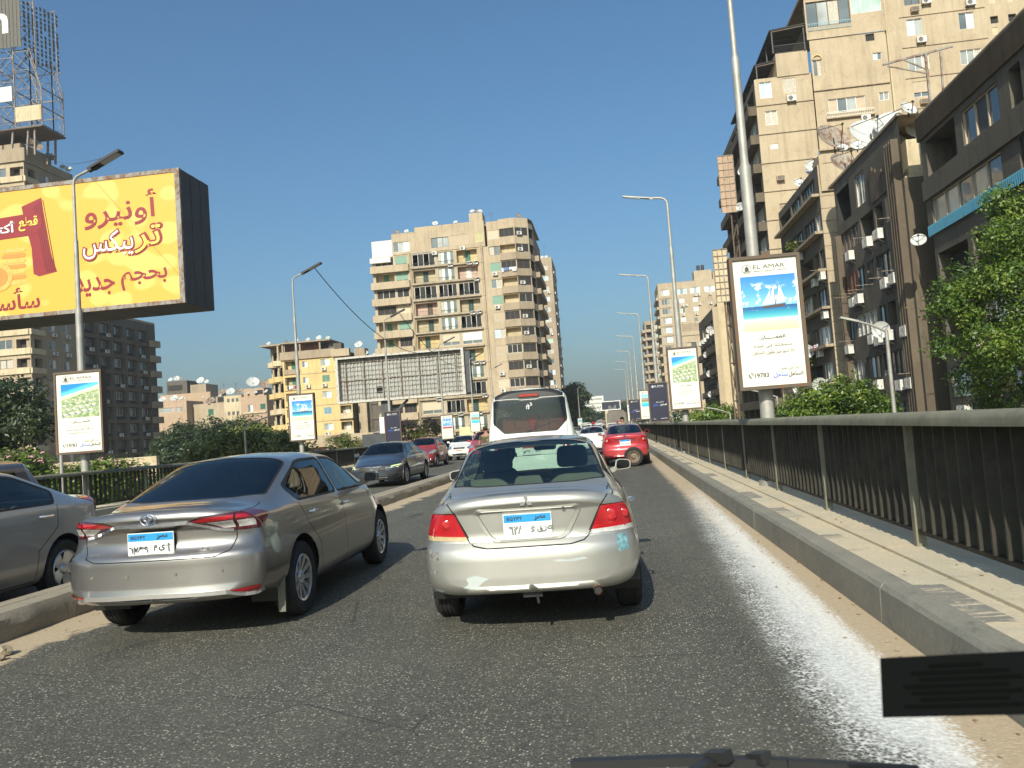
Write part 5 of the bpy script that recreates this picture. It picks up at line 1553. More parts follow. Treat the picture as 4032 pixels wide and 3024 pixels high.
pas = oncoming(S, (-7.68, 30.05, 0), math.pi, 'blue grey saloon with chrome barred grille facing us across the median', hl, [(-.45, .66), (.45, .66), (.43, .53), (-.43, .53)], [[(-.80, .43), (-.48, .41), (-.50, .33), (-.74, .33)], mirror([(-.80, .43), (-.48, .41), (-.50, .33), (-.74, .33)]), rpoly([(-.42, .36), (.42, .36), (.38, .26), (-.38, .26)], .02)])
m = MB()
for z in (.645, .615, .585, .555):
    seg = [(x, fy(S, x, z) + .004, z + abs(x) * .05) for x in np.linspace(-.60, .60, 13)]
    for a, c in zip(seg[:-1], seg[1:]): m.bar(a, c, .014, .011)
for z, w_ in ((.31, .80), (.25, .74)):
    seg = [(x, fy(S, x, z) + .004, z + (abs(x) / .8) ** 2 * .06) for x in np.linspace(-w_, w_, 15)]
    for a, c in zip(seg[:-1], seg[1:]): m.bar(a, c, .014, .014)
m.build('chrome_strip', M['chrome'], pas)
m = MB(); yb_ = fy(S, 0, .62) + .014; ering(m, 0, .615, yb_, .062, .062, .007)
for a, c in (((-.03, .665), (-.008, .62)), ((-.008, .62), (.0, .64)), ((0, .64), (.008, .62)), ((.008, .62), (.03, .665)), ((-.052, .64), (-.025, .565)), ((-.025, .565), (0, .61)), ((0, .61), (.025, .565)), ((.025, .565), (.052, .64))):
    m.bar((a[0], yb_, a[1]), (c[0], yb_, c[1]), .009)
m.build('emblem', M['chrome'], pas, True)
M['drl'] = plain('daylight_strip', (.75, .85, .35), .3); _e = M['drl'].node_tree.nodes['Principled BSDF']; _e.inputs['Emission Color'].default_value = (.8, 1, .35, 1); _e.inputs['Emission Strength'].default_value = 1.2
for sg in (1, -1):
    m = MB()
    seg = [(sg * x, fy(S, x, .68) + .012, .648 + (x - .42) * .16) for x in np.linspace(.44, .80, 7)]
    for a, c in zip(seg[:-1], seg[1:]): m.bar(a, c, .012, .014)
    for xx in (.56, .70): m.bar((sg * xx, fy(S, xx, .64) + .012, .628), (sg * (xx + .07), fy(S, xx + .07, .64) + .012, .640), .012, .012)
    m.build('daytime_light', M['drl'], pas)
plate(pas, 0, fy(S, 0, .44) + .02, .44, 'plate_b', None, None, .34, .16, rz=math.pi)

S = sedan(name='sedan', L=3.98, W=1.70, H=1.52, ya=.75, yf=3.20, deck=1.12, wbase=.30, roof0=1.0, roof1=2.35, cowl=3.05, R=.30, bpil=1.8, paint='p_red2', rim='seven', hood=.98, glass='glass_med', ns=60)
S['mirror_mat'] = 'p_red2'
hl = [(.50, .72), (.62, .86), (.80, .88), (.80, .72), (.62, .68)]
swi = oncoming(S, (-9.62, 43.45, 0), math.pi, 'dark red small sedan behind the blue grey saloon in the oncoming lanes', hl, rpoly([(-.42, .70), (.42, .70), (.38, .48), (-.38, .48)], .05), [rpoly([(.52, .44), (.68, .46), (.68, .36), (.54, .36)], .03), mirror(rpoly([(.52, .44), (.68, .46), (.68, .36), (.54, .36)], .03))])
for sg in (1, -1):
    m = MB(); m.lathe([(0, .02), (.035, .01), (.045, 0)], 14, 0, Matrix.Translation((sg * .61, fy(S, .61, .41) + .0, .41)) @ Matrix.Rotation(R_(90), 4, 'Z')); m.build('fog_lamp', M['hl'], swi, True)
plate(swi, 0, fy(S, 0, .42) + .02, .42, 'plate_b', None, None, .34, .16, rz=math.pi)

S = sedan(name='sedan', L=4.35, W=1.70, H=1.49, ya=.95, yf=3.50, deck=1.08, wbase=.5, roof0=1.3, roof1=2.5, cowl=3.35, R=.30, bpil=2.1, paint='p_white', rim='seven', hood=.98, glass='glass_med', ns=60)
S['mirror_mat'] = 'p_white'
hl = [(.44, .70), (.55, .84), (.78, .86), (.78, .70), (.6, .66)]
lif = oncoming(S, (-9.15, 52.3, 0), math.pi, 'white sedan with an orange taxi plate coming towards us behind the dark red one', hl, rpoly([(-.36, .78), (.36, .78), (.34, .66), (-.34, .66)], .03), [rpoly([(-.45, .40), (.45, .40), (.40, .29), (-.40, .29)], .03)])
plate(lif, 0, fy(S, 0, .53) + .02, .53, 'plate_o', None, None, .42, .20, rz=math.pi)
m = MB(); put_text(m, 'ASIWA', 0, 1.16, fy(S, 0, 1.1) - .62, w=.7, h=.10, bold=.02, flip=True); 
m.build('screen_sticker', M['ink_white'], lif, fix=False)

# silver sedan cut by the left edge, seen from its rear quarter
S = sedan(name='sedan', L=4.46, W=1.70, H=1.50, ya=.93, yf=3.53, deck=1.11, wbase=.50, roof0=1.35, roof1=2.6, cowl=3.45, R=.325, bpil=2.15, paint='p_silver2', rim='five', hood=.98, glass='glass_med', ns=84)
rear_lamps(S, [(.86, .90), (.60, .90), (.60, 1.02), (.86, 1.04)], None, [(.02, .96), (.20, 1.0), (.42, 1.075), (.20, 1.10), (.02, 1.08)])
car(S, (-6.97, 9.42, 0), math.pi, 'silver sedan cut off by the left edge, facing us beyond the median')

# hatch-bodied vehicles share another description
def hatch(**k):
    L, W, H = k['L'], k['W'], k['H']; hz = k.get('hood', 1.05); cowl, rf = k['cowl'], k['roof1']; bl = k.get('belt', 1.05)
    S = dict(name=k.get('name', 'suv'), L=L, ya=k['ya'], yf=k['yf'], R=k['R'],
        zb={0: .36, .5: .30, 1.4: .26, L - 1: .26, L: .32}, wb={0: W * .44, 1: W * .465, L - .4: W * .45, L: W * .42},
        zm={0: .7, L: .6}, wm={0: W * .47, .4: W * .492, 2: W * .5, L - .5: W * .485, L: W * .45},
        zs={0: bl, cowl: bl - .03, k['yf']: hz - .08, L: hz - .28}, ws={0: W * .44, .5: W * .465, cowl: W * .46, L - .3: W * .42, L: W * .38},
        zr={0: H - .12, .4: H - .08, rf: H - .10, cowl: bl + .06, k['yf']: hz - .01, L: hz - .2}, wr={0: W * .375, .4: W * .39, rf: W * .375, cowl: W * .41, L: W * .33},
        zt={0: H - .06, .3: H - .01, (rf + .3) / 2: H, rf: H - .03, cowl: bl + .10, k['yf']: hz + .03, L: hz - .14},
        prof_r=k.get('prof_r', [(.3, .05), (.5, 0), (.7, .0), (.78, .06), (bl, .10), (H - .08, .32), (H, .34)]), prof_f=[(.2, .08), (.45, 0), (.65, 0), (hz - .2, .04), (hz, .18)],
        plan_r=(.16, 3.4), plan_f=(.25, 3.0), paint=k['paint'], rim=k.get('rim', 'five'), shelf=(.4, 1.0, bl - .1), dash=bl - .05, seat_y=rf - .8, seat_z=H - .3, mirror=(cowl - .35, bl + .1, .18), regions=[], gaps=[], ns=k.get('ns', 60), tw=.22)
    S['mirror_mat'] = k['paint']
    zt = H - .17
    bp = k.get('bpil', (rf + 1) / 2)
    S['regions'] += [(rpoly([(bp + .04, bl + .04), (cowl - .35, bl + .04), (rf + .15, zt - .08), (rf - .05, zt), (bp + .04, zt)], .03), ('front_side_window', 'x'), 'LR', 'glass_med', -.004, None),
                     (rpoly([(.75, bl + .05), (bp - .04, bl + .04), (bp - .04, zt), (.85, zt - .02)], .04), ('rear_side_window', 'x'), 'LR', 'glass_med', -.004, None),
                     (rpoly([(-W * .36, bl + .08), (W * .36, bl + .08), (W * .33, zt + .03), (-W * .33, zt + .03)], .06), ('rear_window', 'y'), 'rear', k.get('glass', 'glass_med'), -.003, (.02, 'gap', 'window_seal')),
                     (rpoly([(-W * .30, rf + .05), (W * .30, rf + .05), (W * .38, cowl - .14), (W * .25, cowl - .03), (-W * .25, cowl - .03), (-W * .38, cowl - .14)], .05), ('windscreen', 'z'), 'ftop', 'glass_med', -.003, None)]
    S['handles'] = [(bp + .14, bl - .12, W * .5 - .03), (.95, bl - .12, W * .5 - .03)]
    S['handle_mat'] = k['paint']
    return S
S = hatch(L=4.4, W=1.80, H=1.62, ya=.85, yf=3.45, cowl=3.3, roof1=2.3, R=.35, paint='p_navy', belt=1.02, bpil=1.9, prof_r=[(.3, .05), (.5, 0), (.9, .04), (1.05, .10), (1.5, .42), (1.55, .30), (1.62, .28)])
rear_lamps(S, [(.86, .90), (.62, .92), (.62, 1.05), (.86, 1.12)], None, [(.02, .95), (.35, 1.05), (.35, 1.15), (.05, 1.12)])
car(S, (-9.62, 12.05, 0), math.pi, 'dark navy hatchback roof beyond the silver sedan at the left edge')
S = hatch(L=4.3, W=1.80, H=1.66, ya=.85, yf=3.4, cowl=3.2, roof1=2.25, R=.34, paint='p_red', belt=1.04, bpil=1.9)
hl = [(.50, .80), (.60, .93), (.84, .95), (.84, .80), (.65, .76)]
oncoming(S, (-6.75, 46.3, 0), math.pi, 'bright red car mostly hidden by the green-shirted man and the minibus', hl, rpoly([(-.40, .82), (.40, .82), (.38, .62), (-.38, .62)], .03), [rpoly([(-.5, .46), (.5, .46), (.45, .34), (-.45, .34)], .03)])

# ---------------- white minibus
L, W, H = 6.9, 2.06, 2.60
S = dict(name='minibus', L=L, ya=1.6, yf=5.3, R=.37, zb={0: .42, L: .42}, wb={0: W * .46, L: W * .46}, zm={0: 1.0, L: 1.0}, wm={0: W * .49, .5: W * .5, L: W * .49},
    zs={0: 1.45, L: 1.4}, ws={0: W * .485, L: W * .48}, zr={0: 2.30, .5: 2.33, L - .6: 2.36, L: 1.9}, wr={0: W * .41, .5: W * .425, L - .6: W * .42, L: W * .40}, zt={0: 2.46, .5: 2.50, 3: 2.52, L - .8: 2.45, L: 2.1},
    prof_r=[(.4, .0), (.7, 0), (1.3, .01), (2.1, .06), (2.4, .09), (2.6, .18)], prof_f=[(.4, 0), (1.2, .05), (2.2, .5)], plan_r=(.13, 6), plan_f=(.2, 3), paint='p_bus', rim='steel', cabin=False, regions=[], gaps=[], ns=70, rr=.13, rs=.1, er=.07, tw=.21, smooth=.12)
black = rpoly([(-.80, 2.60), (.80, 2.60), (.82, 1.68), (.62, 1.44), (-.62, 1.44), (-.82, 1.68)], .05)
S['regions'] += [(rpoly([(-.81, 2.20), (-.28, 2.20), (-.20, 2.17), (.20, 2.17), (.28, 2.20), (.81, 2.20), (.84, 1.69), (.61, 1.46), (-.61, 1.46), (-.84, 1.69)], .035), ('rear_window', 'y'), 'rear', 'glass_bus', -.004, (.03, 'blackp', 'window_seal')),
    ([(-.82, 2.44), (.82, 2.44), (.80, 2.24), (.28, 2.24), (.2, 2.21), (-.2, 2.21), (-.28, 2.24), (-.80, 2.24)], ('upper_panel', 'y'), 'rear', 'blackp', .002, None),
    (rpoly([(.9, 1.35), (6.3, 1.35), (6.3, 2.1), (.9, 2.1)], .08), ('side_window', 'x'), 'LR', 'glass_med', -.003, None)]
S['gaps'] += [([(-.84, 2.4), (-.85, 1.7), (-.85, .9)], 'y', 'rear'), ([(.84, 2.4), (.85, 1.7), (.85, .9)], 'y', 'rear'), ([(-.85, .9), (.85, .9)], 'y', 'rear'), ([(-.5, 1.33), (.5, 1.33), (.62, 1.26), (.5, 1.20), (-.5, 1.20), (-.62, 1.26), (-.5, 1.33)], 'y', 'rear')]
bus, _ = car(S, (-1.87, 18.85, 0), R_(3.6), 'white minibus ahead of the silver sedan with a big rear window and red seats', 'minibus')
m = MB(); m.prism(rpoly([(-.24, 2.27), (.24, 2.27), (.24, 2.34), (-.24, 2.34)], .03), ry(0, 2.3) - .03, ry(0, 2.3) + .02); m.build('high_brake_light', M['lamp_redd'], bus, 40)
m = MB(); m.prism(rpoly([(-.22, 2.285), (.22, 2.285), (.22, 2.325), (-.22, 2.325)], .02), ry(0, 2.3) - .036, ry(0, 2.3) - .029); m.build('brake_light_lens', M['lamp_red'], bus)
for sg in (1, -1):
    for zc, mt_ in ((1.18, 'lamp_clear'), (1.02, 'lamp_red')):
        m = MB(); m.lathe([(.095, .02), (.10, -.015), (.085, -.03), (.05, -.036), (0, -.036)], 20, 0, Matrix.Translation((sg * .80, ry(.80, zc), zc)) @ Matrix.Rotation(R_(90), 4, 'Z'))
        m.build('tail_lamp', M['lamp_redd' if zc > 1.1 else 'lamp_red'], bus, 50)
plate(bus, -.02, ry(0, 1.02) - .03, 1.03, 'plate_r', '١٨٣٢', ['س', 'ر'], .42, .22)
m = MB(); m.bar((-.09, ry(0, 1.2) - .03, 1.18), (.09, ry(0, 1.2) - .03, 1.18), .04, .05); m.build('plate_lamp', M['blackp'], bus)
m = MB(); r = random.Random(4); yk = ry(0, 2.05) - .012
for k in range(9):   # white rampant-beast style decal drawn with loose strokes
    a = r.uniform(0, 6); cx, cz = r.uniform(-.05, .05), 2.04 + r.uniform(-.07, .07)
    pts = [(cx + math.cos(a + i * .7) * (.035 - .003 * i), yk, cz + math.sin(a + i * .7) * .04) for i in range(5)]
    m.tube(pts, .007, 4)
m.build('window_decal', M['ink_white'], bus)
M['seat_red'] = plain('red_seat', (.20, .05, .035), .8); M['fabric_red'] = plain('red_cloth', (.42, .01, .015), .8)
for x in (-.62, -.2, .22, .64):
    m = MB(); m.prism(rpoly([(x - .20, 1.0), (x + .20, 1.0), (x + .20, 1.75), (x + .12, 1.84), (x - .12, 1.84), (x - .20, 1.75)], .06), .75, .88); m.build('seat', M['seat_red'], bus, 40)
m = MB(); m.prism([(-.14, 1.86), (.18, 1.86), (.10, 1.62), (.06, 1.46), (.0, 1.46), (-.03, 1.66)], .70, .73); m.build('red_cloth', M['fabric_red'], bus)
m = MB(); m.box(-.95, .95, .5, 6.2, .55, .62); m.build('floor', M['inside'], bus)
m = MB(); m.bar((-.1, ry(0, 1.45) - .02, 1.45), (.74, ry(.7, 1.7) - .02, 1.72), .02, .03); m.build('rear_wiper', M['blackp'], bus)

# ---------------- white taxi between minibus and red sedan, then the thinning traffic beyond
S = sedan(name='taxi', L=4.3, W=1.68, H=1.46, ya=.92, yf=3.45, deck=1.08, wbase=.5, roof0=1.3, roof1=2.4, cowl=3.3, R=.30, bpil=2.0, paint='p_white', rim='steel', hood=.98, glass='glass_med', ns=50)
rear_lamps(S, [(.80, .80), (.55, .80), (.55, 1.0), (.80, 1.0)])
tx, _ = car(S, (-1.05, 41.5, 0), 0, 'white taxi with a roof rack, half hidden by the red sedan', 'taxi')
m = MB()
for y in (1.5, 1.9, 2.3): m.bar((-.55, y, 1.56), (.55, y, 1.56), .03)
for x in (-.55, .55): m.bar((x, 1.4, 1.56), (x, 2.4, 1.56), .03); m.bar((x, 1.5, 1.42), (x, 1.5, 1.56), .03); m.bar((x, 2.3, 1.42), (x, 2.3, 1.56), .03)
m.build('roof_rack', M['p_white'], tx)
m = MB(); m.lathe([(0, 0), (.07, .02), (.09, .08), (.05, .14), (0, .15)], 12, 0, Matrix.Translation((.1, 1.4, 1.55)) @ Matrix.Rotation(R_(-90), 4, 'Y')); m.build('roof_lamp', M['lamp_red'], tx, True)
S = hatch(name='car', L=4.2, W=1.72, H=1.52, ya=.8, yf=3.35, cowl=3.1, roof1=2.1, R=.31, paint='p_navy', belt=1.0, ns=40)
rear_lamps(S, [(.84, .85), (.62, .85), (.62, 1.0), (.84, 1.0)])
dk, _ = car(S, (-2.55, 31.5, 0), 0, 'dark car peeping out beyond the right side of the minibus')
S = hatch(name='microbus', L=4.8, W=1.75, H=1.98, ya=.9, yf=3.9, cowl=4.2, roof1=3.6, R=.33, paint='p_white', belt=1.15, ns=40, prof_r=[(.3, 0), (1.2, .02), (1.9, .15)])
rear_lamps(S, [(.84, .7), (.70, .7), (.70, 1.1), (.84, 1.1)])
mb, _ = car(S, (-3.7, 62, 0), 0, 'white microbus roof rising behind the taxi', 'microbus')
S = hatch(name='car', L=4.3, W=1.78, H=1.68, ya=.8, yf=3.35, cowl=3.1, roof1=2.1, R=.34, paint='p_navy', belt=1.05, ns=40)
rear_lamps(S, [(.84, .85), (.62, .85), (.62, 1.0), (.84, 1.0)])
dk2, _ = car(S, (-3.45, 52, 0), 0, 'dark blue estate car just left of the taxi', 'car')
def dup(root, loc, rz, label, group=None):
    r_ = root.copy(); COL.objects.link(r_); r_.location = loc; r_.rotation_euler = (0, 0, rz); r_['label'] = label
    if group: r_['group'] = group
    for ch in list(root.children):
        c = ch.copy(); COL.objects.link(c); c.parent = r_
        for g in ch.children:
            d = g.copy(); COL.objects.link(d); d.parent = c
    return r_
GR = 'distant traffic on the bridge'
for root, spots in ((tx, [(.3, 56, 0, 'white taxi two cars ahead of the red sedan'), (-1.3, 96, 0, 'small far white taxi in the middle of our lane'), (-8.0, 88, math.pi, 'far white taxi in the oncoming lanes')]),
                    (dk, [(-1.2, 72, 0, 'far dark hatchback in front of the grey lorry'), (-3.6, 84, 0, 'far dark hatchback left of the grey lorry'), (-9.6, 70, math.pi, 'far dark hatchback in the oncoming lanes')]),
                    (mb, [(-7.6, 112, math.pi, 'far white microbus in the oncoming lanes'), (-3.4, 108, 0, 'far white microbus behind the others')])):
    for (x, y, a, lab) in spots: dup(root, (x, y, 0), a, lab, GR)
# lorry with a grey tarpaulin
M['tarp'] = wallmat('tarpaulin', (.20, .18, .155), (.16, .145, .125), (.09, .08, .07), .3)
t = empty('lorry', (.75, 112, 0), 0, 'lorry under a dull grey tarpaulin filling the end of our lane', 'lorry')
m = MB(); m.prism([(-1.35, 1.5), (1.35, 1.5), (1.35, 2.9), (1.0, 3.35), (-1.0, 3.35), (-1.35, 2.9)], 0, 9, 0); m.build('tarpaulin', M['tarp'], t)
m = MB(); m.box(-1.3, 1.3, 0, 9.2, 1.0, 1.45); m.box(-1.3, 1.3, -.02, .02, .5, 1.0); m.build('load_bed', M['blackp'], t)
m = MB(); m.box(-1.2, 1.2, 9.3, 11.2, .6, 2.9); m.build('cab', M['p_white'], t)
for y in (1.5, 2.8, 10):
    for x in (-1.1, 1.1): add_wheel(t, x, y, .5, .3, 'steel')
t = empty('pickup_truck', (-2.0, 128, 0), 0, 'pickup loaded with a dark bundle left of the grey lorry', 'pickup')
m = MB(); m.box(-.9, .9, 0, 4.8, .5, 1.15); m.box(-.85, .85, 2.2, 3.6, 1.15, 1.8); m.build('body', M['p_white'], t)
m = MB(); m.prism([(-.85, 1.15), (.9, 1.15), (.95, 1.9), (.5, 2.5), (-.2, 2.3), (-.8, 1.7)], .2, 2.0); m.build('load', M['scuff_dark'], t)
for y in (.9, 3.9):
    for x in (-.8, .8): add_wheel(t, x, y, .36, .22, 'steel')

# ------------------------------------------------------------------ people
def skin_fig(name, verts, edges, radii, mat, parent, root=0):
    me = bpy.data.meshes.new(name); me.from_pydata(verts, edges, [])
    o = bpy.data.objects.new(name, me); COL.objects.link(o)
    o.modifiers.new('s', 'SKIN'); sv = me.skin_vertices[0].data
    for i, r in enumerate(radii): sv[i].radius = (r if hasattr(r, '__len__') else (r, r))
    sv[root].use_root = True
    sub = o.modifiers.new('u', 'SUBSURF'); sub.levels = 2; sub.render_levels = 2
    dg = bpy.context.evaluated_depsgraph_get(); dg.update()
    m2 = bpy.data.meshes.new_from_object(o.evaluated_get(dg)); bpy.data.objects.remove(o)
    m2.name = name; m2.materials.clear(); m2.materials.append(M[mat]); m2.polygons.foreach_set('use_smooth', [True] * len(m2.polygons))
    return link(name, m2, parent)
M['shirt_green'] = plain('olive_shirt', (.075, .07, .035), .9); M['trousers'] = plain('dark_trousers', (.03, .03, .035), .9); M['shirt_w'] = plain('pale_shirt', (.45, .42, .4), .9)
M['bald'] = plain('balding_scalp', (.40, .20, .12), .45)
def person(loc, rz, label, shirt, balding=False, arm=None):
    t = empty('person', loc, rz, label, 'person')
    # skin: head, neck, arms down to the fingers, as one body (facing local -y)
    a = arm or [(-.23, 0, 1.40), (-.29, .02, 1.14), (-.27, -.12, .92)]
    b_ = [(-x, y, z) for x, y, z in [(-.23, 0, 1.40), (-.29, .02, 1.12), (-.29, -.06, .86)]]
    V = [(0, 0, .95), (0, .01, 1.2), (0, .0, 1.38), (0, 0, 1.49), (0, -.01, 1.60), (0, -.015, 1.68)] + a + b_ + [(-.10, 0, .90), (-.11, -.01, .50), (-.11, .02, .09), (-.11, -.14, .05), (.10, 0, .90), (.11, -.01, .50), (.11, .02, .09), (.11, -.14, .05)]
    E = [(0, 1), (1, 2), (2, 3), (3, 4), (4, 5), (2, 6), (6, 7), (7, 8), (2, 9), (9, 10), (10, 11), (0, 12), (12, 13), (13, 14), (14, 15), (0, 16), (16, 17), (17, 18), (18, 19)]
    Rd = [(.15, .11), (.15, .11), (.15, .10), .055, (.078, .095), (.072, .088), .052, .04, .028, .052, .04, .028, .085, .058, .042, .04, .085, .058, .042, .04]
    skin_fig('body', V, E, Rd, 'skin', t)
    for hx, hy, hz in (a[-1], b_[-1]):   # hands
        s = 1 if hx > 0 else -1
        vs = [(hx, hy, hz), (hx, hy - .01, hz - .08)]; es = [(0, 1)]; rd = [(.022, .03), (.014, .036)]
        for i in range(4):
            k = len(vs); yy = hy - .035 + i * .02
            vs += [(hx, yy, hz - .12), (hx - s * .012, yy - .006, hz - .165 + abs(i - 1.5) * .008)]; es += [(1, k), (k, k + 1)]; rd += [.009, .0075]
        k = len(vs); vs += [(hx - s * .015, hy - .045, hz - .05), (hx - s * .02, hy - .06, hz - .10)]; es += [(0, k), (k, k + 1)]; rd += [.010, .008]
        skin_fig('hand', vs, es, rd, 'skin', t)
    V2 = [(0, 0, .93), (0, .01, 1.2), (0, .0, 1.36), (0, 0, 1.44), a[0], tuple((Vector(a[0]) * .45 + Vector(a[1]) * .55)), b_[0], tuple((Vector(b_[0]) * .45 + Vector(b_[1]) * .55))]
    skin_fig('shirt', V2, [(0, 1), (1, 2), (2, 3), (2, 4), (4, 5), (2, 6), (6, 7)], [(.18, .13), (.18, .13), (.175, .12), .075, .072, .06, .072, .06], shirt, t)
    skin_fig('trousers', [(0, 0, .98), (-.10, 0, .88), (-.11, -.01, .5), (-.11, .02, .12), (.10, 0, .88), (.11, -.01, .5), (.11, .02, .12)], [(0, 1), (1, 2), (2, 3), (0, 4), (4, 5), (5, 6)], [(.17, .13), .105, .075, .06, .105, .075, .06], 'trousers', t)
    bm = bmesh.new(); bmesh.ops.create_uvsphere(bm, u_segments=20, v_segments=14, radius=1)
    for v in bm.verts:
        v.co = Vector((v.co.x * .087, v.co.y * .107 + .004, v.co.z * .105 + 1.665))
    def keep(c): return (c.z > 1.70 + (c.y < 0) * .02 + (-c.y) * .35) or (c.y > .03 and c.z > 1.575)
    kill = [f for f in bm.faces if not keep(f.calc_center_median()) or (balding and f.calc_center_median().z > 1.735)]
    bmesh.ops.delete(bm, geom=kill, context='FACES')
    me = bpy.data.meshes.new('hair'); bm.to_mesh(me); bm.free(); me.materials.append(M['hair']); me.polygons.foreach_set('use_smooth', [True] * len(me.polygons)); link('hair', me, t)
    for sg in (1, -1):
        m = MB(); m.lathe([(0, 0), (.022, .004), (.026, .014), (.01, .02)], 10, 0, Matrix.Translation((sg * .080, .005, 1.635)) @ Matrix.Scale(sg, 4, (1, 0, 0))); m.build('ear', M['skin'], t, True)
        m = MB(); m.lathe([(0, -.004), (.011, 0)], 10, 0, Matrix.Translation((sg * .032, -.098, 1.655)) @ Matrix.Rotation(R_(90), 4, 'Z')); m.build('eye', M['hair'], t)
        m = MB(); m.bar((sg * .015, -.1, 1.682), (sg * .052, -.094, 1.686), .008, .008); m.build('eyebrow', M['hair'], t)
    m = MB(); m.tube([(0, -.09, 1.665), (0, -.118, 1.628), (0, -.10, 1.618)], [.010, .016, .012], 8); m.build('nose', M['skin'], t, True)
    m = MB(); m.bar((-.026, -.097, 1.59), (.026, -.097, 1.59), .012, .008); m.build('mouth', M['cloth_red'], t)
    m = MB()
    for x in (-.11, .11): m.prism(rpoly([(x - .05, -.20), (x + .05, -.20), (x + .04, .08), (x - .04, .08)], .03), 0, .07, 0, 'z')
    m.build('shoes', M['blackp'], t)
    return t
person((-4.35, 28.0, 0), R_(155), 'balding man in an olive shirt standing left of the minibus with his back to us', 'shirt_green', True)
person((.45, 34.6, 0), R_(-15), 'dark haired man looking over the roof of the red sedan', 'shirt_w')

# driver of the silver sedan, seated
def driver(parent, label):
    t = empty('person', (0, 0, 0), 0, label, 'person')
    w = parent.matrix_world if False else (Matrix.Translation(parent.location) @ Matrix.Rotation(parent.rotation_euler.z, 4, 'Z'))
    p = w @ Vector((-.30, 2.10, 0)); t.location = p; t.rotation_euler = (0, 0, parent.rotation_euler.z)
    V = [(0, 0, .62), (0, -.03, .85), (0, -.03, 1.02), (.0, -.01, 1.12), (.02, 0, 1.22), (.025, 0, 1.29), (-.19, .0, 1.02), (-.24, .18, .88), (-.12, .42, .95), (.19, .0, 1.02), (.24, .18, .88), (.12, .42, .95), (-.11, .3, .60), (-.12, .62, .42), (.11, .3, .60), (.12, .62, .42)]
    E = [(0, 1), (1, 2), (2, 3), (3, 4), (4, 5), (2, 6), (6, 7), (7, 8), (2, 9), (9, 10), (10, 11), (0, 12), (12, 13), (0, 14), (14, 15)]
    skin_fig('body', V, E, [(.16, .12), (.16, .11), (.17, .1), .055, (.08, .095), (.075, .09), .055, .042, .032, .055, .042, .032, .08, .055, .08, .055], 'trousers', t)
    bm = bmesh.new(); bmesh.ops.create_uvsphere(bm, u_segments=18, v_segments=12, radius=1)
    for v in bm.verts: v.co = Vector((v.co.x * .092 + .025, v.co.y * .11 - .005, v.co.z * .105 + 1.285))
    bmesh.ops.delete(bm, geom=[f for f in bm.faces if f.calc_center_median().z < 1.25 and f.calc_center_median().y > 0], context='FACES')
    me = bpy.data.meshes.new('hair'); bm.to_mesh(me); bm.free(); me.materials.append(M['hair']); link('hair', me, t)
    for sg in (1, -1):
        m = MB(); m.lathe([(0, 0), (.022, .004), (.026, .014), (.01, .02)], 10, 0, Matrix.Translation((.025 + sg * .082, .0, 1.25)) @ Matrix.Scale(sg, 4, (1, 0, 0))); m.build('ear', M['skin'], t, True)
    for hx in (-.12, .12):
        vs = [(hx, .42, .95), (hx, .47, .99)]; es = [(0, 1)]; rd = [(.025, .03), (.016, .034)]
        for i in range(4):
            k = len(vs); vs += [(hx + (-.03 + i * .02), .51, 1.0), (hx + (-.03 + i * .02), .53, .97)]; es += [(1, k), (k, k + 1)]; rd += [.009, .008]
        k = len(vs); vs += [(hx + (.03 if hx < 0 else -.03), .46, 1.02)]; es.append((0, k)); rd.append(.01)
        skin_fig('hand', vs, es, rd, 'skin', t)
driver(lan, 'driver silhouette behind the wheel of the old silver sedan')
# ------------------------------------------------------------------ buildings
M['green_dk'] = plain('green_dk', (.03, .075, .06), .6)
_cache = {}
def cmesh(key, fn):
    if key not in _cache: _cache[key] = fn()
    return _cache[key]
def frame_mesh(w, h, n, mat, arch=False):
    def f():
        m = MB(); b = .055; d = .05
        m.box(0, w, -d, d, 0, b); m.box(0, w, -d, d, h - b, h); m.box(0, b, -d, d, b, h - b); m.box(w - b, w, -d, d, b, h - b)
        for k in range(1, n): m.box(w * k / n - .035, w * k / n + .035, -d * .8, d * .8, b, h - b)
        return m.mesh('window', M[mat])
    return cmesh(('fr', round(w, 2), round(h, 2), n, mat), f)
def pane_mesh(w, h, mats):
    n = len(mats)
    def f():
        m = MB()
        for k in range(n): m.add([(w * k / n, .03 + .008 * (k % 2), .03), (w * (k + 1) / n, .03 + .008 * (k % 2), .03), (w * (k + 1) / n, .03 + .008 * (k % 2), h - .03), (w * k / n, .03 + .008 * (k % 2), h - .03)], [(0, 1, 2, 3)], k)
        return m.mesh('pane', [M[q] for q in mats], fix=False)
    return cmesh(('pn', round(w, 2), round(h, 2), tuple(mats)), f)
def shutter_mesh(w, h, mat, slats=9):
    def f():
        m = MB(); n = 2 if w > .9 else 1
        for k in range(n):
            a, c = w * k / n + .02, w * (k + 1) / n - .02
            m.box(a, a + .07, -.03, .03, 0, h); m.box(c - .07, c, -.03, .03, 0, h); m.box(a, c, -.028, .028, 0, .07); m.box(a, c, -.028, .028, h - .07, h)
            for q in range(slats):
                z = .09 + (h - .2) * q / slats
                m.add([(a + .07, .02, z), (c - .07, .02, z), (c - .07, -.02, z + (h - .2) / slats * .8), (a + .07, -.02, z + (h - .2) / slats * .8)], [(0, 1, 2, 3)])
        m.box(.03, w - .03, .035, .045, 0, h)
        return m.mesh('shutter', M[mat])
    return cmesh(('sh', round(w, 2), round(h, 2), mat), f)
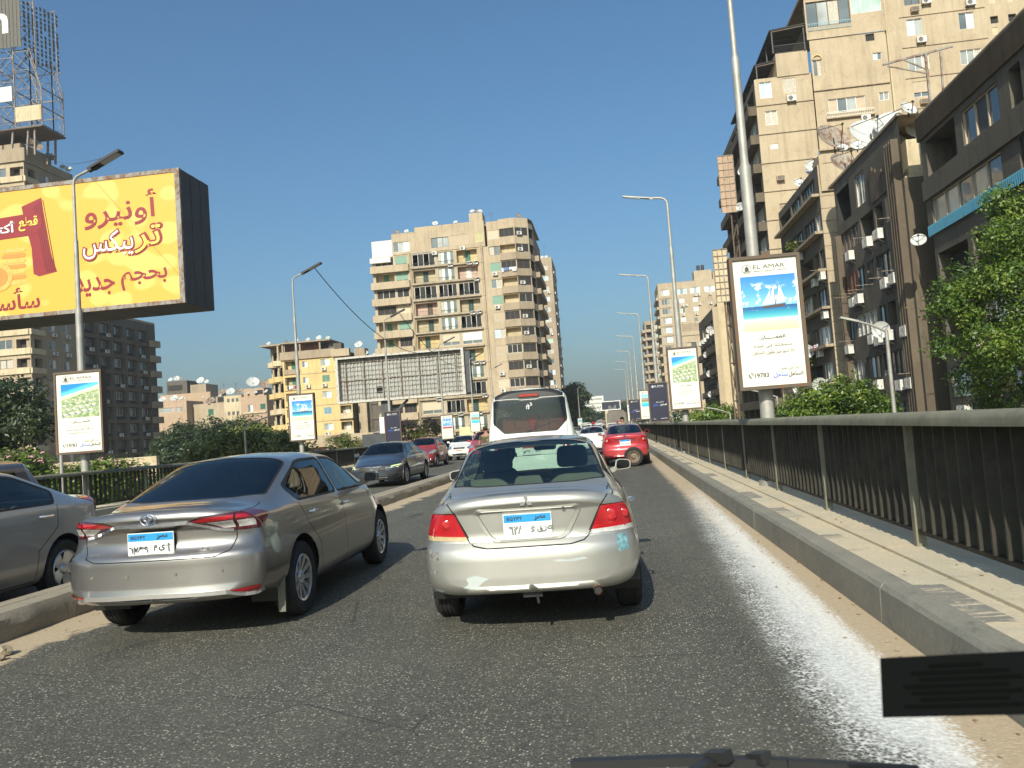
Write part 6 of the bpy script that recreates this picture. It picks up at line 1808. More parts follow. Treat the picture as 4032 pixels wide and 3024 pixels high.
def blind_mesh(w, h, mat):
    def f():
        m = MB(); n = max(5, int(h / .16))
        for q in range(n):
            z = h * q / n
            m.add([(0, .0, z), (w, .0, z), (w, -.02, z + h / n * .85), (0, -.02, z + h / n * .85), (0, .0, z + h / n), (w, 0, z + h / n)], [(0, 1, 2, 3), (3, 2, 5, 4)])
        return m.mesh('blind', M[mat], fix=False)
    return cmesh(('bl', round(w, 2), round(h, 2), mat), f)
def rail_mesh(w, h=.85, mat='dark_steel'):
    def f():
        m = MB(); m.box(0, w, -.02, .02, h - .04, h); m.box(0, w, -.015, .015, .05, .08)
        n = max(3, int(w / .16))
        for k in range(n + 1): m.box(w * k / n - .01, w * k / n + .01, -.01, .01, .05, h)
        return m.mesh('balcony_rail', M[mat])
    return cmesh(('rl', round(w, 2), round(h, 2), mat), f)
def ac_mesh():
    def f():
        m = MB(); m.box(-.42, .42, -.42, -.08, 0, .58, 0)
        for k in range(14):
            a, b_ = 2 * math.pi * k / 14, 2 * math.pi * (k + 1) / 14
            m.add([(-.10, -.425, .29), (-.10 + math.cos(a) * .23, -.425, .29 + math.sin(a) * .23), (-.10 + math.cos(b_) * .23, -.425, .29 + math.sin(b_) * .23)], [(0, 1, 2)], 1)
        for k in range(4): m.box(-.34 + k * .12, -.325 + k * .12, -.44, -.43, .07, .51, 0)
        m.box(-.36, -.32, -.45, .0, -.04, 0, 1); m.box(.32, .36, -.45, .0, -.04, 0, 1)
        m.bar((-.34, -.43, -.02), (-.34, 0, -.3), .03, .03, 1); m.bar((.34, -.43, -.02), (.34, 0, -.3), .03, .03, 1)
        return m.mesh('air_conditioner', [M['ac_white'], M['ac_dark']])
    return cmesh('ac', f)
def oldac_mesh():
    def f():
        m = MB(); m.box(-.36, .36, -.45, .0, 0, .45, 0); m.box(-.33, .33, -.46, -.45, .04, .41, 1)
        for k in range(6): m.box(-.32, .32, -.475, -.46, .07 + k * .058, .085 + k * .058, 0)
        return m.mesh('air_conditioner', [M['tan_sh'], M['ac_dark']])
    return cmesh('oldac', f)
def dish_mesh(r, mat):
    def f():
        m = MB(); n = 20
        prof = [(r * t, -.28 * r * (1 - t * t)) for t in (0.02, .3, .55, .8, 1.0)]
        m.lathe(prof, n, 0, Matrix.Rotation(R_(-90), 4, 'Z') @ Matrix.Identity(4))
        prof2 = [(r * t, -.28 * r * (1 - t * t) - .015) for t in (0.02, .3, .55, .8, 1.0)]
        m.lathe(prof2, n, 0, Matrix.Rotation(R_(-90), 4, 'Z'))
        for a in (.5, 2.6, 4.7): m.bar((math.cos(a) * r * .95, 0, math.sin(a) * r * .95), (0, -r * .85, 0), .02 + r * .01, None, 1)
        m.box(-.05, .05, -r * .92, -r * .78, -.05, .05, 1)
        return m.mesh('satellite_dish', [M[mat], M['dark_steel']], 60)
    return cmesh(('dish', round(r, 2), mat), f)

class Face:
    """a wall plane: origin, direction u along the wall (to the right seen from outside), outward normal n"""
    def __init__(s, root, O, u, n, W, z0, z1, mat, off):
        s.root, s.O, s.u, s.n, s.W, s.z0, s.z1, s.mat, s.off = root, Vector((O[0], O[1], 0)), Vector((u[0], u[1], 0)).normalized(), Vector((n[0], n[1], 0)).normalized(), W, z0, z1, mat, Vector(off)
        s.holes = []; s.extra = MB(); s.mats = [mat]
        s.rot = math.atan2(s.u.y, s.u.x)
    def P(s, a, d, z): p = s.O + s.u * a + s.n * d; return (p.x, p.y, z)
    def mi(s, name):
        if name not in s.mats: s.mats.append(name)
        return s.mats.index(name)
    def hole(s, a, b, z0, z1, depth=.22, side=None, back=None): s.holes.append((a, b, z0, z1, depth, side or s.mat, back or 'deep'))
    def place(s, me, a, z, d=0.0, name=None, parent=None, rz=0.0):
        o = link(name or me.name.split('.')[0], me, parent or s.root)
        p = s.O + s.u * a + s.n * d
        o.location = (p.x - s.off.x, p.y - s.off.y, z - s.off.z); o.rotation_euler = (0, 0, s.rot + rz); return o
    def slab(s, a, b, z0, z1, d, name='balcony_slab', mat='slab', pull=0.0):
        m = MB(); c = [s.P(a, 0 - pull, z0), s.P(b, 0 - pull, z0), s.P(b, d, z0), s.P(a, d, z0)]
        m.add(c + [(x, y, z1) for x, y, _ in c], [(0, 3, 2, 1), (4, 5, 6, 7), (0, 1, 5, 4), (1, 2, 6, 5), (2, 3, 7, 6), (3, 0, 4, 7)])
        return m.build(name, M[mat], s.root, off=tuple(s.off))
    def window(s, a, b, z0, z1, panes=('glass_dark',) * 2, fr='alu', depth=.20):
        s.hole(a, b, z0, z1, depth)
        w = s.place(frame_mesh(b - a, z1 - z0, len(panes), fr), a, z0, -.12, 'window')
        o = link('pane', pane_mesh(b - a, z1 - z0, panes), w); return w
    def shut(s, a, b, z0, z1, mat='green_sh'):
        s.hole(a, b, z0, z1, .12); return s.place(shutter_mesh(b - a, z1 - z0, mat), a, z0, -.04, 'shutter')
    def blind(s, a, b, z0, z1, mat='beige_blind', open_=.35, panes=('glass_dark',) * 2):
        zc = z0 + (z1 - z0) * open_
        w = s.window(a, b, z0, z1, panes)
        o = link('blind', blind_mesh(b - a - .06, z1 - zc, mat), w); o.location = (.03, -.055, zc - z0); return w
    def balcony(s, a, b, z0, z1, back='recess', door='green_sh', rail='rail', depth=1.1, dpos=.5):
        """recessed balcony with a door at the back"""
        s.hole(a, b, z0, z1, depth, back, back)
        dw = min(.95, (b - a) * .4); c = a + (b - a) * dpos
        s.place(shutter_mesh(dw, min(2.15, z1 - z0 - .1), door), c - dw / 2, z0, -depth + .05, 'balcony_door')
        if rail == 'rail': s.place(rail_mesh(b - a, .85), a, z0, -.04)
        return
    def ac(s, a, z, old=False): return s.place(oldac_mesh() if old else ac_mesh(), a, z, 0.0, 'air_conditioner')
    def laundry(s, a, b, z, seed=1):
        r = random.Random(seed); x = a; k = 0
        while x < b:
            w = r.uniform(.25, .5); h = r.uniform(.4, .85)
            m = MB(); n = 4
            vs = []
            for i in range(n + 1): vs += [s.P(x + w * i / n, .45 + .05 * math.sin(i * 2 + k), z), s.P(x + w * i / n + r.uniform(-.03, .03), .45 + .07 * math.sin(i * 3 + k), z - h * r.uniform(.9, 1))]
            m.add(vs, [(2 * i, 2 * i + 2, 2 * i + 3, 2 * i + 1) for i in range(n)])
            m.build('laundry', M[r.choice(['cloth_white', 'cloth_white', 'cloth_white', 'cloth_blue', 'cloth_dark', 'cloth_pink'])], s.root, off=tuple(s.off), fix=False); x += w + .05; k += 1
        m = MB(); m.bar(s.P(a - .1, .45, z), s.P(b, .45, z), .02); m.bar(s.P(a - .1, 0, z), s.P(a - .1, .5, z), .03); m.bar(s.P(b, 0, z), s.P(b, .5, z), .03)
        m.build('clothes_line', M['dark_steel'], s.root, off=tuple(s.off))
    def finish(s, name='wall'):
        m = MB(); zs = sorted({s.z0, s.z1} | {h[2] for h in s.holes} | {h[3] for h in s.holes}); zs = [z for z in zs if s.z0 <= z <= s.z1]
        prev = None; strips_ = []
        for za, zb in zip(zs[:-1], zs[1:]):
            act = sorted((h[0], h[1]) for h in s.holes if h[2] <= za + 1e-6 and h[3] >= zb - 1e-6)
            segs = []; x = 0
            for a, b in act:
                if a > x + 1e-6: segs.append((x, a))
                x = max(x, b)
            if x < s.W - 1e-6: segs.append((x, s.W))
            strips_.append((za, zb, segs))
        merged = []
        for st in strips_:
            if merged and merged[-1][2] == st[2]: merged[-1] = (merged[-1][0], st[1], st[2])
            else: merged.append(st)
        for za, zb, segs in merged:
            for a, b in segs: m.add([s.P(a, 0, za), s.P(b, 0, za), s.P(b, 0, zb), s.P(a, 0, zb)], [(0, 1, 2, 3)])
        for a, b, z0, z1, d, sm, bk in s.holes:
            k = s.mi(sm); q = [s.P(a, 0, z0), s.P(b, 0, z0), s.P(b, 0, z1), s.P(a, 0, z1)]; r = [s.P(a, -d, z0), s.P(b, -d, z0), s.P(b, -d, z1), s.P(a, -d, z1)]
            m.add(q + r, [(0, 1, 5, 4), (1, 2, 6, 5), (2, 3, 7, 6), (3, 0, 4, 7)], k)
            m.add(r, [(0, 1, 2, 3)], s.mi(bk))
        return m.build(name, [M[x] for x in s.mats], s.root, off=tuple(s.off), fix=False)

def block(root, off, x0, x1, y0, y1, z0, z1, mat, name='wall'):
    m = MB(); m.box(x0, x1, y0, y1, z0, z1); return m.build(name, M[mat], root, off=off)
def dishes(root, off, pts):
    for (x, y, z, r, mat, az, el) in pts:
        o = link('satellite_dish', dish_mesh(r, mat), root); o.location = (x - off[0], y - off[1], z + r * 1.05 - off[2]); o.rotation_euler = (R_(-el), 0, R_(az))
        m = MB(); m.tube([(0, 0, 0), (0, 0, r * 1.0)], .03 + r * .02, 6); q = m.build('dish_mast', M['dark_steel'], root); q.location = (x - off[0], y + .1 - off[1], z - off[2])
def aerial(root, off, x, y, z, h):
    m = MB(); m.bar((x, y, z), (x, y, z + h), .05)
    for k in range(4): m.bar((x - .5 + k * .05, y, z + h - k * .25), (x + .5 - k * .05, y, z + h - k * .25), .03)
    m.build('aerial', M['dark_steel'], root, off=off)

# ============ apartment block in the centre
off = (-26.5, 148, GZ)
B = empty('apartment_block', off, 0, 'tall beige apartment block with a faceted corner, in the centre behind the empty billboard', 'building')
F = Face(B, (-40.1, 140), (1, 0), (0, -1), 21.0, GZ, 34.25, 'wall_tan', off)
PZ = 2.93
fz = [31.75 - PZ * i for i in range(13)]        # floor levels from the top one down
rb = random.Random(21)
GP = ['glass_mid', 'glass_dark', 'glass_sky', 'glass_sky', 'curtain', 'curtain', 'glass_green']
def rp(n): return tuple(rb.choice(GP) for _ in range(n))
mid = ['gwl', 'dwd', 'ggg', 'dwd', 'dwg', 'dbb', 'dwd', 'ggw', 'dwg', 'bgd', 'dww', 'wwg', 'ggd']
backs = ['recess', 'recess_p', 'recess', 'recess_y', 'recess', 'recess', 'recess_y', 'recess_p', 'recess']
left = ['gs', 'ds', 'gg', 'wb', 'ds', 'dw', 'ww', 'gg', 'dg', 'ww', 'gs', 'dw', 'ww']
BAY = [(7.35, 11.35), (11.8, 15.0), (15.35, 19.0)]
for i, z in enumerate(fz):
    zl, zh = z + .05, z + 2.30
    if zh > 34.4: zh = 34.3
    for (a, b), k in zip(BAY, mid[i % len(mid)]):
        if k == 'd': F.balcony(a, b, zl, zh, backs[(i + int(a)) % len(backs)], rb.choice(['green_dk', 'green_dk', 'green_dk', 'brown_frame', 'white_paint']), dpos=rb.choice([.4, .5, .6]))
        elif k == 'g': F.window(a, b, zl + .1, zh, rp(4), rb.choice(['alu', 'alu', 'white_paint']), .15); F.place(rail_mesh(b - a, .7), a, zl, .06)
        elif k == 'w': F.window(a + .1, b - .2, zl + .1, zh, (rb.choice(['glass_dark', 'curtain']), 'white_paint', 'glass_dark', 'white_paint', 'glass_dark'), 'green_sh2', .4); F.place(rail_mesh(b - a, .7), a, zl, -.05)
        elif k == 'l': F.balcony(a, b, zl, zh, 'recess_y', 'green_sh', dpos=.5)
        else: F.blind(a + .1, b - .1, zl + .2, zh, rb.choice(['beige_blind', 'white_paint']), .3)
    F.slab(7.1, 19.25, z - .28, z + .02, .42); F.slab(7.15, 19.2, z - .42, z - .30, .2)
    # left balconies
    for (a, b), k in zip([(.5, 3.9), (4.2, 6.4)], left[i % len(left)]):
        if k == 'd': F.balcony(a, b, zl + .75, zh, 'recess', 'green_sh', None)
        elif k == 'g': F.window(a, b, zl + .7, zh, rp(3 if b - a > 3 else 2), 'alu', .1)
        elif k == 's': F.blind(a, b, zl + .7, zh, rb.choice(['green_sh2', 'green_sh2', 'beige_blind']), .15)
        elif k == 'b': F.blind(a, b, zl + .7, zh, 'beige_blind', .02)
        else: F.window(a, b, zl + .7, zh, rp(3), 'brown_frame', .1)
    o = F.slab(-.25, 6.75, z - .55, z + .70, .85, 'balcony_parapet', 'wall_tan')
    for a in (6.6, 19.5): F.slab(a, a + .55, z - .3, z + 2.55, .30 if a < 10 else .35, 'pilaster', 'wall_tan')
    for a in (3.2, 6.0, 10.5, 14.2, 17.6, 18.7):
        if rb.random() < .30: F.ac(a, z - .2 + rb.choice([0, .05]) - .3)
    if i in (2, 6): pass
    if rb.random() < .6: F.ac(6.0, z + .9 - 1.5)
for a in (6.85, 19.7):
    F.slab(a, a + .12, -3, 34.5, .45, 'drain_pipe', 'slab')
F.laundry(2.2, 3.8, fz[4] + .55, 5)
F.finish()
# upper storey and roof line
block(B, off, -40.1, -36.3, 140.3, 152, 33.9, 37.2, 'wall_white'); block(B, off, -40.35, -36.6, 139.4, 140.2, 33.1, 34.0, 'wall_white', 'balcony_parapet')
T_ = Face(B, (-36.3, 139.9), (1, 0), (0, -1), 16.8, 34.3, 38.0, 'wall_tan', off)
T_.window(.2, 3.2, 34.8, 36.6, ('glass_dark', 'glass_mid', 'white_paint'), 'alu', .6)
T_.window(7.2, 10.3, 34.9, 36.7, ('glass_dark', 'glass_mid', 'glass_mid'), 'brown_frame'); T_.blind(10.6, 13.8, 35.0, 36.8, 'tan_sh', 0); T_.shut(15, 16.5, 35.2, 36.9, 'awning_y')
T_.ac(7.7, 33.6); T_.ac(12.8, 34.0)
T_.finish()
T_.slab(4.3, 16.8, 38.0, 38.9, .0, 'parapet', 'wall_tan', .3); block(B, off, -36.3, -32.2, 140.0, 152, 38.0, 38.2, 'slab', 'roof'); block(B, off, -32.2, -12.9, 140.2, 158, 38.02, 38.22, 'slab', 'roof')
block(B, off, -22.2, -19.8, 141, 144, 38.9, 40.7, 'wall_tan', 'stair_tower')
# faceted right-hand part: window strip, bevelled balcony, corner
fac = [((-19.1, 140.0), (-16.9, 140.0)), ((-16.9, 139.1), (-14.1, 138.9)), ((-14.1, 138.9), (-11.8, 140.3)), ((-11.8, 140.3), (-11.2, 142.5))]
for j, (p, q) in enumerate(fac):
    u = Vector((q[0] - p[0], q[1] - p[1])); W_ = u.length; u.normalize(); n = Vector((u.y, -u.x))
    G_ = Face(B, p, u, n, W_, GZ, 38.6 if j < 3 else 37.8, 'wall_tan', off)
    for i, z in enumerate(fz + [34.6]):
        zl, zh = z + .85, z + 2.3
        top_ = z > 34
        if j == 0:
            k = rb.random()
            if k < .4: G_.window(.15, W_ - .1, zl, zh + .1, rp(2), 'alu')
            elif k < .7: G_.blind(.15, W_ - .1, zl, zh + .1, rb.choice(['green_sh2', 'beige_blind', 'tan_sh']), .05)
            else: G_.window(.15, W_ - .1, zl, zh + .1, ('curtain', 'glass_dark'), 'brown_frame')
        elif j == 1 and i in (0, 2, 3, 5) and not top_:
            G_.hole(.05, W_ - .05, zl, zh, 1.0, 'recess_y', 'recess')
        elif j in (1, 2):
            kk = 3 if j == 1 else 2
            G_.window(.1, W_ - .1, zl, zh, rp(kk), rb.choice(['alu', 'brown_frame']), .12)
        else: G_.hole(.2, W_ - .1, zl - .3, zh, .8, 'deep')
        if j in (1, 2) and not top_: G_.slab(-.05, W_ + .05, z - .45, z + .80, .22, 'balcony_parapet', 'wall_brown')
        if j == 0 and rb.random() < .5: G_.ac(1.0, z + .1); 
        if j == 2 and rb.random() < .35: G_.ac(.8, z + .95)
    if j == 1: G_.laundry(.2, W_ - .2, fz[1] + 1.1, 8)
    G_.finish()
m = MB(); m.add([(-19.1, 140, 38.6), (-16.9, 140, 38.6), (-16.9, 139.1, 38.6), (-14.1, 138.9, 38.6), (-11.8, 140.3, 38.6), (-11.2, 142.5, 38.6), (-11.2, 158, 38.6), (-19.1, 158, 38.6)], [tuple(range(8))]); m.build('roof', M['slab'], B, off=off)
# shaded side facing the road
Sd = Face(B, (-11.2, 142.5), (0, 1), (1, 0), 14.5, GZ, 36.5, 'wall_brown', off)
for i, z in enumerate(fz):
    for a in (.6, 4.2, 7.8, 11.2):
        if rb.random() < .5: Sd.balcony(a, a + 2.6, z + .6, z + 2.3, 'wall_brown', 'green_sh', None, .9)
        else: Sd.window(a, a + 2.4, z + .9, z + 2.3, rp(2), 'alu')
        if rb.random() < .5: Sd.ac(a + 1, z + .1)
    Sd.slab(.3, 14.3, z - .35, z + .6, .75, 'balcony_parapet', 'wall_brown')
Sd.finish()
dishes(B, off, [(-35.4, 140.5, 38.2, .45, 'dish_brown', 20, 35), (-33.6, 140.5, 38.2, .42, 'dish', 0, 35), (-28.3, 140.4, 38.9, .55, 'dish', 10, 35), (-24.6, 140.4, 38.9, .4, 'dish', 0, 40), (-21.6, 141.2, 40.7, .45, 'dish', 0, 40), (-21, 141.5, 40.7, .4, 'dish_brown', 30, 40), (-20.2, 141.2, 40.6, .45, 'dish', 20, 40), (-13.2, 140, 38.6, .5, 'dish_brown', 30, 35)])
aerial(B, off, -18.5, 143, 38.9, 2.2)
m = MB(); m.bar((-13.6, 139.5, 8.5), (-13.6, 139.5, 8.6), .1); 
F.slab(8.5, 13.2, 1.6, 2.1, .9, 'awning', 'awning'); F.slab(13.8, 17.0, 1.3, 2.9, .5, 'awning', 'awning_y')

# ============ narrow tower behind the block
off = (-14.5, 235, GZ)
B = empty('apartment_block', off, 0, 'slim far tower standing just right of and behind the central block', 'building')
F = Face(B, (-17.4, 230), (1, 0), (0, -1), 4.1, GZ, 50.2, 'wall_brown', off)
for i in range(18):
    z = 46.8 - i * 3.0
    F.window(1.3, 2.8, z, z + 1.4, rp(2), 'alu')
    if rb.random() < .4: F.ac(2.6, z - .8)
F.finish()
F = Face(B, (-13.3, 230), (0, 1), (1, 0), 18, GZ, 49.8, 'wall_brown', off)
for i in range(18):
    z = 46.8 - i * 3.0
    for a in (1, 5, 9, 13):
        F.window(a, a + 2, z, z + 1.4, rp(2), 'alu')
        if rb.random() < .6: F.ac(a + 1, z - .8)
F.finish(); block(B, off, -17.4, -13.3, 230, 248, 50.2, 50.4, 'slab', 'roof')
dishes(B, off, [(-16, 230.5, 50.3, .5, 'dish', 0, 35), (-14.8, 230.5, 50.3, .5, 'dish', 0, 35)]); aerial(B, off, -15.2, 231, 50.3, 4)

# ============ yellow building left of the empty billboard
off = (-57, 155, GZ)
B = empty('apartment_building', off, 0, 'yellow six storey building with rounded corner balconies, left of the empty billboard', 'building')
F = Face(B, (-62.0, 150), (1, 0), (0, -1), 13.4, GZ, 18.4, 'wall_yellow', off)
for i in range(8):
    z = 16.9 - 3.1 * i
    if i % 2 == 0 or i > 4: F.window(7.6, 9.4, z - .2, z + 1.1, ('glass_mid', 'glass_sky'), 'white_paint')
    else: F.shut(7.8, 9.3, z - .2, z + 1.1, ['green_sh2', 'blue_sh', 'brown_sh', 'green_sh2'][i // 2 % 4])
    F.window(3.9, 5.0, z - .2, z + 1.0, ('glass_dark', 'white_paint'), 'white_paint')
    if i in (0, 1, 4): F.ac(8.3, z - 1.1)
    if i in (1,): F.ac(5.0, z - 1.1)
    F.balcony(.4, 3.2, z - 1.0, z + 1.2, 'recess' if i % 3 else 'recess_y', 'green_sh', None, 1.2, .5)
    F.slab(.2, 3.4, z - 1.35, z - .35 if i else z - .4, .35 if i > 1 else .2, 'balcony_parapet', 'wall_brown' if i == 0 else 'wall_yellow')
    F.slab(3.5, 13.4, z - 1.55, z - 1.42, .05, 'string_course', 'slab')
    F.balcony(11.0, 13.2, z - 1.0, z + 1.2, 'recess', 'white_paint', None, 1.2, .5); F.slab(10.8, 13.6, z - 1.35, z - .3, .6, 'balcony_parapet', 'wall_cream')
F.laundry(.9, 2.6, 13.3, 3)
F.finish()
F.slab(-.3, 10.6, 18.35, 19.9, .35, 'parapet', 'wall_brown'); F.slab(10.2, 13.7, 18.2, 19.6, 1.0, 'parapet', 'wall_tan')
block(B, off, -62.5, -48.6, 150.5, 162, 18.4, 18.6, 'slab', 'roof')
m = MB(); m.box(-61.0, -55.2, 152.0, 152.2, 18.6, 21.4); m.build('brick_wall', M['brick'], B, off=off)
block(B, off, -55.2, -53.0, 151.6, 152.0, 18.6, 21.2, 'deep', 'opening'); block(B, off, -53, -50.5, 151.2, 153, 18.6, 21.0, 'wall_grey', 'roof_room'); block(B, off, -62.3, -52.2, 149.7, 158, 21.5, 21.75, 'wall_brown', 'roof_slab')  # the opening is a solid near-black block, its inner shade painted on
for x in (-62.0, -58.5, -54.5): block(B, off, x, x + .3, 150.0, 150.3, 19.8, 21.5, 'wall_brown', 'roof_column')
# rounded balcony stacks on the corner
for (cx, cy, r, zt) in ((-62.9, 151.2, 1.5, 18.3), (-65.0, 153.6, 1.5, 18.2)):
    for i in range(9):
        z = 18.3 - 3.1 * i
        m = MB(); n = 12; a0, a1 = R_(-100) if cx > -64 else R_(-80), R_(10)
        A = [R_(180) + (R_(200)) * k / n for k in range(n + 1)]
        ou = [(cx + math.cos(a) * r, cy + math.sin(a) * r) for a in A]; inn = [(cx + math.cos(a) * (r - .12), cy + math.sin(a) * (r - .12)) for a in A]
        for zz0, zz1 in ((z - .9, z + .1 if i else z + .1),):
            vs = [(x, y, zz0) for x, y in ou] + [(x, y, zz1) for x, y in ou] + [(x, y, zz1) for x, y in inn] + [(x, y, zz0) for x, y in inn]; k1 = n + 1
            m.add(vs, [(q, q + 1, k1 + q + 1, k1 + q) for q in range(n)] + [(k1 + q, k1 + q + 1, 2 * k1 + q + 1, 2 * k1 + q) for q in range(n)])
            m.add([(x, y, zz0) for x, y in ou], [tuple(range(k1))])
        m.build('round_balcony', M['wall_yellow' if i % 3 else 'wall_cream'], B, off=off)
    for a in (0, 1): block(B, off, cx - .2 + a * 1.3, cx + .1 + a * 1.3, cy - .9, cy - .6, GZ, 21.3, 'wall_tan', 'corner_column')
F = Face(B, (-66.2, 154.5), (.83, -.56), (-.56, -.83), 5.0, GZ, 21.4, 'wall_cream', off)
for i in range(9):
    z = 18.5 - 3.1 * i; F.hole(.4, 2.0, z, z + 1.9, .5, 'deep'); F.hole(2.6, 4.5, z, z + 1.9, .5, 'deep', 'brown_frame' if i % 2 else 'deep')
F.finish()
block(B, off, -66.5, -62, 150.2, 162, 21.4, 21.7, 'wall_brown', 'roof_slab')
F = Face(B, (-48.6, 150), (0, 1), (1, 0), 12, GZ, 19.0, 'wall_grey', off); F.finish()
dishes(B, off, [(-65, 151, 21.7, .4, 'dish', 0, 35), (-61.2, 151, 21.8, .35, 'dish_brown', 30, 35), (-59.3, 151, 21.8, .4, 'dish', 0, 35), (-57, 151, 21.8, .4, 'dish', 0, 35), (-54.8, 151, 21.8, .55, 'dish', 0, 35), (-53, 151, 21.8, .4, 'dish', 10, 35)])

# ============ darker building between the yellow one and the tall block
off = (-45, 160, GZ)
B = empty('apartment_building', off, 0, 'shadowed lower building between the yellow one and the tall block', 'building')
block(B, off, -48.2, -41.2, 154, 168, GZ, 17.3, 'wall_grey'); block(B, off, -48.3, -46.6, 152.6, 154, GZ, 18.2, 'wall_tan', 'wall'); block(B, off, -48.4, -46.3, 152.5, 155, 18.2, 19.8, 'wall_brown', 'roof_room')
F = Face(B, (-46.5, 153.8), (1, 0), (0, -1), 5.2, GZ, 17.2, 'wall_grey', off)
for i in range(6): F.hole(.5, 2.1, 13 - 3 * i, 14.8 - 3 * i, .4); F.window(3, 4.4, 13 - 3 * i, 14.6 - 3 * i, rp(2), 'alu'); F.ac(2.6, 12.2 - 3 * i)
F.finish()
dishes(B, off, [(-47.6, 153, 19.8, .8, 'dish', 0, 35), (-46.3, 153, 18.3, .55, 'dish', 0, 35), (-44.8, 153.5, 17.4, .7, 'dish', 0, 35), (-43.6, 153.5, 17.4, .55, 'dish_brown', 0, 35), (-42.6, 153.5, 17.4, .85, 'dish', 0, 35)])

# ============ low old houses with many dishes, far left
off = (-104, 205, GZ)
B = empty('house', off, 0, 'low tan houses crowded with big dishes between the dark block and yellow building', 'building')
for (x0, x1, y0, z1, mt) in ((-119, -109.3, 200, 15.6, 'wall_pink'), (-109.3, -99.0, 203, 14.6, 'wall_tan'), (-99.0, -94.2, 200, 16.0, 'wall_cream'), (-94.2, -87.2, 199.5, 15.3, 'wall_pink'), (-87.2, -82.5, 203, 14.6, 'wall_tan')):
    F = Face(B, (x0, y0), (1, 0), (0, -1), x1 - x0, GZ, z1, mt, off); w_ = x1 - x0
    if mt == 'wall_tan': F.shut(w_ * .42, w_ * .42 + 1.5, 11.6, 13.2, 'green_sh')
    elif mt == 'wall_cream':
        for zz in (14.4, 11.0, 7.4):
            for k in range(3): F.window(.9 + k * 1.2, 1.6 + k * 1.2, zz, zz + .9, ('glass_dark',), 'brown_frame')
    elif x0 < -100: F.window(1.6, 6.2, 13.0, 14.2, ('glass_mid',) * 4, 'alu'); F.window(6.8, 8.6, 13.0, 14.2, ('glass_mid',) * 2, 'alu'); F.hole(6.6, 9.0, 6.2, 9.4, .5)
    else: F.window(1.8, 3.2, 11.4, 13.3, ('glass_dark', 'white_paint'), 'white_paint'); F.shut(5.2, 6.6, 11.9, 13.3, 'green_sh'); F.slab(.6, 6.8, 11.0, 11.4, .3, 'sill_band', 'wall_cream')
    F.finish(); block(B, off, x0, x1, y0 + .1, y0 + 9, z1, z1 + .15, 'slab', 'roof')
    F = Face(B, (x1, y0), (0, 1), (1, 0), 9, GZ, z1, mt, off); F.finish()
block(B, off, -94.0, -88.5, 201, 206, 15.4, 17.6, 'wall_pink', 'roof_room'); block(B, off, -91, -88.8, 200.95, 201.0, 15.9, 17.0, 'deep', 'opening'); block(B, off, -103, -99.5, 203.5, 207, 14.7, 16.4, 'wall_brown', 'roof_room'); block(B, off, -102.4, -100, 203.4, 203.5, 14.9, 16.2, 'deep', 'opening')  # openings are near-black blocks coloured like the shade inside
rd_ = random.Random(4)
P_ = [(-104.5, 204, 14.7, 1.0, 'dish_brown'), (-105.8, 204.5, 14.7, .7, 'dish_brown'), (-101.2, 203.6, 16.4, 1.1, 'dish_brown'), (-97.4, 200.5, 16.1, 1.15, 'dish'), (-95.0, 201, 16.1, 1.0, 'dish_brown'), (-91.8, 202, 17.6, 1.7, 'dish'), (-88.6, 202, 17.0, 1.5, 'dish_brown'), (-86.4, 204, 15, 1.3, 'dish_brown'), (-113, 200.5, 15.7, 1.0, 'dish'), (-116.5, 201, 15.7, .9, 'dish')]
P_ += [(rd_.uniform(-118, -85), 200.5, 16.0, rd_.uniform(.35, .6), 'dish') for _ in range(9)]
dishes(B, off, [(x, y, z, r, mt, rd_.uniform(-25, 35), 40) for x, y, z, r, mt in P_])
for x in (-99.8, -96.5, -82.8): aerial(B, off, x, 202, 16, 3.5)
off = (-121, 232, GZ)
B = empty('house', off, 0, 'small stepped grey rooftops with dishes peeping out beside the dark left block', 'building')
block(B, off, -134, -118, 230, 240, GZ, 20, 'wall_pink'); block(B, off, -132, -125.5, 230.5, 238, 20, 24, 'wall_grey', 'roof_room'); block(B, off, -124.5, -119.5, 230.5, 238, 20, 22.5, 'wall_brown', 'roof_room'); block(B, off, -131.5, -127, 230.4, 230.5, 21.2, 22.8, 'deep', 'opening')  # opening: near-black block in place of a shaded hollow
dishes(B, off, [(-131, 231, 24, .7, 'dish', 0, 35), (-129, 231, 24, .9, 'dish', 20, 35), (-127.5, 231, 24, .6, 'dish_brown', 0, 35), (-121.5, 231, 22.5, 1.2, 'dish', 0, 35), (-119.5, 231, 22.5, .7, 'dish', 0, 35)])

# ============ far-left tower with roof sign, and the dark block beside it
off = (-95, 121, GZ)
B = empty('apartment_tower', off, 0, 'striped tan tower at the left edge below the roof sign', 'building')
F = Face(B, (-108, 115.3), (1, 0), (0, -1), 20.0, GZ, 49.3, 'wall_tan', off)
for i in range(18):
    z = 47.4 - i * 3.02
    F.slab(.0, 20.15 if i % 2 else 19.9, z - 1.3, z - .45, .28, 'balcony_parapet', 'wall_cream')
    for a in (2.2, 8.0, 13.5):
        F.window(a, a + 3.4, z - .3, z + 1.1, rb.choice([('glass_dark', 'curtain', 'curtain'), ('glass_mid', 'glass_dark', 'glass_dark'), ('tan_sh', 'tan_sh', 'glass_dark')]), rb.choice(['white_paint', 'alu', 'brown_frame']))
        if rb.random() < .5: F.ac(a + 2.2, z - 1.2)
    F.hole(17.6, 19.9, z - .3, z + 1.1, 1.0, 'wall_brown')
F.finish(); F.slab(-.1, 20.4, 49.3, 51.4, .3, 'parapet', 'wall_brown')
F = Face(B, (-88, 115.3), (0, 1), (1, 0), 11.4, GZ, 49.3, 'wall_brown', off)
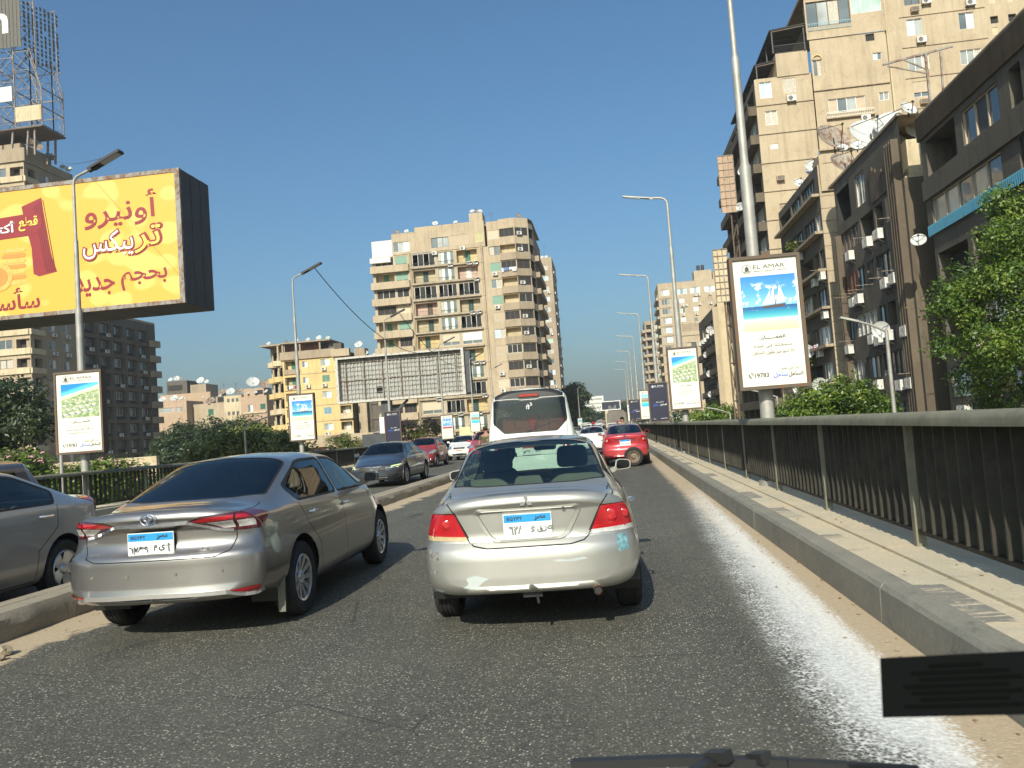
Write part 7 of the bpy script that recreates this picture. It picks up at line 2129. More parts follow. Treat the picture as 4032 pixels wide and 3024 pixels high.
for i in range(18):
    z = 47.4 - i * 3.02
    F.slab(-.2, 3.0, z - 1.3, z - .45, .35, 'balcony_parapet', 'wall_cream')
    F.hole(.4, 2.6, z - .35, z + 1.1, 1.0, 'wall_brown')
    for a in (4.3, 7.6):
        F.window(a, a + 1.5, z - .3, z + 1.1, rb.choice([('glass_dark', 'white_paint'), ('glass_dark', 'glass_mid')]), 'alu'); 
        if rb.random() < .6: F.ac(a + 1, z - 1.2)
F.finish(); F.slab(0, 11.4, 49.3, 50.6, .25, 'parapet', 'wall_brown')
block(B, off, -108, -88, 115.6, 126.7, 50.0, 50.2, 'slab', 'roof'); block(B, off, -104, -89.6, 117, 124, 50.2, 53.0, 'wall_brown', 'roof_room')
dishes(B, off, [(-86.9, 116.5, 51.0, 1.25, 'dish_brown', 60, 30), (-86.5, 119.5, 50.4, .8, 'dish_brown', 60, 30), (-87.6, 125.5, 50.6, .6, 'dish', 20, 30), (-87.6, 124, 50.6, .5, 'dish', 20, 30)])
B2 = empty('apartment_block', (-95, 138, GZ), 0, 'dark shaded block with a grid of recessed windows, beside the nearest left lamp post', 'building')
off2 = (-95, 138, GZ)
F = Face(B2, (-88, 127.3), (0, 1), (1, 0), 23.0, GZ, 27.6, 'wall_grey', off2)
for i in range(12):
    z = 24.8 - i * 2.98
    for k, a in enumerate((1.2, 5.2, 9.2, 13.2, 17.2)):
        F.hole(a, a + 3.0, z - 1.1, z + 1.2, .7, 'wall_grey', 'deep')
        w = F.place(frame_mesh(2.6, 1.5, 3, rb.choice(['alu', 'brown_frame', 'brown_frame'])), a + .2, z - .4, -.55, 'window'); link('pane', pane_mesh(2.6, 1.5, rp(3)[:1] + ('glass_dark', 'glass_dark')), w)
        if rb.random() < .4: F.ac(a + rb.uniform(.6, 2.4), z - 1.2)
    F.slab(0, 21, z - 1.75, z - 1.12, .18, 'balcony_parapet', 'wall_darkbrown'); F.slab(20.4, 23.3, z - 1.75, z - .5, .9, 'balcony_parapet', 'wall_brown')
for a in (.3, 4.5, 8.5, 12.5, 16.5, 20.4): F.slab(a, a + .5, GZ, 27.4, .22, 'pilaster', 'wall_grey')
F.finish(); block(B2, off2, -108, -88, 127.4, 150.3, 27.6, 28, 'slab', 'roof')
F = Face(B2, (-88, 150.3), (-1, 0), (0, 1), 20, GZ, 27.6, 'wall_grey', off2); F.finish()

# roof sign: lattice of struts, louvred panels, one white letter in view
RS = empty('roof_sign', (-92, 119, 50.2), 0, 'tall rusty roof sign scaffold with grey slats and a white letter n, top left corner', 'sign')
off = (-92, 119, 50.2)
Mx = {'sign_slat': plain('sign_slat', (.13, .12, .10), .8, .1, var=.35)}; M.update(Mx)
for k in range(14):
    x = -87.35 - (k + 1) * .62
    m = MB(); m.box(x, x + .54, 115.0, 115.08, 67.6 + (k % 3) * .05, 79.5); m.build('slat', M['sign_slat'], RS, off=off)
for z in (68.5, 71, 73.5, 76, 78.5):
    m = MB(); m.bar((-97, 115.2, z), (-87.2, 115.2, z), .12); m.build('rail', M['rust'], RS, off=off)
m = MB(); put_text(m, 'n', -91.0, 71.7, 114.95, h=3.3, w=3.0, bold=.03); m.build('letter', M['ink_white'], RS, off=off, fix=False)
# second face of the sign, edge-on towards the road
for k in range(9):
    y = 115.6 + k * .62; zt = 75.6 - k * .05
    for j in range(13):
        if rb.random() < .08: continue
        m_ = MB(); z = 65.8 + j * .76
        m_.box(-85.4 - .25 * (8 - k), -85.4 - .25 * (8 - k) + .05, y, y + .5, z, z + rb.uniform(.35, .7)); m_.build('slat', M['sign_slat'], RS, off=off)
lat = MB()
def truss(m, a, b, c, d, n, w):
    """ladder with diagonals between two chords a-b and c-d"""
    a, b, c, d = map(Vector, (a, b, c, d)); m.bar(a, b, w); m.bar(c, d, w)
    for i in range(n + 1): m.bar(a.lerp(b, i / n), c.lerp(d, i / n), w * .7)
    for i in range(n): m.bar(a.lerp(b, i / n), c.lerp(d, (i + 1) / n), w * .55); m.bar(c.lerp(d, i / n), a.lerp(b, (i + 1) / n), w * .45)
X0, X1, X2 = -97.0, -89.2, -84.6
for y in (115.4, 120.5):
    truss(lat, (X0, y, 54.4), (X0, y, 78), (-93.2, y, 54.4), (-93.2, y, 78), 6, .16)
    truss(lat, (-93.2, y, 54.4), (-93.2, y, 78), (X1, y, 54.4), (X1, y, 78), 6, .16)
    truss(lat, (X1, y, 54.8), (X1, y, 67), (X2 - 1.8, y, 54.8), (X2 - 1.8, y, 67), 4, .13)
    truss(lat, (X2 - 1.8, y, 54.8), (X2 - 1.8, y, 67.5), (X2, y, 54.8), (X2, y, 60.8 if y < 118 else 62), 3, .13)
    lat.bar((X2 - 1.8, y, 66), (X2, y, 60.8), .13); lat.bar((X2 - 2.8, y, 75.5), (X2 - .8, y, 75.9), .12); lat.bar((X2 - .8, y, 75.9), (X2 - .7, y, 63.5), .1)
for z in (54.8, 57.8, 60.8, 65.4):
    for x in (X0, -93.2, X1, X2 if z < 62 else X2 - 1.8): lat.bar((x, 115.4, z), (x, 120.5, z), .13)
    lat.bar((X0, 120.5, z), (X2, 120.5, z), .1)
for x in (X0 + .5, -93.2, -90.3, -87.6, -86.2):
    for y in (115.6, 120.3): lat.bar((x, y, 50.2), (x + rb.uniform(-.1, .6), y, 54.6), .26)
lat.build('scaffold', M['rust'], RS, off=off)
m = MB(); m.box(-89.0, X2, 115.2, 115.3, 55.6, 58.0); m.build('lower_panel', M['wall_cream'], RS, off=off)
m = MB(); m.box(-97, -89.3, 114.95, 115.1, 59.0, 61.4); m.build('lower_panel', M['ac_white'], RS, off=off)
m = MB(); m.box(-97, X2 + .1, 115.0, 120.8, 54.4, 54.6); m.build('platform', M['rust_brown'], RS, off=off)

# ============ right-hand side: far mid building
off = (30, 256, GZ)
B = empty('apartment_block', off, 0, 'tan flat topped block with many small windows behind the right villas board', 'building')
F = Face(B, (17.2, 250), (1, 0), (0, -1), 23.5, GZ, 43.0, 'wall_tan', off)
for i in range(16):
    z = 39.4 - i * 2.88
    F.window(.8, 3.4, z, z + 1.7, rb.choice([('glass_mid', 'white_paint', 'glass_sky'), ('glass_dark', 'glass_dark', 'glass_mid')]), rb.choice(['white_paint', 'alu']), .5)
    for a in (6.2, 10.2, 14.6, 20.3):
        k = rb.random()
        if i == 0: F.window(a - .6, a + 2.4, z, z + 1.7, ('glass_sky', 'glass_mid', 'glass_sky'), 'white_paint')
        elif k < .35: F.blind(a, a + 1.5, z, z + 1.5, 'white_paint', .1)
        elif k < .7: F.window(a, a + 1.5, z, z + 1.5, rp(2), 'white_paint')
        elif k < .85: F.shut(a, a + 1.5, z, z + 1.5, 'tan_sh')
        else: F.window(a, a + 1.0, z, z + 1.0, ('glass_dark',), 'brown_frame')
        if rb.random() < .55: F.ac(a + .8, z - 1.0)
        if rb.random() < .25: F.ac(a + 1.9, z - 1.0)
    F.slab(0, 4, z - .9, z - .7, .12, 'string_course', 'slab')
F.finish(); block(B, off, 17.2, 40.7, 250.2, 266, 43, 43.25, 'slab', 'roof'); block(B, off, 28.5, 33.8, 251, 256, 43.2, 46.3, 'wall_tan', 'roof_room'); block(B, off, 34, 40.7, 250.1, 256, 43.2, 45.4, 'wall_tan', 'roof_room')
for x in (30, 31.3): m = MB(); m.tube([(x, 252, 46.3), (x, 252, 48.0)], .5, 12); m.build('water_tank', M['blackp'], B, 40, off)
F = Face(B, (17.2, 266), (0, -1), (-1, 0), 16, GZ, 43, 'wall_brown', off)
for i in range(16):
    z = 39.4 - i * 2.88
    for a in (1, 5, 9, 13):
        F.window(a, a + 2, z, z + 1.5, rp(2), 'alu')
        if rb.random() < .5: F.ac(a + 1, z - 1)
    F.slab(.3, 15.6, z - 1.2, z - .4, .7, 'balcony_parapet', 'wall_tan')
F.finish()
off = (15, 292, GZ)
B = empty('apartment_block', off, 0, 'farther narrow block with stacked balconies just left of the flat topped tan one', 'building')
F = Face(B, (14.3, 290), (1, 0), (0, -1), 6.5, GZ, 37, 'wall_brown', off)
for i in range(14):
    z = 34 - i * 2.9; F.hole(.6, 2.6, z, z + 1.6, .6); F.window(3.4, 5.4, z, z + 1.5, rp(2), 'alu'); F.slab(.2, 2.9, z - 1.0, z - .1, .8, 'balcony_parapet', 'wall_tan'); F.ac(3, z - .9)
F.finish(); F = Face(B, (14.3, 304), (0, -1), (-1, 0), 14, GZ, 37, 'wall_brown', off)
for i in range(14): F.slab(.5, 13.5, 33 - i * 2.9, 33.9 - i * 2.9, .9, 'balcony_parapet', 'wall_tan')
F.finish()
# lower building in front of it, with terrace
off = (29, 206, GZ)
B = empty('apartment_building', off, 0, 'lower tan building with a terrace wall below the flat topped block on the right', 'building')
F = Face(B, (18.5, 200), (1, 0), (0, -1), 16.5, GZ, 21.6, 'wall_tan', off)
for i in range(8):
    z = 18.3 - i * 3.3
    F.window(1.0, 3.4, z - .2, z + 1.6, ('tan_sh', 'glass_dark'), 'brown_frame'); F.window(5.2, 8.6, z - .3, z + 2.0, rb.choice([('glass_mid', 'curtain', 'glass_mid'), ('curtain', 'curtain', 'glass_dark')]), 'white_paint' if i else 'brown_frame')
    F.window(12, 14.0, z, z + 1.4, ('tan_sh', 'tan_sh') if i % 2 == 0 else rp(2), 'alu'); F.ac(10.3, z - .5)
    F.slab(4.6, 9.2, z - 1.0, z - .6, .6, 'balcony_slab', 'wall_tan'); F.place(rail_mesh(4.4, .8), 4.7, z - .6, .55)
F.finish(); F.slab(-.1, 16.6, 21.6, 22.6, .2, 'parapet', 'wall_tan'); block(B, off, 18.5, 35, 200.2, 215, 21.6, 21.8, 'slab', 'roof')
for x in (19, 22, 25.5, 29, 32.5): block(B, off, x, x + .15, 200.1, 200.2, 22.6, 25.2, 'wall_brown', 'fence_post')
block(B, off, 18.7, 34.6, 200.3, 200.4, 22.6, 24.6, 'wall_brown', 'terrace_screen')

# ============ tall sunlit tower, upper right
off = (30, 90, GZ)
B = empty('apartment_tower', off, 0, 'tall sunlit tan tower filling the upper right, stepped roof terraces on its left', 'building')
F = Face(B, (16.4, 80), (1, 0), (0, -1), 5.4, GZ, 33.9, 'wall_tan', off)
F.window(.45, 1.6, 32.0, 33.6, ('glass_sky', 'glass_sky'), 'white_paint'); F.blind(2.7, 3.9, 32.2, 33.7, 'curtain', 0); F.ac(3.3, 31.3)
F.window(.75, 1.9, 29.3, 30.7, ('curtain', 'curtain'), 'white_paint'); F.hole(1.0, 1.7, 26.9, 27.4, .05, 'wall_white', 'wall_white'); F.ac(1.6, 23.7, True); F.hole(1.3, 2.0, 21.0, 21.5, .1, 'wall_brown', 'wall_brown'); F.ac(1.9, 18.0, True)
for z in (31.3, 28.45, 25.6, 22.8, 20.0, 17.2, 14.4, 11.6, 8.8, 6):
    F.slab(-.05, 5.4, z - .06, z + .02, .10, 'string_course', 'slab')
F.finish()
U = Face(B, (21.8, 79.6), (1, 0), (0, -1), 7.0, GZ, 37.0, 'wall_tan', off)
U.window(.3, 3.4, 37.0 - 1.0, 37.0, ('glass_dark',), 'alu') if False else None
U.window(1.2, 4.6, 29.6, 31.0, ('tan_sh', 'glass_dark', 'glass_mid', 'tan_sh'), 'alu'); U.place(rail_mesh(4.4, .55, 'white_paint'), .9, 29.1, .25); U.slab(.9, 5.3, 29.0, 29.1, .3, 'balcony_slab'); U.ac(4.4, 28.4)
U.window(5.9, 6.8, 30.3, 31.1, ('glass_mid', 'glass_mid'), 'white_paint'); U.shut(2.6, 3.6, 26.8, 28.1, 'tan_sh'); U.ac(4.4, 27.6, True); U.window(5.7, 6.5, 34.3, 35.0, ('glass_sky', 'glass_dark'), 'alu'); U.hole(5.2, 6.0, 36.2, 36.9, .15)
U.window(.15, .95, 33.4, 35.0, ('glass_dark', 'curtain'), 'tan_sh'); U.slab(.0, 7.0, 31.9, 32.0, .15, 'string_course', 'slab'); U.slab(-.1, 7.0, 26.0, 28.6 - 2.4, .35, 'balcony_slab')
U.finish()
m = MB(); n = 10; ca = 21.8 + .55
m.tube([(ca + math.cos(R_(180 - k * 18)) * .42, 79.5, 35.0 + math.sin(R_(180 - k * 18)) * .42) for k in range(n + 1)], .05, 6); m.build('arched_trim', M['wall_yellow'], B, True, off)
# glazed penthouse, roof terraces stepping down to the left
P = Face(B, (21.6, 79.5), (1, 0), (0, -1), 7.3, 37.0, 41.2, 'wall_tan', off)
P.window(.15, 4.2, 38.2, 40.7, ('glass_dark', 'glass_mid', 'curtain', 'glass_dark'), 'brown_frame', 1.0); P.window(4.3, 7.1, 39.0, 40.9, ('glass_green', 'glass_green', 'glass_green'), 'alu'); P.place(rail_mesh(4.0, .7, 'blue_sh'), .15, 37.8, .1)
P.finish(); P.slab(-.3, 7.4, 41.2, 41.6, .35, 'roof_edge', 'slab'); block(B, off, 21.3, 29.2, 79.6, 92, 41.25, 41.5, 'slab', 'roof')
for (xa, xb, za, zc) in ((19.9, 21.5, 38.9, 37.0), (18.0, 20.2, 35.9, 34.0)):
    pass
def pergola(x0, x1, y0, y1, z, h):
    m = MB(); m.add([(x0, y0, z + h), (x1, y0, z + h + .3), (x1, y1, z + h + .3), (x0, y1, z + h), (x0, y0, z + h + .15), (x1, y0, z + h + .45), (x1, y1, z + h + .45), (x0, y1, z + h + .15)], [(0, 3, 2, 1), (4, 5, 6, 7), (0, 1, 5, 4), (1, 2, 6, 5), (2, 3, 7, 6), (3, 0, 4, 7)])
    m.build('terrace_roof', M['deep'], B, off=off)
    for x, y in ((x0 + .2, y0 + .1), (x1 - .2, y0 + .1), (x0 + .2, y0 + 3), (x0 + .2, y0 + 6)): q = MB(); q.bar((x, y, z), (x, y, z + h), .12); q.build('terrace_post', M['dark_steel'], B, off=off)
    for k in range(5): q = MB(); q.bar((x0 + .15, y0 + .1 + k * 2.2, z + h - .05), (x1 - .1, y0 + .1 + k * 2.2, z + h + .2), .08); q.build('rafter', M['brown_frame'], B, off=off)
block(B, off, 18.6, 21.6, 79.9, 92, 33.9, 36.2, 'wall_tan', 'upper_storey'); pergola(18.2, 21.6, 79.7, 92, 36.2, 2.2); pergola(16.6, 19.2, 80.3, 96, 34.0, 1.4)
link_r = Face(B, (18.6, 79.9), (1, 0), (0, -1), 3.0, 36.2, 37.2, 'wall_tan', off); link_r.place(rail_mesh(2.9, .8), 0, 36.2, .0)
V_ = Face(B, (28.8, 79.8), (1, 0), (0, -1), 26.0, GZ, 47.0, 'wall_tan', off)
for i, z in enumerate((45.3 - 3 * k for k in range(11))):
    for j, a in enumerate((1.9, 6.6)):
        k = (i + j) % 4
        if i == 4: V_.window(a, a + 1.9, z - 3 + 2.6, z - 3 + 4.0, ('glass_mid', 'glass_mid', 'curtain'), 'white_paint')
        elif k == 0: V_.window(a + .2, a + 1.6, z, z + 1.6, ('glass_dark', 'white_paint'), 'alu')
        elif k == 1: V_.blind(a + .2, a + 1.6, z, z + 1.5, 'tan_sh', .3)
        elif k == 2: V_.window(a + .2, a + 1.6, z, z + 1.5, ('glass_dark', 'glass_dark'), 'brown_frame')
        else: V_.window(a + .2, a + 1.6, z, z + 1.6, ('glass_sky', 'glass_mid'), 'alu')
        if k in (1, 2): V_.ac(a + 1.0, z - .8, True)
        if k == 2: V_.ac(a + 2.1, z - .2)
        if k == 3: V_.ac(a + 1.3, z - .9)
    for a in (9.6, 11.2): V_.hole(a, a + .7, z + .2, z + .9, .25); V_.hole(a + .05, a + .6, z - .9, z - .2, .04, 'wall_cream', 'wall_cream')
    V_.window(13.6, 14.8, z, z + 1.7, ('glass_mid', 'glass_mid'), 'white_paint'); V_.window(17, 20.5, z - .2, z + 1.6, ('glass_mid', 'glass_mid', 'white_paint', 'glass_dark'), 'alu')
    V_.slab(1.5, 9.2, z - 1.15, z - 1.07, .08, 'string_course', 'slab')
V_.finish()
for x in (29.0, 41.8): m = MB(); m.tube([(x, 79.6, 0), (x, 79.6, 47)], .09, 8); m.build('drain_pipe', M['wall_cream' if x < 30 else 'rust'], B, True, off)
# road side of the tower, its shade deepened by the grey wall colour
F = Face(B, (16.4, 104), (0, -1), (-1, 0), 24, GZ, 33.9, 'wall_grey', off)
for i in range(13):
    z = 31.6 - i * 2.85
    for a in (.8, 4.6, 8.4, 12.2, 16, 19.8):
        if rb.random() < .6: F.hole(a, a + 3.2, z - .2, z + 1.7, 1.0, 'wall_darkbrown')
        else: F.window(a, a + 3.0, z, z + 1.5, rp(3), 'alu')
        if rb.random() < .5: F.ac(a + rb.uniform(.5, 2.5), z - 1.0)
    F.slab(.3, 23.9, z - 1.15, z - .25, .8, 'balcony_parapet', 'wall_darkbrown')
    if rb.random() < .5:
        o = F.place(dish_mesh(.45, 'dish'), rb.uniform(14, 22), z, 1.4, 'satellite_dish', rz=R_(60)); 
F.finish(); block(B, off, 16.5, 55, 80.1, 104, 33.9, 34.0, 'slab', 'roof')

# hoardings fixed to the side of the tower
for (x0, z0, z1, y, w, lab, sub) in ((13.5, 23.1, 29.3, 88, 1.6, 'rusty upright hoarding frame on a lattice mast beside the tall tower, higher one', 13.0), (9.1, 10.57, 14.8, 66, 1.1, 'lower weathered hoarding frame beside the big sailing boat board', GZ)):
    H_ = empty('hoarding', (x0 + w / 2, y, z0), 0, lab, 'hoarding'); off = (x0 + w / 2, y, z0)
    nx, nz = 3, 8
    for i in range(nx):
        for j in range(nz):
            m = MB(); a, c = x0 + w * i / nx, x0 + w * (i + 1) / nx; q0, q1 = z0 + (z1 - z0) * j / nz, z0 + (z1 - z0) * (j + 1) / nz
            m.box(a + .02, c - .02, y, y + .05, q0 + .02, q1 - .02); m.build('panel', M['wall_cream' if w < 1.3 else 'wall_pink'], H_, off=off)
    m = MB()
    for i in range(nx + 1): m.bar((x0 + w * i / nx, y - .03, z0), (x0 + w * i / nx, y - .03, z1), .07)
    for j in range(nz + 1): m.bar((x0, y - .03, z0 + (z1 - z0) * j / nz), (x0 + w, y - .03, z0 + (z1 - z0) * j / nz), .06)
    m.build('frame', M['rust'], H_, off=off)
    m = MB(); m.box(x0 + w, x0 + w + .08, y, y + 1.2, z0, z1); m.build('end_panel', M['sheet_dark'], H_, off=off)
    m = MB(); truss(m, (x0 + w * .6, y + .3, sub), (x0 + w * .6, y + .3, z1), (x0 + w + .1, y + 1.5, sub), (x0 + w + .1, y + 1.5, z1), 7, .12); m.build('mast', M['rust_brown'], H_, off=off)

# ============ blocks along the right-hand street, their shade worked into dark wall colours
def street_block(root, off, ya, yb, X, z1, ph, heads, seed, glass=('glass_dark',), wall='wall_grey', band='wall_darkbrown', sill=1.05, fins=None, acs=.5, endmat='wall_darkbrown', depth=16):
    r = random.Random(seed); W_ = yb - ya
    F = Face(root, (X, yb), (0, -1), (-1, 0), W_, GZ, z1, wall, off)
    for hz_ in heads:
        z0w = hz_ - 1.35
        x = .35
        while x < W_ - .5:
            w = min(r.choice([1.3, 2.4, 3.2, 4.0]), W_ - .35 - x)
            if w < .8: break
            k = r.random()
            nn = max(2, int(w / .75))
            if k < .62: F.window(x, x + w, z0w, hz_, tuple(r.choice(['glass_dark', 'glass_dark', 'glass_mid', 'glass_sky']) for _ in range(nn)), r.choice(['alu', 'dark_steel', 'brown_frame']), .25)
            elif k < .85: F.hole(x, x + w, z0w, hz_, .6, wall, 'deep')
            else: F.shut(x, x + min(w, 1.6), z0w, hz_, r.choice(['brown_sh', 'tan_sh', 'blue_sh']))
            if r.random() < acs: F.ac(x + w * r.uniform(.2, .9), z0w - r.uniform(.7, 1.0))
            if r.random() < .18: F.place(dish_mesh(r.uniform(.38, .55), 'dish'), x + w * .5, z0w - .2, .7, 'satellite_dish', rz=R_(70))
            if r.random() < .5: F.place(cmesh(('strut', 1), lambda: MB().box(-.015, .015, -1.0, 0, 0, .03).mesh('wall_bracket', M['rust'])), x + w * .6, z0w - .1, 0)
            x += w + r.uniform(.15, .5)
    F.finish()
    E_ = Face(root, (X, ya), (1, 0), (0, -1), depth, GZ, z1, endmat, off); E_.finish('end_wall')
    m = MB(); m.box(X + .1, X + depth, ya + .1, yb, z1 - .05, z1 + .12); m.build('roof', M['slab'], root, off=off)
    E2 = Face(root, (X + depth, yb), (-1, 0), (0, 1), depth, GZ, z1, endmat, off); E2.finish('end_wall')
    return F, E_
# nearest: dark block with the blue corrugated balcony
off = (22, 33, GZ)
B = empty('apartment_block', off, 0, 'dark near block at the right edge with a blue corrugated balcony front', 'building')
X = 16.9
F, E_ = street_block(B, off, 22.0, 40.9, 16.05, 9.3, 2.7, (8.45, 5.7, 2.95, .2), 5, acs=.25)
F = Face(B, (X - .9, 41.2), (0, -1), (-1, 0), 19.0, 9.36, 15.25, 'wall_grey', off)
F.window(.6, 7.6, 9.9, 11.1, ('glass_mid', 'glass_mid', 'glass_dark', 'glass_mid', 'glass_dark'), 'tan_sh', .5); F.window(9, 14.5, 9.9, 11.1, ('glass_dark', 'glass_dark', 'glass_mid'), 'dark_steel', .5)
F.hole(.6, 3.9, 12.2, 13.9, 1.2, 'wall_grey', 'sheet_dark'); F.window(4.6, 7.9, 12.3, 13.8, ('glass_dark', 'sheet_dark', 'glass_dark'), 'tan_sh', .5); F.hole(8.8, 9.7, 12.3, 13.8, .5); F.hole(10.4, 13.5, 12.3, 13.8, .6)
F.finish()
F.slab(0, 19, 11.15, 12.1, .12, 'balcony_parapet', 'wall_grey'); F.slab(-.05, 19, 14.1, 15.3, .1, 'cornice', 'wall_grey')
for k in range(16):
    F.slab(-.05, 19, 14.12 + k * .07, 14.155 + k * .07, .14, 'cornice_board', 'wall_darkbrown')
m = MB()   # corrugated blue sheet along the balcony
n = 150; vs = []
for k in range(n + 1):
    yy = 41.15 - k * .08; d = X - .96 - (.03 if k % 2 else 0); vs += [(d, yy, 9.38), (d, yy, 9.88)]
m.add(vs, [(2 * k, 2 * k + 2, 2 * k + 3, 2 * k + 1) for k in range(n)])
M['blue_sheet'] = plain('blue_sheet', (.10, .33, .45), .5); m.build('corrugated_front', M['blue_sheet'], B, off=off, fix=False)
block(B, off, X - .9, X + 15, 22, 41.2, 9.3, 9.38, 'wall_grey', 'balcony_slab'); E9 = Face(B, (X - .9, 22), (1, 0), (0, -1), 16, 9.36, 15.25, 'wall_darkbrown', off); E9.finish('end_wall'); E8 = Face(B, (X + 15, 41.2), (-1, 0), (0, 1), 15.9, 9.36, 15.25, 'wall_darkbrown', off); E8.finish('end_wall')
block(B, off, X - .95, X + 15, 22, 41.25, 15.25, 15.4, 'slab', 'roof')
o = link('satellite_dish', dish_mesh(.36, 'dish'), B); o.location = (X - 1.5 - off[0], 41.0 - off[1], 9.3 - off[2]); o.rotation_euler = (R_(-30), 0, R_(-20))
m = MB()   # rusty antenna frame on the roof
m.bar((16.6, 41.0, 15.3), (16.6, 41.0, 18.4), .10); m.bar((16.6, 41, 17.4), (14.8, 41, 18.0), .06); m.bar((14.6, 41, 18.1), (17.9, 41, 18.6), .09); m.bar((17.2, 41, 15.3), (17.3, 41, 18.4), .08); m.bar((16.6, 41, 17.6), (15.6, 41, 18.2), .06); m.build('antenna_frame', M['rust'], B, off=off)
dishes(B, off, [(15.5, 40.8, 15.3, .42, 'dish', 20, 30)])
# middle: block with vertical fins
off = (23, 50, GZ)
B = empty('apartment_block', off, 0, 'shaded block with vertical concrete fins and a lit rooftop room', 'building')
F, E_ = street_block(B, off, 43.7, 56.0, 16.0, 13.1, 2.83, (12.85, 10.07, 7.2, 4.45, 1.6, -1.2), 9, acs=.8)  # end wall's dark brown holds the neighbouring block's cast shadow
for yf_ in (44.0, 44.35, 44.7, 45.05, 55.4, 55.75): block(B, off, 15.62, 16.0, yf_, yf_ + .14, GZ, 15.3 if yf_ < 50 else 12.8, 'wall_darkbrown', 'fin')
Tp = Face(B, (16.0, 56.0), (0, -1), (-1, 0), 12.3, 13.1, 16.35, 'wall_grey', off); Tp.hole(.4, 3.2, 13.5, 15.6, .8, 'deep'); Tp.window(4.4, 6.2, 13.6, 15.5, ('glass_dark', 'glass_dark'), 'alu', .3); Tp.finish()
Te = Face(B, (16.0, 48.6), (1, 0), (0, -1), 15, 13.2, 16.35, 'wall_white', off); Te.finish('end_wall')
for b_ in range(9):   # broken parapet of rubble blocks
    block(B, off, 15.9, 16.2, 44.2 + b_ * .5, 44.68 + b_ * .5, 13.1, 13.3 + .2 * b_ + rb.uniform(0, .25), 'wall_darkbrown', 'rubble_block')
m = MB(); m.box(16.3, 31, 43.72, 47.5, 13.0, 15.1); m.build('roof_room', M['wall_cream'], B, off=off); block(B, off, 15.9, 31, 43.5, 57, 16.35, 16.5, 'slab', 'roof')
E_.ac(3.0, 12.6); E_.ac(2.0, 12.2)
dishes(B, off, [(16.6, 45.6, 15.1, .55, 'dish', 10, 35), (17.8, 45, 15.1, .95, 'dish', -10, 35), (16.8, 50.2, 16.5, 1.25, 'dish', 10, 35), (18.3, 50, 16.5, 1.4, 'dish', 0, 35), (18.4, 49.4, 16.5, .6, 'dish_brown', 40, 30), (17.4, 52.5, 16.5, .6, 'dish', 0, 35), (16.6, 55.0, 16.5, 1.0, 'dish_brown', 20, 35), (19.6, 50.0, 16.5, .5, 'dish', 0, 40)])
# farther: block with glazed verandas and creeper
off = (23, 66, GZ)
B = empty('apartment_block', off, 0, 'shaded block with glazed verandas and creeper on its front, behind the sailing boat board', 'building')
F, E_ = street_block(B, off, 59.5, 73.0, 16.0, 18.9, 2.7, (18.3, 15.6, 12.9, 10.2, 7.5, 4.8, 2.1, -.6), 17, glass=('glass_sky',), acs=.45, endmat='wall_tan')
for i in range(8): F.slab(.0, 13.4, 16.65 - 2.7 * i, 16.85 - 2.7 * i, .55, 'balcony_slab')
for i in range(26):
    block(B, off, 15.99 - .004, 16.03 + 1.6, 59.42, 59.49, GZ + .6 + i * .9, GZ + 1.47 + i * .9, 'wall_tan', 'cladding_panel')
block(B, off, 16.1, 17.6, 59.3, 61, 17.2, 19.5, 'wall_tan', 'roof_room'); E7 = Face(B, (16.1, 59.25), (1, 0), (0, -1), 1.5, 16.9, 19.5, 'wall_tan', off); E7.window(.25, 1.1, 17.4, 18.9, ('tan_sh',), 'white_paint'); E7.finish()
dishes(B, off, [(16.4, 62, 19.0, .6, 'dish', 0, 35), (16.9, 61.6, 19.0, .45, 'dish', 0, 35), (16.5, 63, 19.0, .45, 'dish', 10, 35), (16.3, 66, 19.0, .5, 'dish', 10, 35), (17.5, 60, 19.6, 1.3, 'dish_brown', 25, 30), (17.9, 59.6, 19.6, .4, 'dish', 0, 35), (19, 59.8, 19.6, .5, 'dish', 0, 35), (19.9, 59.9, 19.6, .6, 'dish', 0, 35)])
F.laundry(9.0, 10.5, 6.3, 12)
# lower shaded buildings beyond, below the far hoarding
off = (20, 112, GZ)
B = empty('apartment_building', off, 0, 'low shaded building with a single tan pilaster between the two advert boards on the right', 'building')
F, E_ = street_block(B, off, 106, 128, 14.6, 16.0, 2.8, (14.6, 11.8, 9, 6.2, 3.4, .6), 23, acs=.6, endmat='wall_cream')
for i in range(5): F.slab(0, 22, 9.9 - 2.8 * i, 10.7 - 2.8 * i, .7, 'balcony_parapet', 'wall_darkbrown')
block(B, off, 13.9, 14.6, 105.6, 106, GZ, 15.5, 'wall_tan', 'pilaster')

# ============ low pale structures below the bridge on the left
off = (-36, 100, GZ)
B = empty('terrace_building', off, 0, 'low pale building with a long curved roof slab just above the left railing', 'building')
block(B, off, -46, -30.4, 100.5, 112, GZ, 1.3, 'wall_pink'); m = MB(); m.prism(rpoly([(-46.5, 1.35), (-29.8, 1.35), (-29.4, 2.5), (-29.8, 2.7), (-46.5, 2.9)], .3), 99.3, 112); m.build('roof_slab', M['wall_tan'], B, off=off)
block(B, off, -46, -42, 100.3, 108, 2.9, 3.5, 'wall_white', 'roof_wall')
off = (-38, 62, GZ)
B = empty('boundary_wall', off, 0, 'long cream sunlit wall behind the left railing and flowering trees', 'wall')
block(B, off, -48, -35.5, 60, 60.4, GZ, 1.62, 'wall_cream'); 
off = (-33, 66, GZ)
B = empty('boundary_wall', off, 0, 'grey shaded wall continuing right from the cream wall, behind the taupe sedan roof', 'wall')
block(B, off, -36.0, -27, 66, 66.4, GZ, 1.95, 'wall_grey'); block(B, off, -31.0, -27.5, 65.5, 66, GZ, 2.4, 'wall_white', 'gate_house')
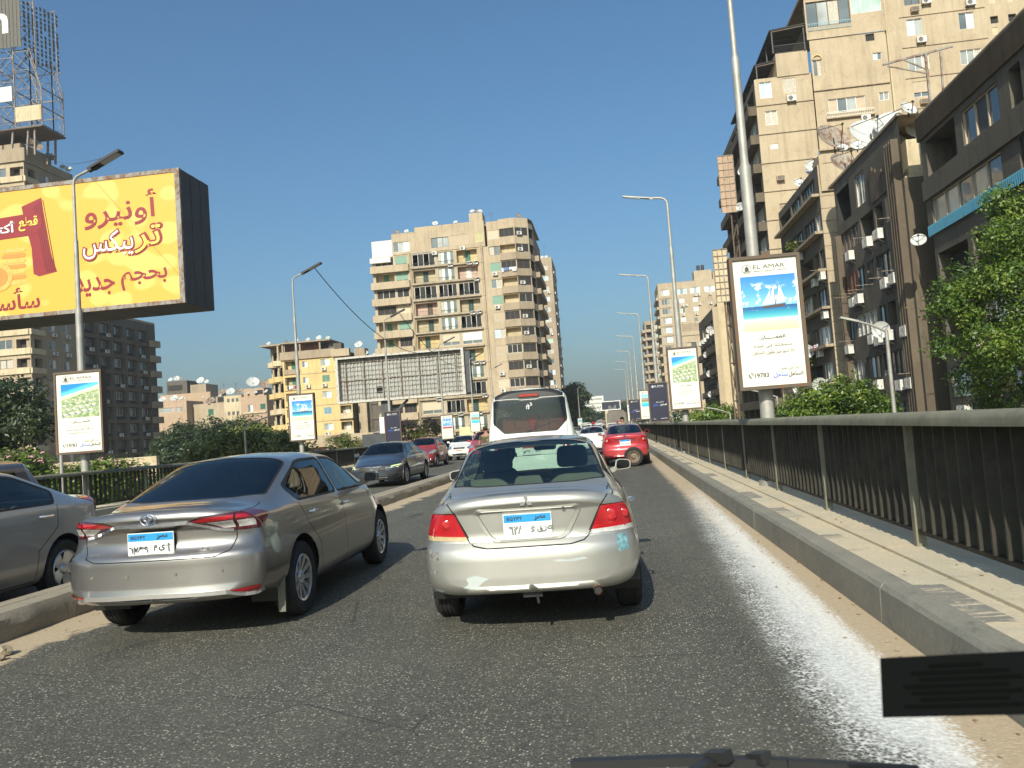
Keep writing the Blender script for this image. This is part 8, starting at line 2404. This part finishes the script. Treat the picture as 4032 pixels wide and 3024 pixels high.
# dark sign box below the navy advert
off = (-17, 60, GZ)
B = empty('kiosk', off, 0, 'plain dark panel standing behind the railing, right of the left navy board', 'kiosk')
block(B, off, -18.2, -15.9, 58, 58.3, GZ, 2.05, 'sheet_dark', 'panel'); block(B, off, -20.3, -19.2, 70, 71, GZ, 3.6, 'wall_white', 'pillar')

# street lamps of the lower road
def low_lamp(x, y, H, arm, label):
    t = empty('street_lamp', (x, y, GZ), 0, label, 'street lamp', 'low street lamps beside the bridge')
    m = MB(); m.tube([(0, 0, 0), (0, 0, 2.5), (0, 0, H)], [.11, .08, .055], 10); m.build('pole', M['galv'], t, True)
    m = MB(); m.tube([(0, 0, H - .05), (arm * .35, 0, H + .18), (arm * .75, 0, H + .36)], .035, 8); m.build('arm', M['galv'], t, True)
    m = MB(); m.bar((arm * .7, 0, H + .34), (arm * 1.15, 0, H + .50), .16, .06); m.build('lamp_head', M['galv'], t)
low_lamp(8.56, 26, 10.25, -1.15, 'white low street lamp in front of the finned block on the right')
low_lamp(9.5, 48, 8.9, -1.4, 'low street lamp between the sailing boat board and the aerial villas board')
low_lamp(8.5, 60, 8.2, -1.4, 'farther low street lamp just right of the aerial villas board')
low_lamp(-21.1, 45, 9.4, 1.4, 'low street lamp in front of the big leafy tree left of the yellow building')
low_lamp(-29.5, 56, 8.0, -1.5, 'low street lamp with a drooping head above the left railing')
low_lamp(-24, 78, 8.6, 1.6, 'low street lamp in front of the pale terrace building')
low_lamp(-18.5, 25.5, 9.2, .9, 'pale pole of a low street lamp beneath the nearest left villas board')
# ------------------------------------------------------------------ trees and plants
def leafm(name, c, tr=.18):
    t = NT(name); n = t.noise(t.pos(), 1.3, 3)
    col = t.mix(t.ramp(n, [(.3, 0), (.7, 1)]), c, (c[0] * 1.5, c[1] * 1.25, c[2] * .9))
    t.setb(col, .45, 0, .5)
    tl = t.n('BsdfTranslucent'); t.l(t.mix(.5, col, (c[0] * 1.8, c[1] * 1.7, c[2] * .5)), tl.inputs[0])
    mx = t.n('MixShader'); mx.inputs[0].default_value = tr; t.l(t.b.outputs[0], mx.inputs[1]); t.l(tl.outputs[0], mx.inputs[2]); t.l(mx.outputs[0], t.o.inputs[0]); return t.m
LF = {'bright': [leafm('leaf_bright_a', (.066, .128, .016)), leafm('leaf_bright_b', (.034, .075, .010)), leafm('leaf_bright_c', (.115, .175, .026))],
      'mid': [leafm('leaf_mid_a', (.09, .125, .028)), leafm('leaf_mid_b', (.055, .085, .02)), leafm('leaf_mid_c', (.13, .15, .045))],
      'dark': [leafm('leaf_dark_a', (.022, .045, .014)), leafm('leaf_dark_b', (.014, .03, .010)), leafm('leaf_dark_c', (.035, .06, .02))]}
M['bark'] = wallmat('bark', (.12, .09, .06), (.08, .06, .04), (.04, .03, .02), .6)
M['blossom'] = plain('pink_blossom', (.55, .30, .30), .8, var=.2)
def leaves_mesh(blobs, n, size, seed, clump=14, spread=.35, flat=0.0, extra=None, extra_share=0):
    r = np.random.default_rng(seed)
    vol = np.array([b[3] ** 2 for b in blobs]); vol = vol / vol.sum()
    nc = n // clump
    bi = r.choice(len(blobs), nc, p=vol)
    C = np.array([b[:3] for b in blobs])[bi]; Rr = np.array([b[3] for b in blobs])[bi]
    sq = np.array([(b[4] if len(b) > 4 else .85) for b in blobs])[bi]
    d = r.normal(size=(nc, 3)); d /= np.linalg.norm(d, axis=1)[:, None]
    rad = Rr * (1 - np.abs(r.normal(0, .24, nc))) * (1 + .13 * np.sin(d[:, 0] * 7 + bi) * np.sin(d[:, 2] * 6 + bi * 2))
    cc = C + d * rad[:, None] * np.stack([np.ones(nc), np.ones(nc), sq], 1)
    k = clump
    P = np.repeat(cc, k, 0) + r.normal(0, spread * .5, (nc * k, 3)) * np.array([1, 1, .6 - flat * .35])
    N = np.repeat(d, k, 0) * .7 + r.normal(0, .55, (nc * k, 3)) + np.array([0, -.1, .5 + flat])
    N /= np.linalg.norm(N, axis=1)[:, None]
    T = np.cross(N, r.normal(size=N.shape)); T /= np.linalg.norm(T, axis=1)[:, None]; Bt = np.cross(N, T)
    s = size * r.uniform(.6, 1.3, nc * k)[:, None]
    a, b, c_, d_ = P - T * s, P + Bt * s * .45 + N * s * .12, P + T * s, P - Bt * s * .45 + N * s * .12
    V = np.stack([a, b, c_, d_], 1).reshape(-1, 3)
    nq = nc * k
    me = bpy.data.meshes.new('crown')
    me.vertices.add(nq * 4); me.vertices.foreach_set('co', V.astype(np.float32).ravel())
    me.loops.add(nq * 4); me.loops.foreach_set('vertex_index', np.arange(nq * 4, dtype=np.int32))
    me.polygons.add(nq); me.polygons.foreach_set('loop_start', np.arange(0, nq * 4, 4, dtype=np.int32))
    mi = np.repeat(r.choice(3, nc, p=[.45, .3, .25]), k)
    if extra_share:
        up = (d[:, 2] > .1)
        ex = np.repeat((r.random(nc) < extra_share) & up, k); mi[ex] = 3
    me.polygons.foreach_set('material_index', mi.astype(np.int32))
    me.update(calc_edges=True); return me
def tree(loc, label, blobs, n, size, kind, seed, trunk=.22, cat='tree', name='tree', clump=14, spread=.35, flat=0, blossom=0, th=None, group=None):
    """blobs: world positions relative to loc"""
    t = empty(name, loc, 0, label, cat, group)
    me = leaves_mesh(blobs, n, size, seed, clump, spread, flat, extra_share=blossom)
    for m in LF[kind]: me.materials.append(m)
    if blossom: me.materials.append(M['blossom'])
    link('crown', me, t)
    r = random.Random(seed); m = MB()
    top = sum((Vector(b[:3]) for b in blobs), Vector()) / len(blobs)
    h0 = (th or top.z * .45)
    m.tube([(0, 0, 0), (r.uniform(-.1, .1), r.uniform(-.1, .1), h0 * .5), (top.x * .3, top.y * .3, h0)], [trunk * 1.25, trunk, trunk * .75], 10)
    m.build('trunk', M['bark'], t, True)
    for b in sorted(blobs, key=lambda b: -b[3])[:7]:
        q = MB(); s0 = Vector((top.x * .3, top.y * .3, h0 * .97)); e = Vector(b[:3])
        md = s0.lerp(e, .5) + Vector((r.uniform(-.3, .3), r.uniform(-.3, .3), .3)); q.tube([s0, md, e], [trunk * .5, trunk * .3, trunk * .1], 7)
        for k in range(3): q.tube([md.lerp(e, .3 + .2 * k), e + Vector((r.uniform(-1, 1), r.uniform(-1, 1), r.uniform(-.5, 1))) * b[3] * .7], [trunk * .15, trunk * .04], 5)
        q.build('branch', M['bark'], t, True)
    return t
def blobs_in(cx, cy, cz, rx, ry_, rz, n, r0, r1, seed, top=True):
    r = random.Random(seed); out = []
    for _ in range(n):
        while True:
            x, y, z = r.uniform(-1, 1), r.uniform(-1, 1), r.uniform(-1, 1)
            if x * x + y * y + z * z <= 1: break
        out.append((cx + x * rx, cy + y * ry_, cz + z * rz, r.uniform(r0, r1)))
    return out
G0 = -GZ
# big tree at the right edge
_bt = [(-1.59, .08, 13.1, .5), (-1.42, .06, 12.5, .54), (-2.75, -2.0, 11.88, .35), (-3.1, -2.1, 10.86, .45), (-3.11, -.24, 11.08, .4), (-3.63, -.51, 10.72, .33), (-3.95, -.69, 10.25, .24), (-3.48, -1.67, 10.31, .5), (-2.24, -.86, 11.19, .65), (-2.02, -.86, 10.08, .65),
       (-3.49, -.93, 9.63, .46), (-3.37, -2.07, 9.21, .54), (-3.99, -1.34, 9.33, .3), (-2.49, -1.44, 8.98, .55), (-3.11, -.55, 8.54, .49), (-2.07, .19, 8.18, .64), (-1.25, .06, 11.73, .54), (-2.29, -1.03, 11.78, .39)]
_bt = [(a_, b_, c_, r_ * 1.28) for a_, b_, c_, r_ in _bt] + [(-1.2, -.9, 9.4, 1.1), (-1.0, -1.2, 11.0, 1.1), (-.2, -1.5, 12.6, 1.0), (-.8, -.8, 7.9, 1.1), (.6, -1.8, 10.5, 1.4), (.8, -2.0, 8.5, 1.3), (-2.2, .4, 7.4, .7), (.2, -1.0, 13.6, .9)]
tree((12.6, 23.0, GZ), 'big bright green tree before the near dark block at the right edge', _bt, 60000, .055, 'bright', 3, .3, clump=30, spread=.30)
tree((8.6, 30.5, GZ), 'low rounded bright tree over the right railing, beside the sailing boat board', 
     [(-1.9, 0, 7.6, .95), (-1.0, 0, 8.1, .9), (-.1, 0, 8.35, .85), (.6, .2, 7.6, .9), (-2.5, 0, 7.0, .7), (.3, .4, 6.6, 1.1), (-1.3, .3, 6.6, 1.2), (.9, 0, 7.9, .55)], 22000, .075, 'bright', 5, .2, clump=20, spread=.4)
tree((9.0, 72, GZ), 'feathery pale green tree below the aerial villas board on the right', blobs_in(-.5, 0, 7.4, 2.6, 1.5, 1.2, 10, .8, 1.2, 6), 7000, .15, 'bright', 7, .2, spread=.6)
tree((8.2, 95, GZ), 'small dark bush behind the base of the second right-hand board', blobs_in(0, 0, 7.0, 3.0, 1.5, 1.4, 8, .9, 1.3, 8), 5000, .18, 'dark', 8, .2, spread=.6)
# left side
tree((-38, 48, GZ), 'dark spreading tree at the left edge below the yellow billboard', blobs_in(-2.5, 0, 10.5, 4.2, 3, 2.9, 22, 1.2, 1.9, 11), 26000, .16, 'dark', 12, .4, spread=.7)
tree((-31.5, 38.5, GZ), 'leftmost flowering tree with pink blossom by the left railing', blobs_in(0, 0, 7.3, 4.2, 2.2, .9, 24, .5, 1.0, 13), 18000, .11, 'bright', 14, .25, spread=.7, flat=.6, blossom=.16)
tree((-24.6, 36.5, GZ), 'flowering tree with pink blossom behind the nearest left lamp post', blobs_in(0, 0, 6.9, 3.4, 2.0, .8, 22, .5, .9, 15), 16000, .11, 'bright', 16, .25, spread=.7, flat=.6, blossom=.12)
tree((-27.5, 35.5, GZ), 'flat topped blossom tree between the two other flowering trees', blobs_in(-.5, 0, 8.0, 1.6, 1.5, .5, 10, .4, .8, 17), 6000, .11, 'bright', 18, .2, spread=.6, flat=.6, blossom=.15)
tree((-60.5, 110, GZ), 'dark mass of trees below the low houses, left of the olive tree', blobs_in(0, 0, 8.2, 4.2, 4, 3.2, 24, 1.4, 2.2, 19), 22000, .24, 'dark', 20, .5, spread=1.0)
tree((-52, 106, GZ), 'second dark tree rising towards the yellow building', blobs_in(0, 0, 9.6, 5, 3, 3.0, 22, 1.6, 2.6, 21), 18000, .22, 'dark', 22, .4, spread=.8)
tree((-23.6, 51, GZ), 'olive green broad leaved tree over the roof of the taupe sedan', blobs_in(0, 0, 7.8, 4.0, 2.5, 1.7, 24, .9, 1.4, 23), 26000, .15, 'mid', 24, .3, spread=.55)
tree((-27.2, 60, GZ), 'small bright shrub in front of the grey wall on the left', blobs_in(0, 0, 6.6, 1.8, 1, .9, 8, .5, .9, 25), 6000, .12, 'bright', 26, .12, cat='shrub', spread=.5)
tree((-23.5, 96, GZ), 'pink flowering shrub between the dark panel and the clouds board', blobs_in(0, 0, 8.2, 3.2, 1.5, 1.7, 16, .7, 1.1, 27), 9000, .15, 'mid', 28, .2, spread=.6, blossom=.42)
tree((-31.0, 92, GZ), 'little green bush on the terrace left of the left navy board', blobs_in(0, 0, 7.6, 2.2, 1, 1.4, 9, .6, 1.0, 29), 4500, .15, 'mid', 30, .15, cat='shrub', spread=.5, blossom=.08)
tree((-7.6, 176, GZ), 'tall dark tree rising over the bridge behind the minibus', blobs_in(0, 0, 11.5, 3.0, 3, 5.0, 34, 1.1, 1.9, 31), 26000, .26, 'dark', 32, .5, spread=.9)
tree((-12.5, 182, GZ), 'lower shoulder of dark foliage left of the tall tree behind the minibus', blobs_in(0, 0, 10.2, 4, 3, 3.6, 22, 1.3, 2.0, 33), 14000, .28, 'dark', 34, .4, spread=.9)
for k, (x, y, zt, w) in enumerate(((-6.5, 330, 11, 9), (3, 380, 14, 8), (16, 340, 12, 10), (-14, 360, 10, 9))):
    tree((x, y, GZ), ['hazy distant trees below the far white tower', 'distant tree top above the far billboard', 'hazy trees at the right end of the road', 'hazy trees far away left of the road end'][k], blobs_in(0, 0, zt, w, 4, 3.0, 16, 2, 3.2, 40 + k), 6000, .5, 'dark', 50 + k, .5, spread=1.6)
# creeper on the veranda block
t = empty('creeper', (15.5, 66, GZ), 0, 'green creeper trailing down the front of the veranda block', 'creeper')
me = leaves_mesh([(0, 1.5 * math.sin(k * 1.7) + (k % 3) * 1.0, 5 + k * 1.15, .5) for k in range(15)], 5200, .10, 77, 10, .35)
for m in LF['mid']: me.materials.append(m)
link('leaves', me, t); m = MB(); m.tube([(.2, 0, 0), (.3, .5, 8), (.2, 0, 14), (.3, .6, 21)], .05, 6); m.build('stem', M['bark'], t)

# ------------------------------------------------------------------ distance: towers, billboard, gantry
off = (-14, 560, GZ)
B = empty('apartment_tower', off, 0, 'pale striped tower far down the road right of the tall tree', 'building')
F = Face(B, (-17, 545), (1, 0), (0, -1), 13, GZ, 21, 'wall_white', off)
for i in range(8): F.window(1, 12, 1 + i * 2.9 - 3, 2.2 + i * 2.9 - 3, ('glass_mid',) * 5, 'white_paint')
F.finish(); F = Face(B, (-4, 545), (0, 1), (1, 0), 14, GZ, 20, 'wall_white', off); F.finish()
FB = empty('billboard', (.2, 300.6, GZ), 0, 'distant landscape billboard spanning the end of the road', 'billboard'); off = (.2, 300.6, GZ)
m = MB(); m.box(-3.3, 3.8, 300, 300.5, 6.7, 7.0); m.box(-3.3, 3.8, 300, 300.5, 9.8, 10.1); m.box(-3.3, -3.0, 300, 300.5, 7.0, 9.8); m.box(3.5, 3.8, 300, 300.5, 7, 9.8); m.build('frame', M['white_paint'], FB, off=off)
m = MB(); m.box(-3.0, 3.5, 300.1, 300.4, 7.0, 9.8); m.build('printed_sheet', M['poster_navy'], FB, off=off)
m = MB()
for k in range(7): m.box(-.6 + k * .4, -.35 + k * .4, 300.05, 300.09, 7.1, 7.9 + .6 * math.sin(k * 1.3 + .5))
m.build('printed_skyline', M['ink_pale'], FB, off=off); m = MB(); m.tube([(-1.4, 300.3, GZ), (-1.4, 300.3, 6.7)], .7, 12); m.build('column', M['wall_cream'], FB, True, off)
off = (0, 600, GZ)
B = empty('apartment_block', off, 0, 'hazy grey blocks closing the end of the road', 'building')
for x0, x1, z, y in ((-30, -20, 15, 620), (8, 16, 19, 600), (18, 30, 14, 640), (-6, 2, 9, 650)): block(B, off, x0, x1, y, y + 20, GZ, z, 'wall_grey')
# ------------------------------------------------------------------ the car the photograph is taken from
wv = lambda d, u, v: EYE + (_f + _rt * ((u - 2016) / 3200) - _up * ((v - 1512) / 3200)) * d
M['sticker'] = plain('sticker_back', (.007, .008, .008), .9, 0, 0.0); M['sticker_ink'] = plain('sticker_ink', (.0045, .005, .005), .9, 0, 0.0)  # near-black colours stand in for the shade of the unbuilt car roof
t = empty('windscreen_sticker', wv(.62, 3800, 2710), 0, 'dark rectangular windscreen sticker seen from behind at the lower right', 'sticker')
m = MB(); O_ = t.location
c = [wv(.62, 3466, 2592), wv(.60, 4120, 2560), wv(.60, 4120, 2812), wv(.62, 3476, 2826)]
n_ = (c[1] - c[0]).cross(c[2] - c[0]).normalized() * .0008
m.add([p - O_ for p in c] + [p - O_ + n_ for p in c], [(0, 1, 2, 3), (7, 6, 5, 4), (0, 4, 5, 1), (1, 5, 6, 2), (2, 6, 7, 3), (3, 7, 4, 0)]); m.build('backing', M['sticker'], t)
m = MB()
for k in range(7):
    a = c[0].lerp(c[3], .16 + k * .11); b_ = c[1].lerp(c[2], .16 + k * .11)
    w0, w1 = (.30, .62) if k == 0 else (.14 + (k % 3) * .05, .86 - (k % 2) * .08)
    p, q = a.lerp(b_, w0) - n_ * .5, a.lerp(b_, w1) - n_ * .5
    m.bar(p - O_ + n_ * -.2, q - O_ + n_ * -.2, .0012, .0022)
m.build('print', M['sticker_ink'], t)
t = empty('wiper', wv(.9, 2900, 3010), 0, 'black windscreen wiper along the bottom edge of the view', 'wiper'); O_ = t.location
m = MB(); pts = [wv(.95, 2250, 3010) - O_, wv(.93, 2700, 2992) - O_, wv(.9, 3100, 3006) - O_, wv(.88, 3620, 3040) - O_]
for a, b_ in zip(pts[:-1], pts[1:]): m.bar(a, b_, .012, .010)
m.build('blade', M['blackp'], t)
m = MB(); m.bar(wv(.92, 2790, 2978) - O_, wv(.90, 2870, 2978) - O_, .016, .012); m.bar(wv(.92, 2960, 2984) - O_, wv(.90, 3020, 2984) - O_, .016, .012); m.bar(wv(.92, 2830, 2985) - O_, wv(.80, 2500, 3200) - O_, .012, .012); m.build('wiper_arm', M['blackp'], t)

# ------------------------------------------------------------------ air
h = bpy.data.materials.new('haze'); h.use_nodes = True; ht = h.node_tree; ht.nodes.remove(ht.nodes['Principled BSDF'])
pv = ht.nodes.new('ShaderNodeVolumePrincipled'); pv.inputs['Color'].default_value = (.84, .87, .85, 1); pv.inputs['Density'].default_value = .00042; pv.inputs['Anisotropy'].default_value = .2
ht.links.new(pv.outputs[0], ht.nodes['Material Output'].inputs['Volume'])
m = MB(); m.box(-2005, 2005, -505, 3505, GZ - 1, 84)
o = m.build('haze', h); setp(o, kind='stuff'); o.display_type = 'WIRE'
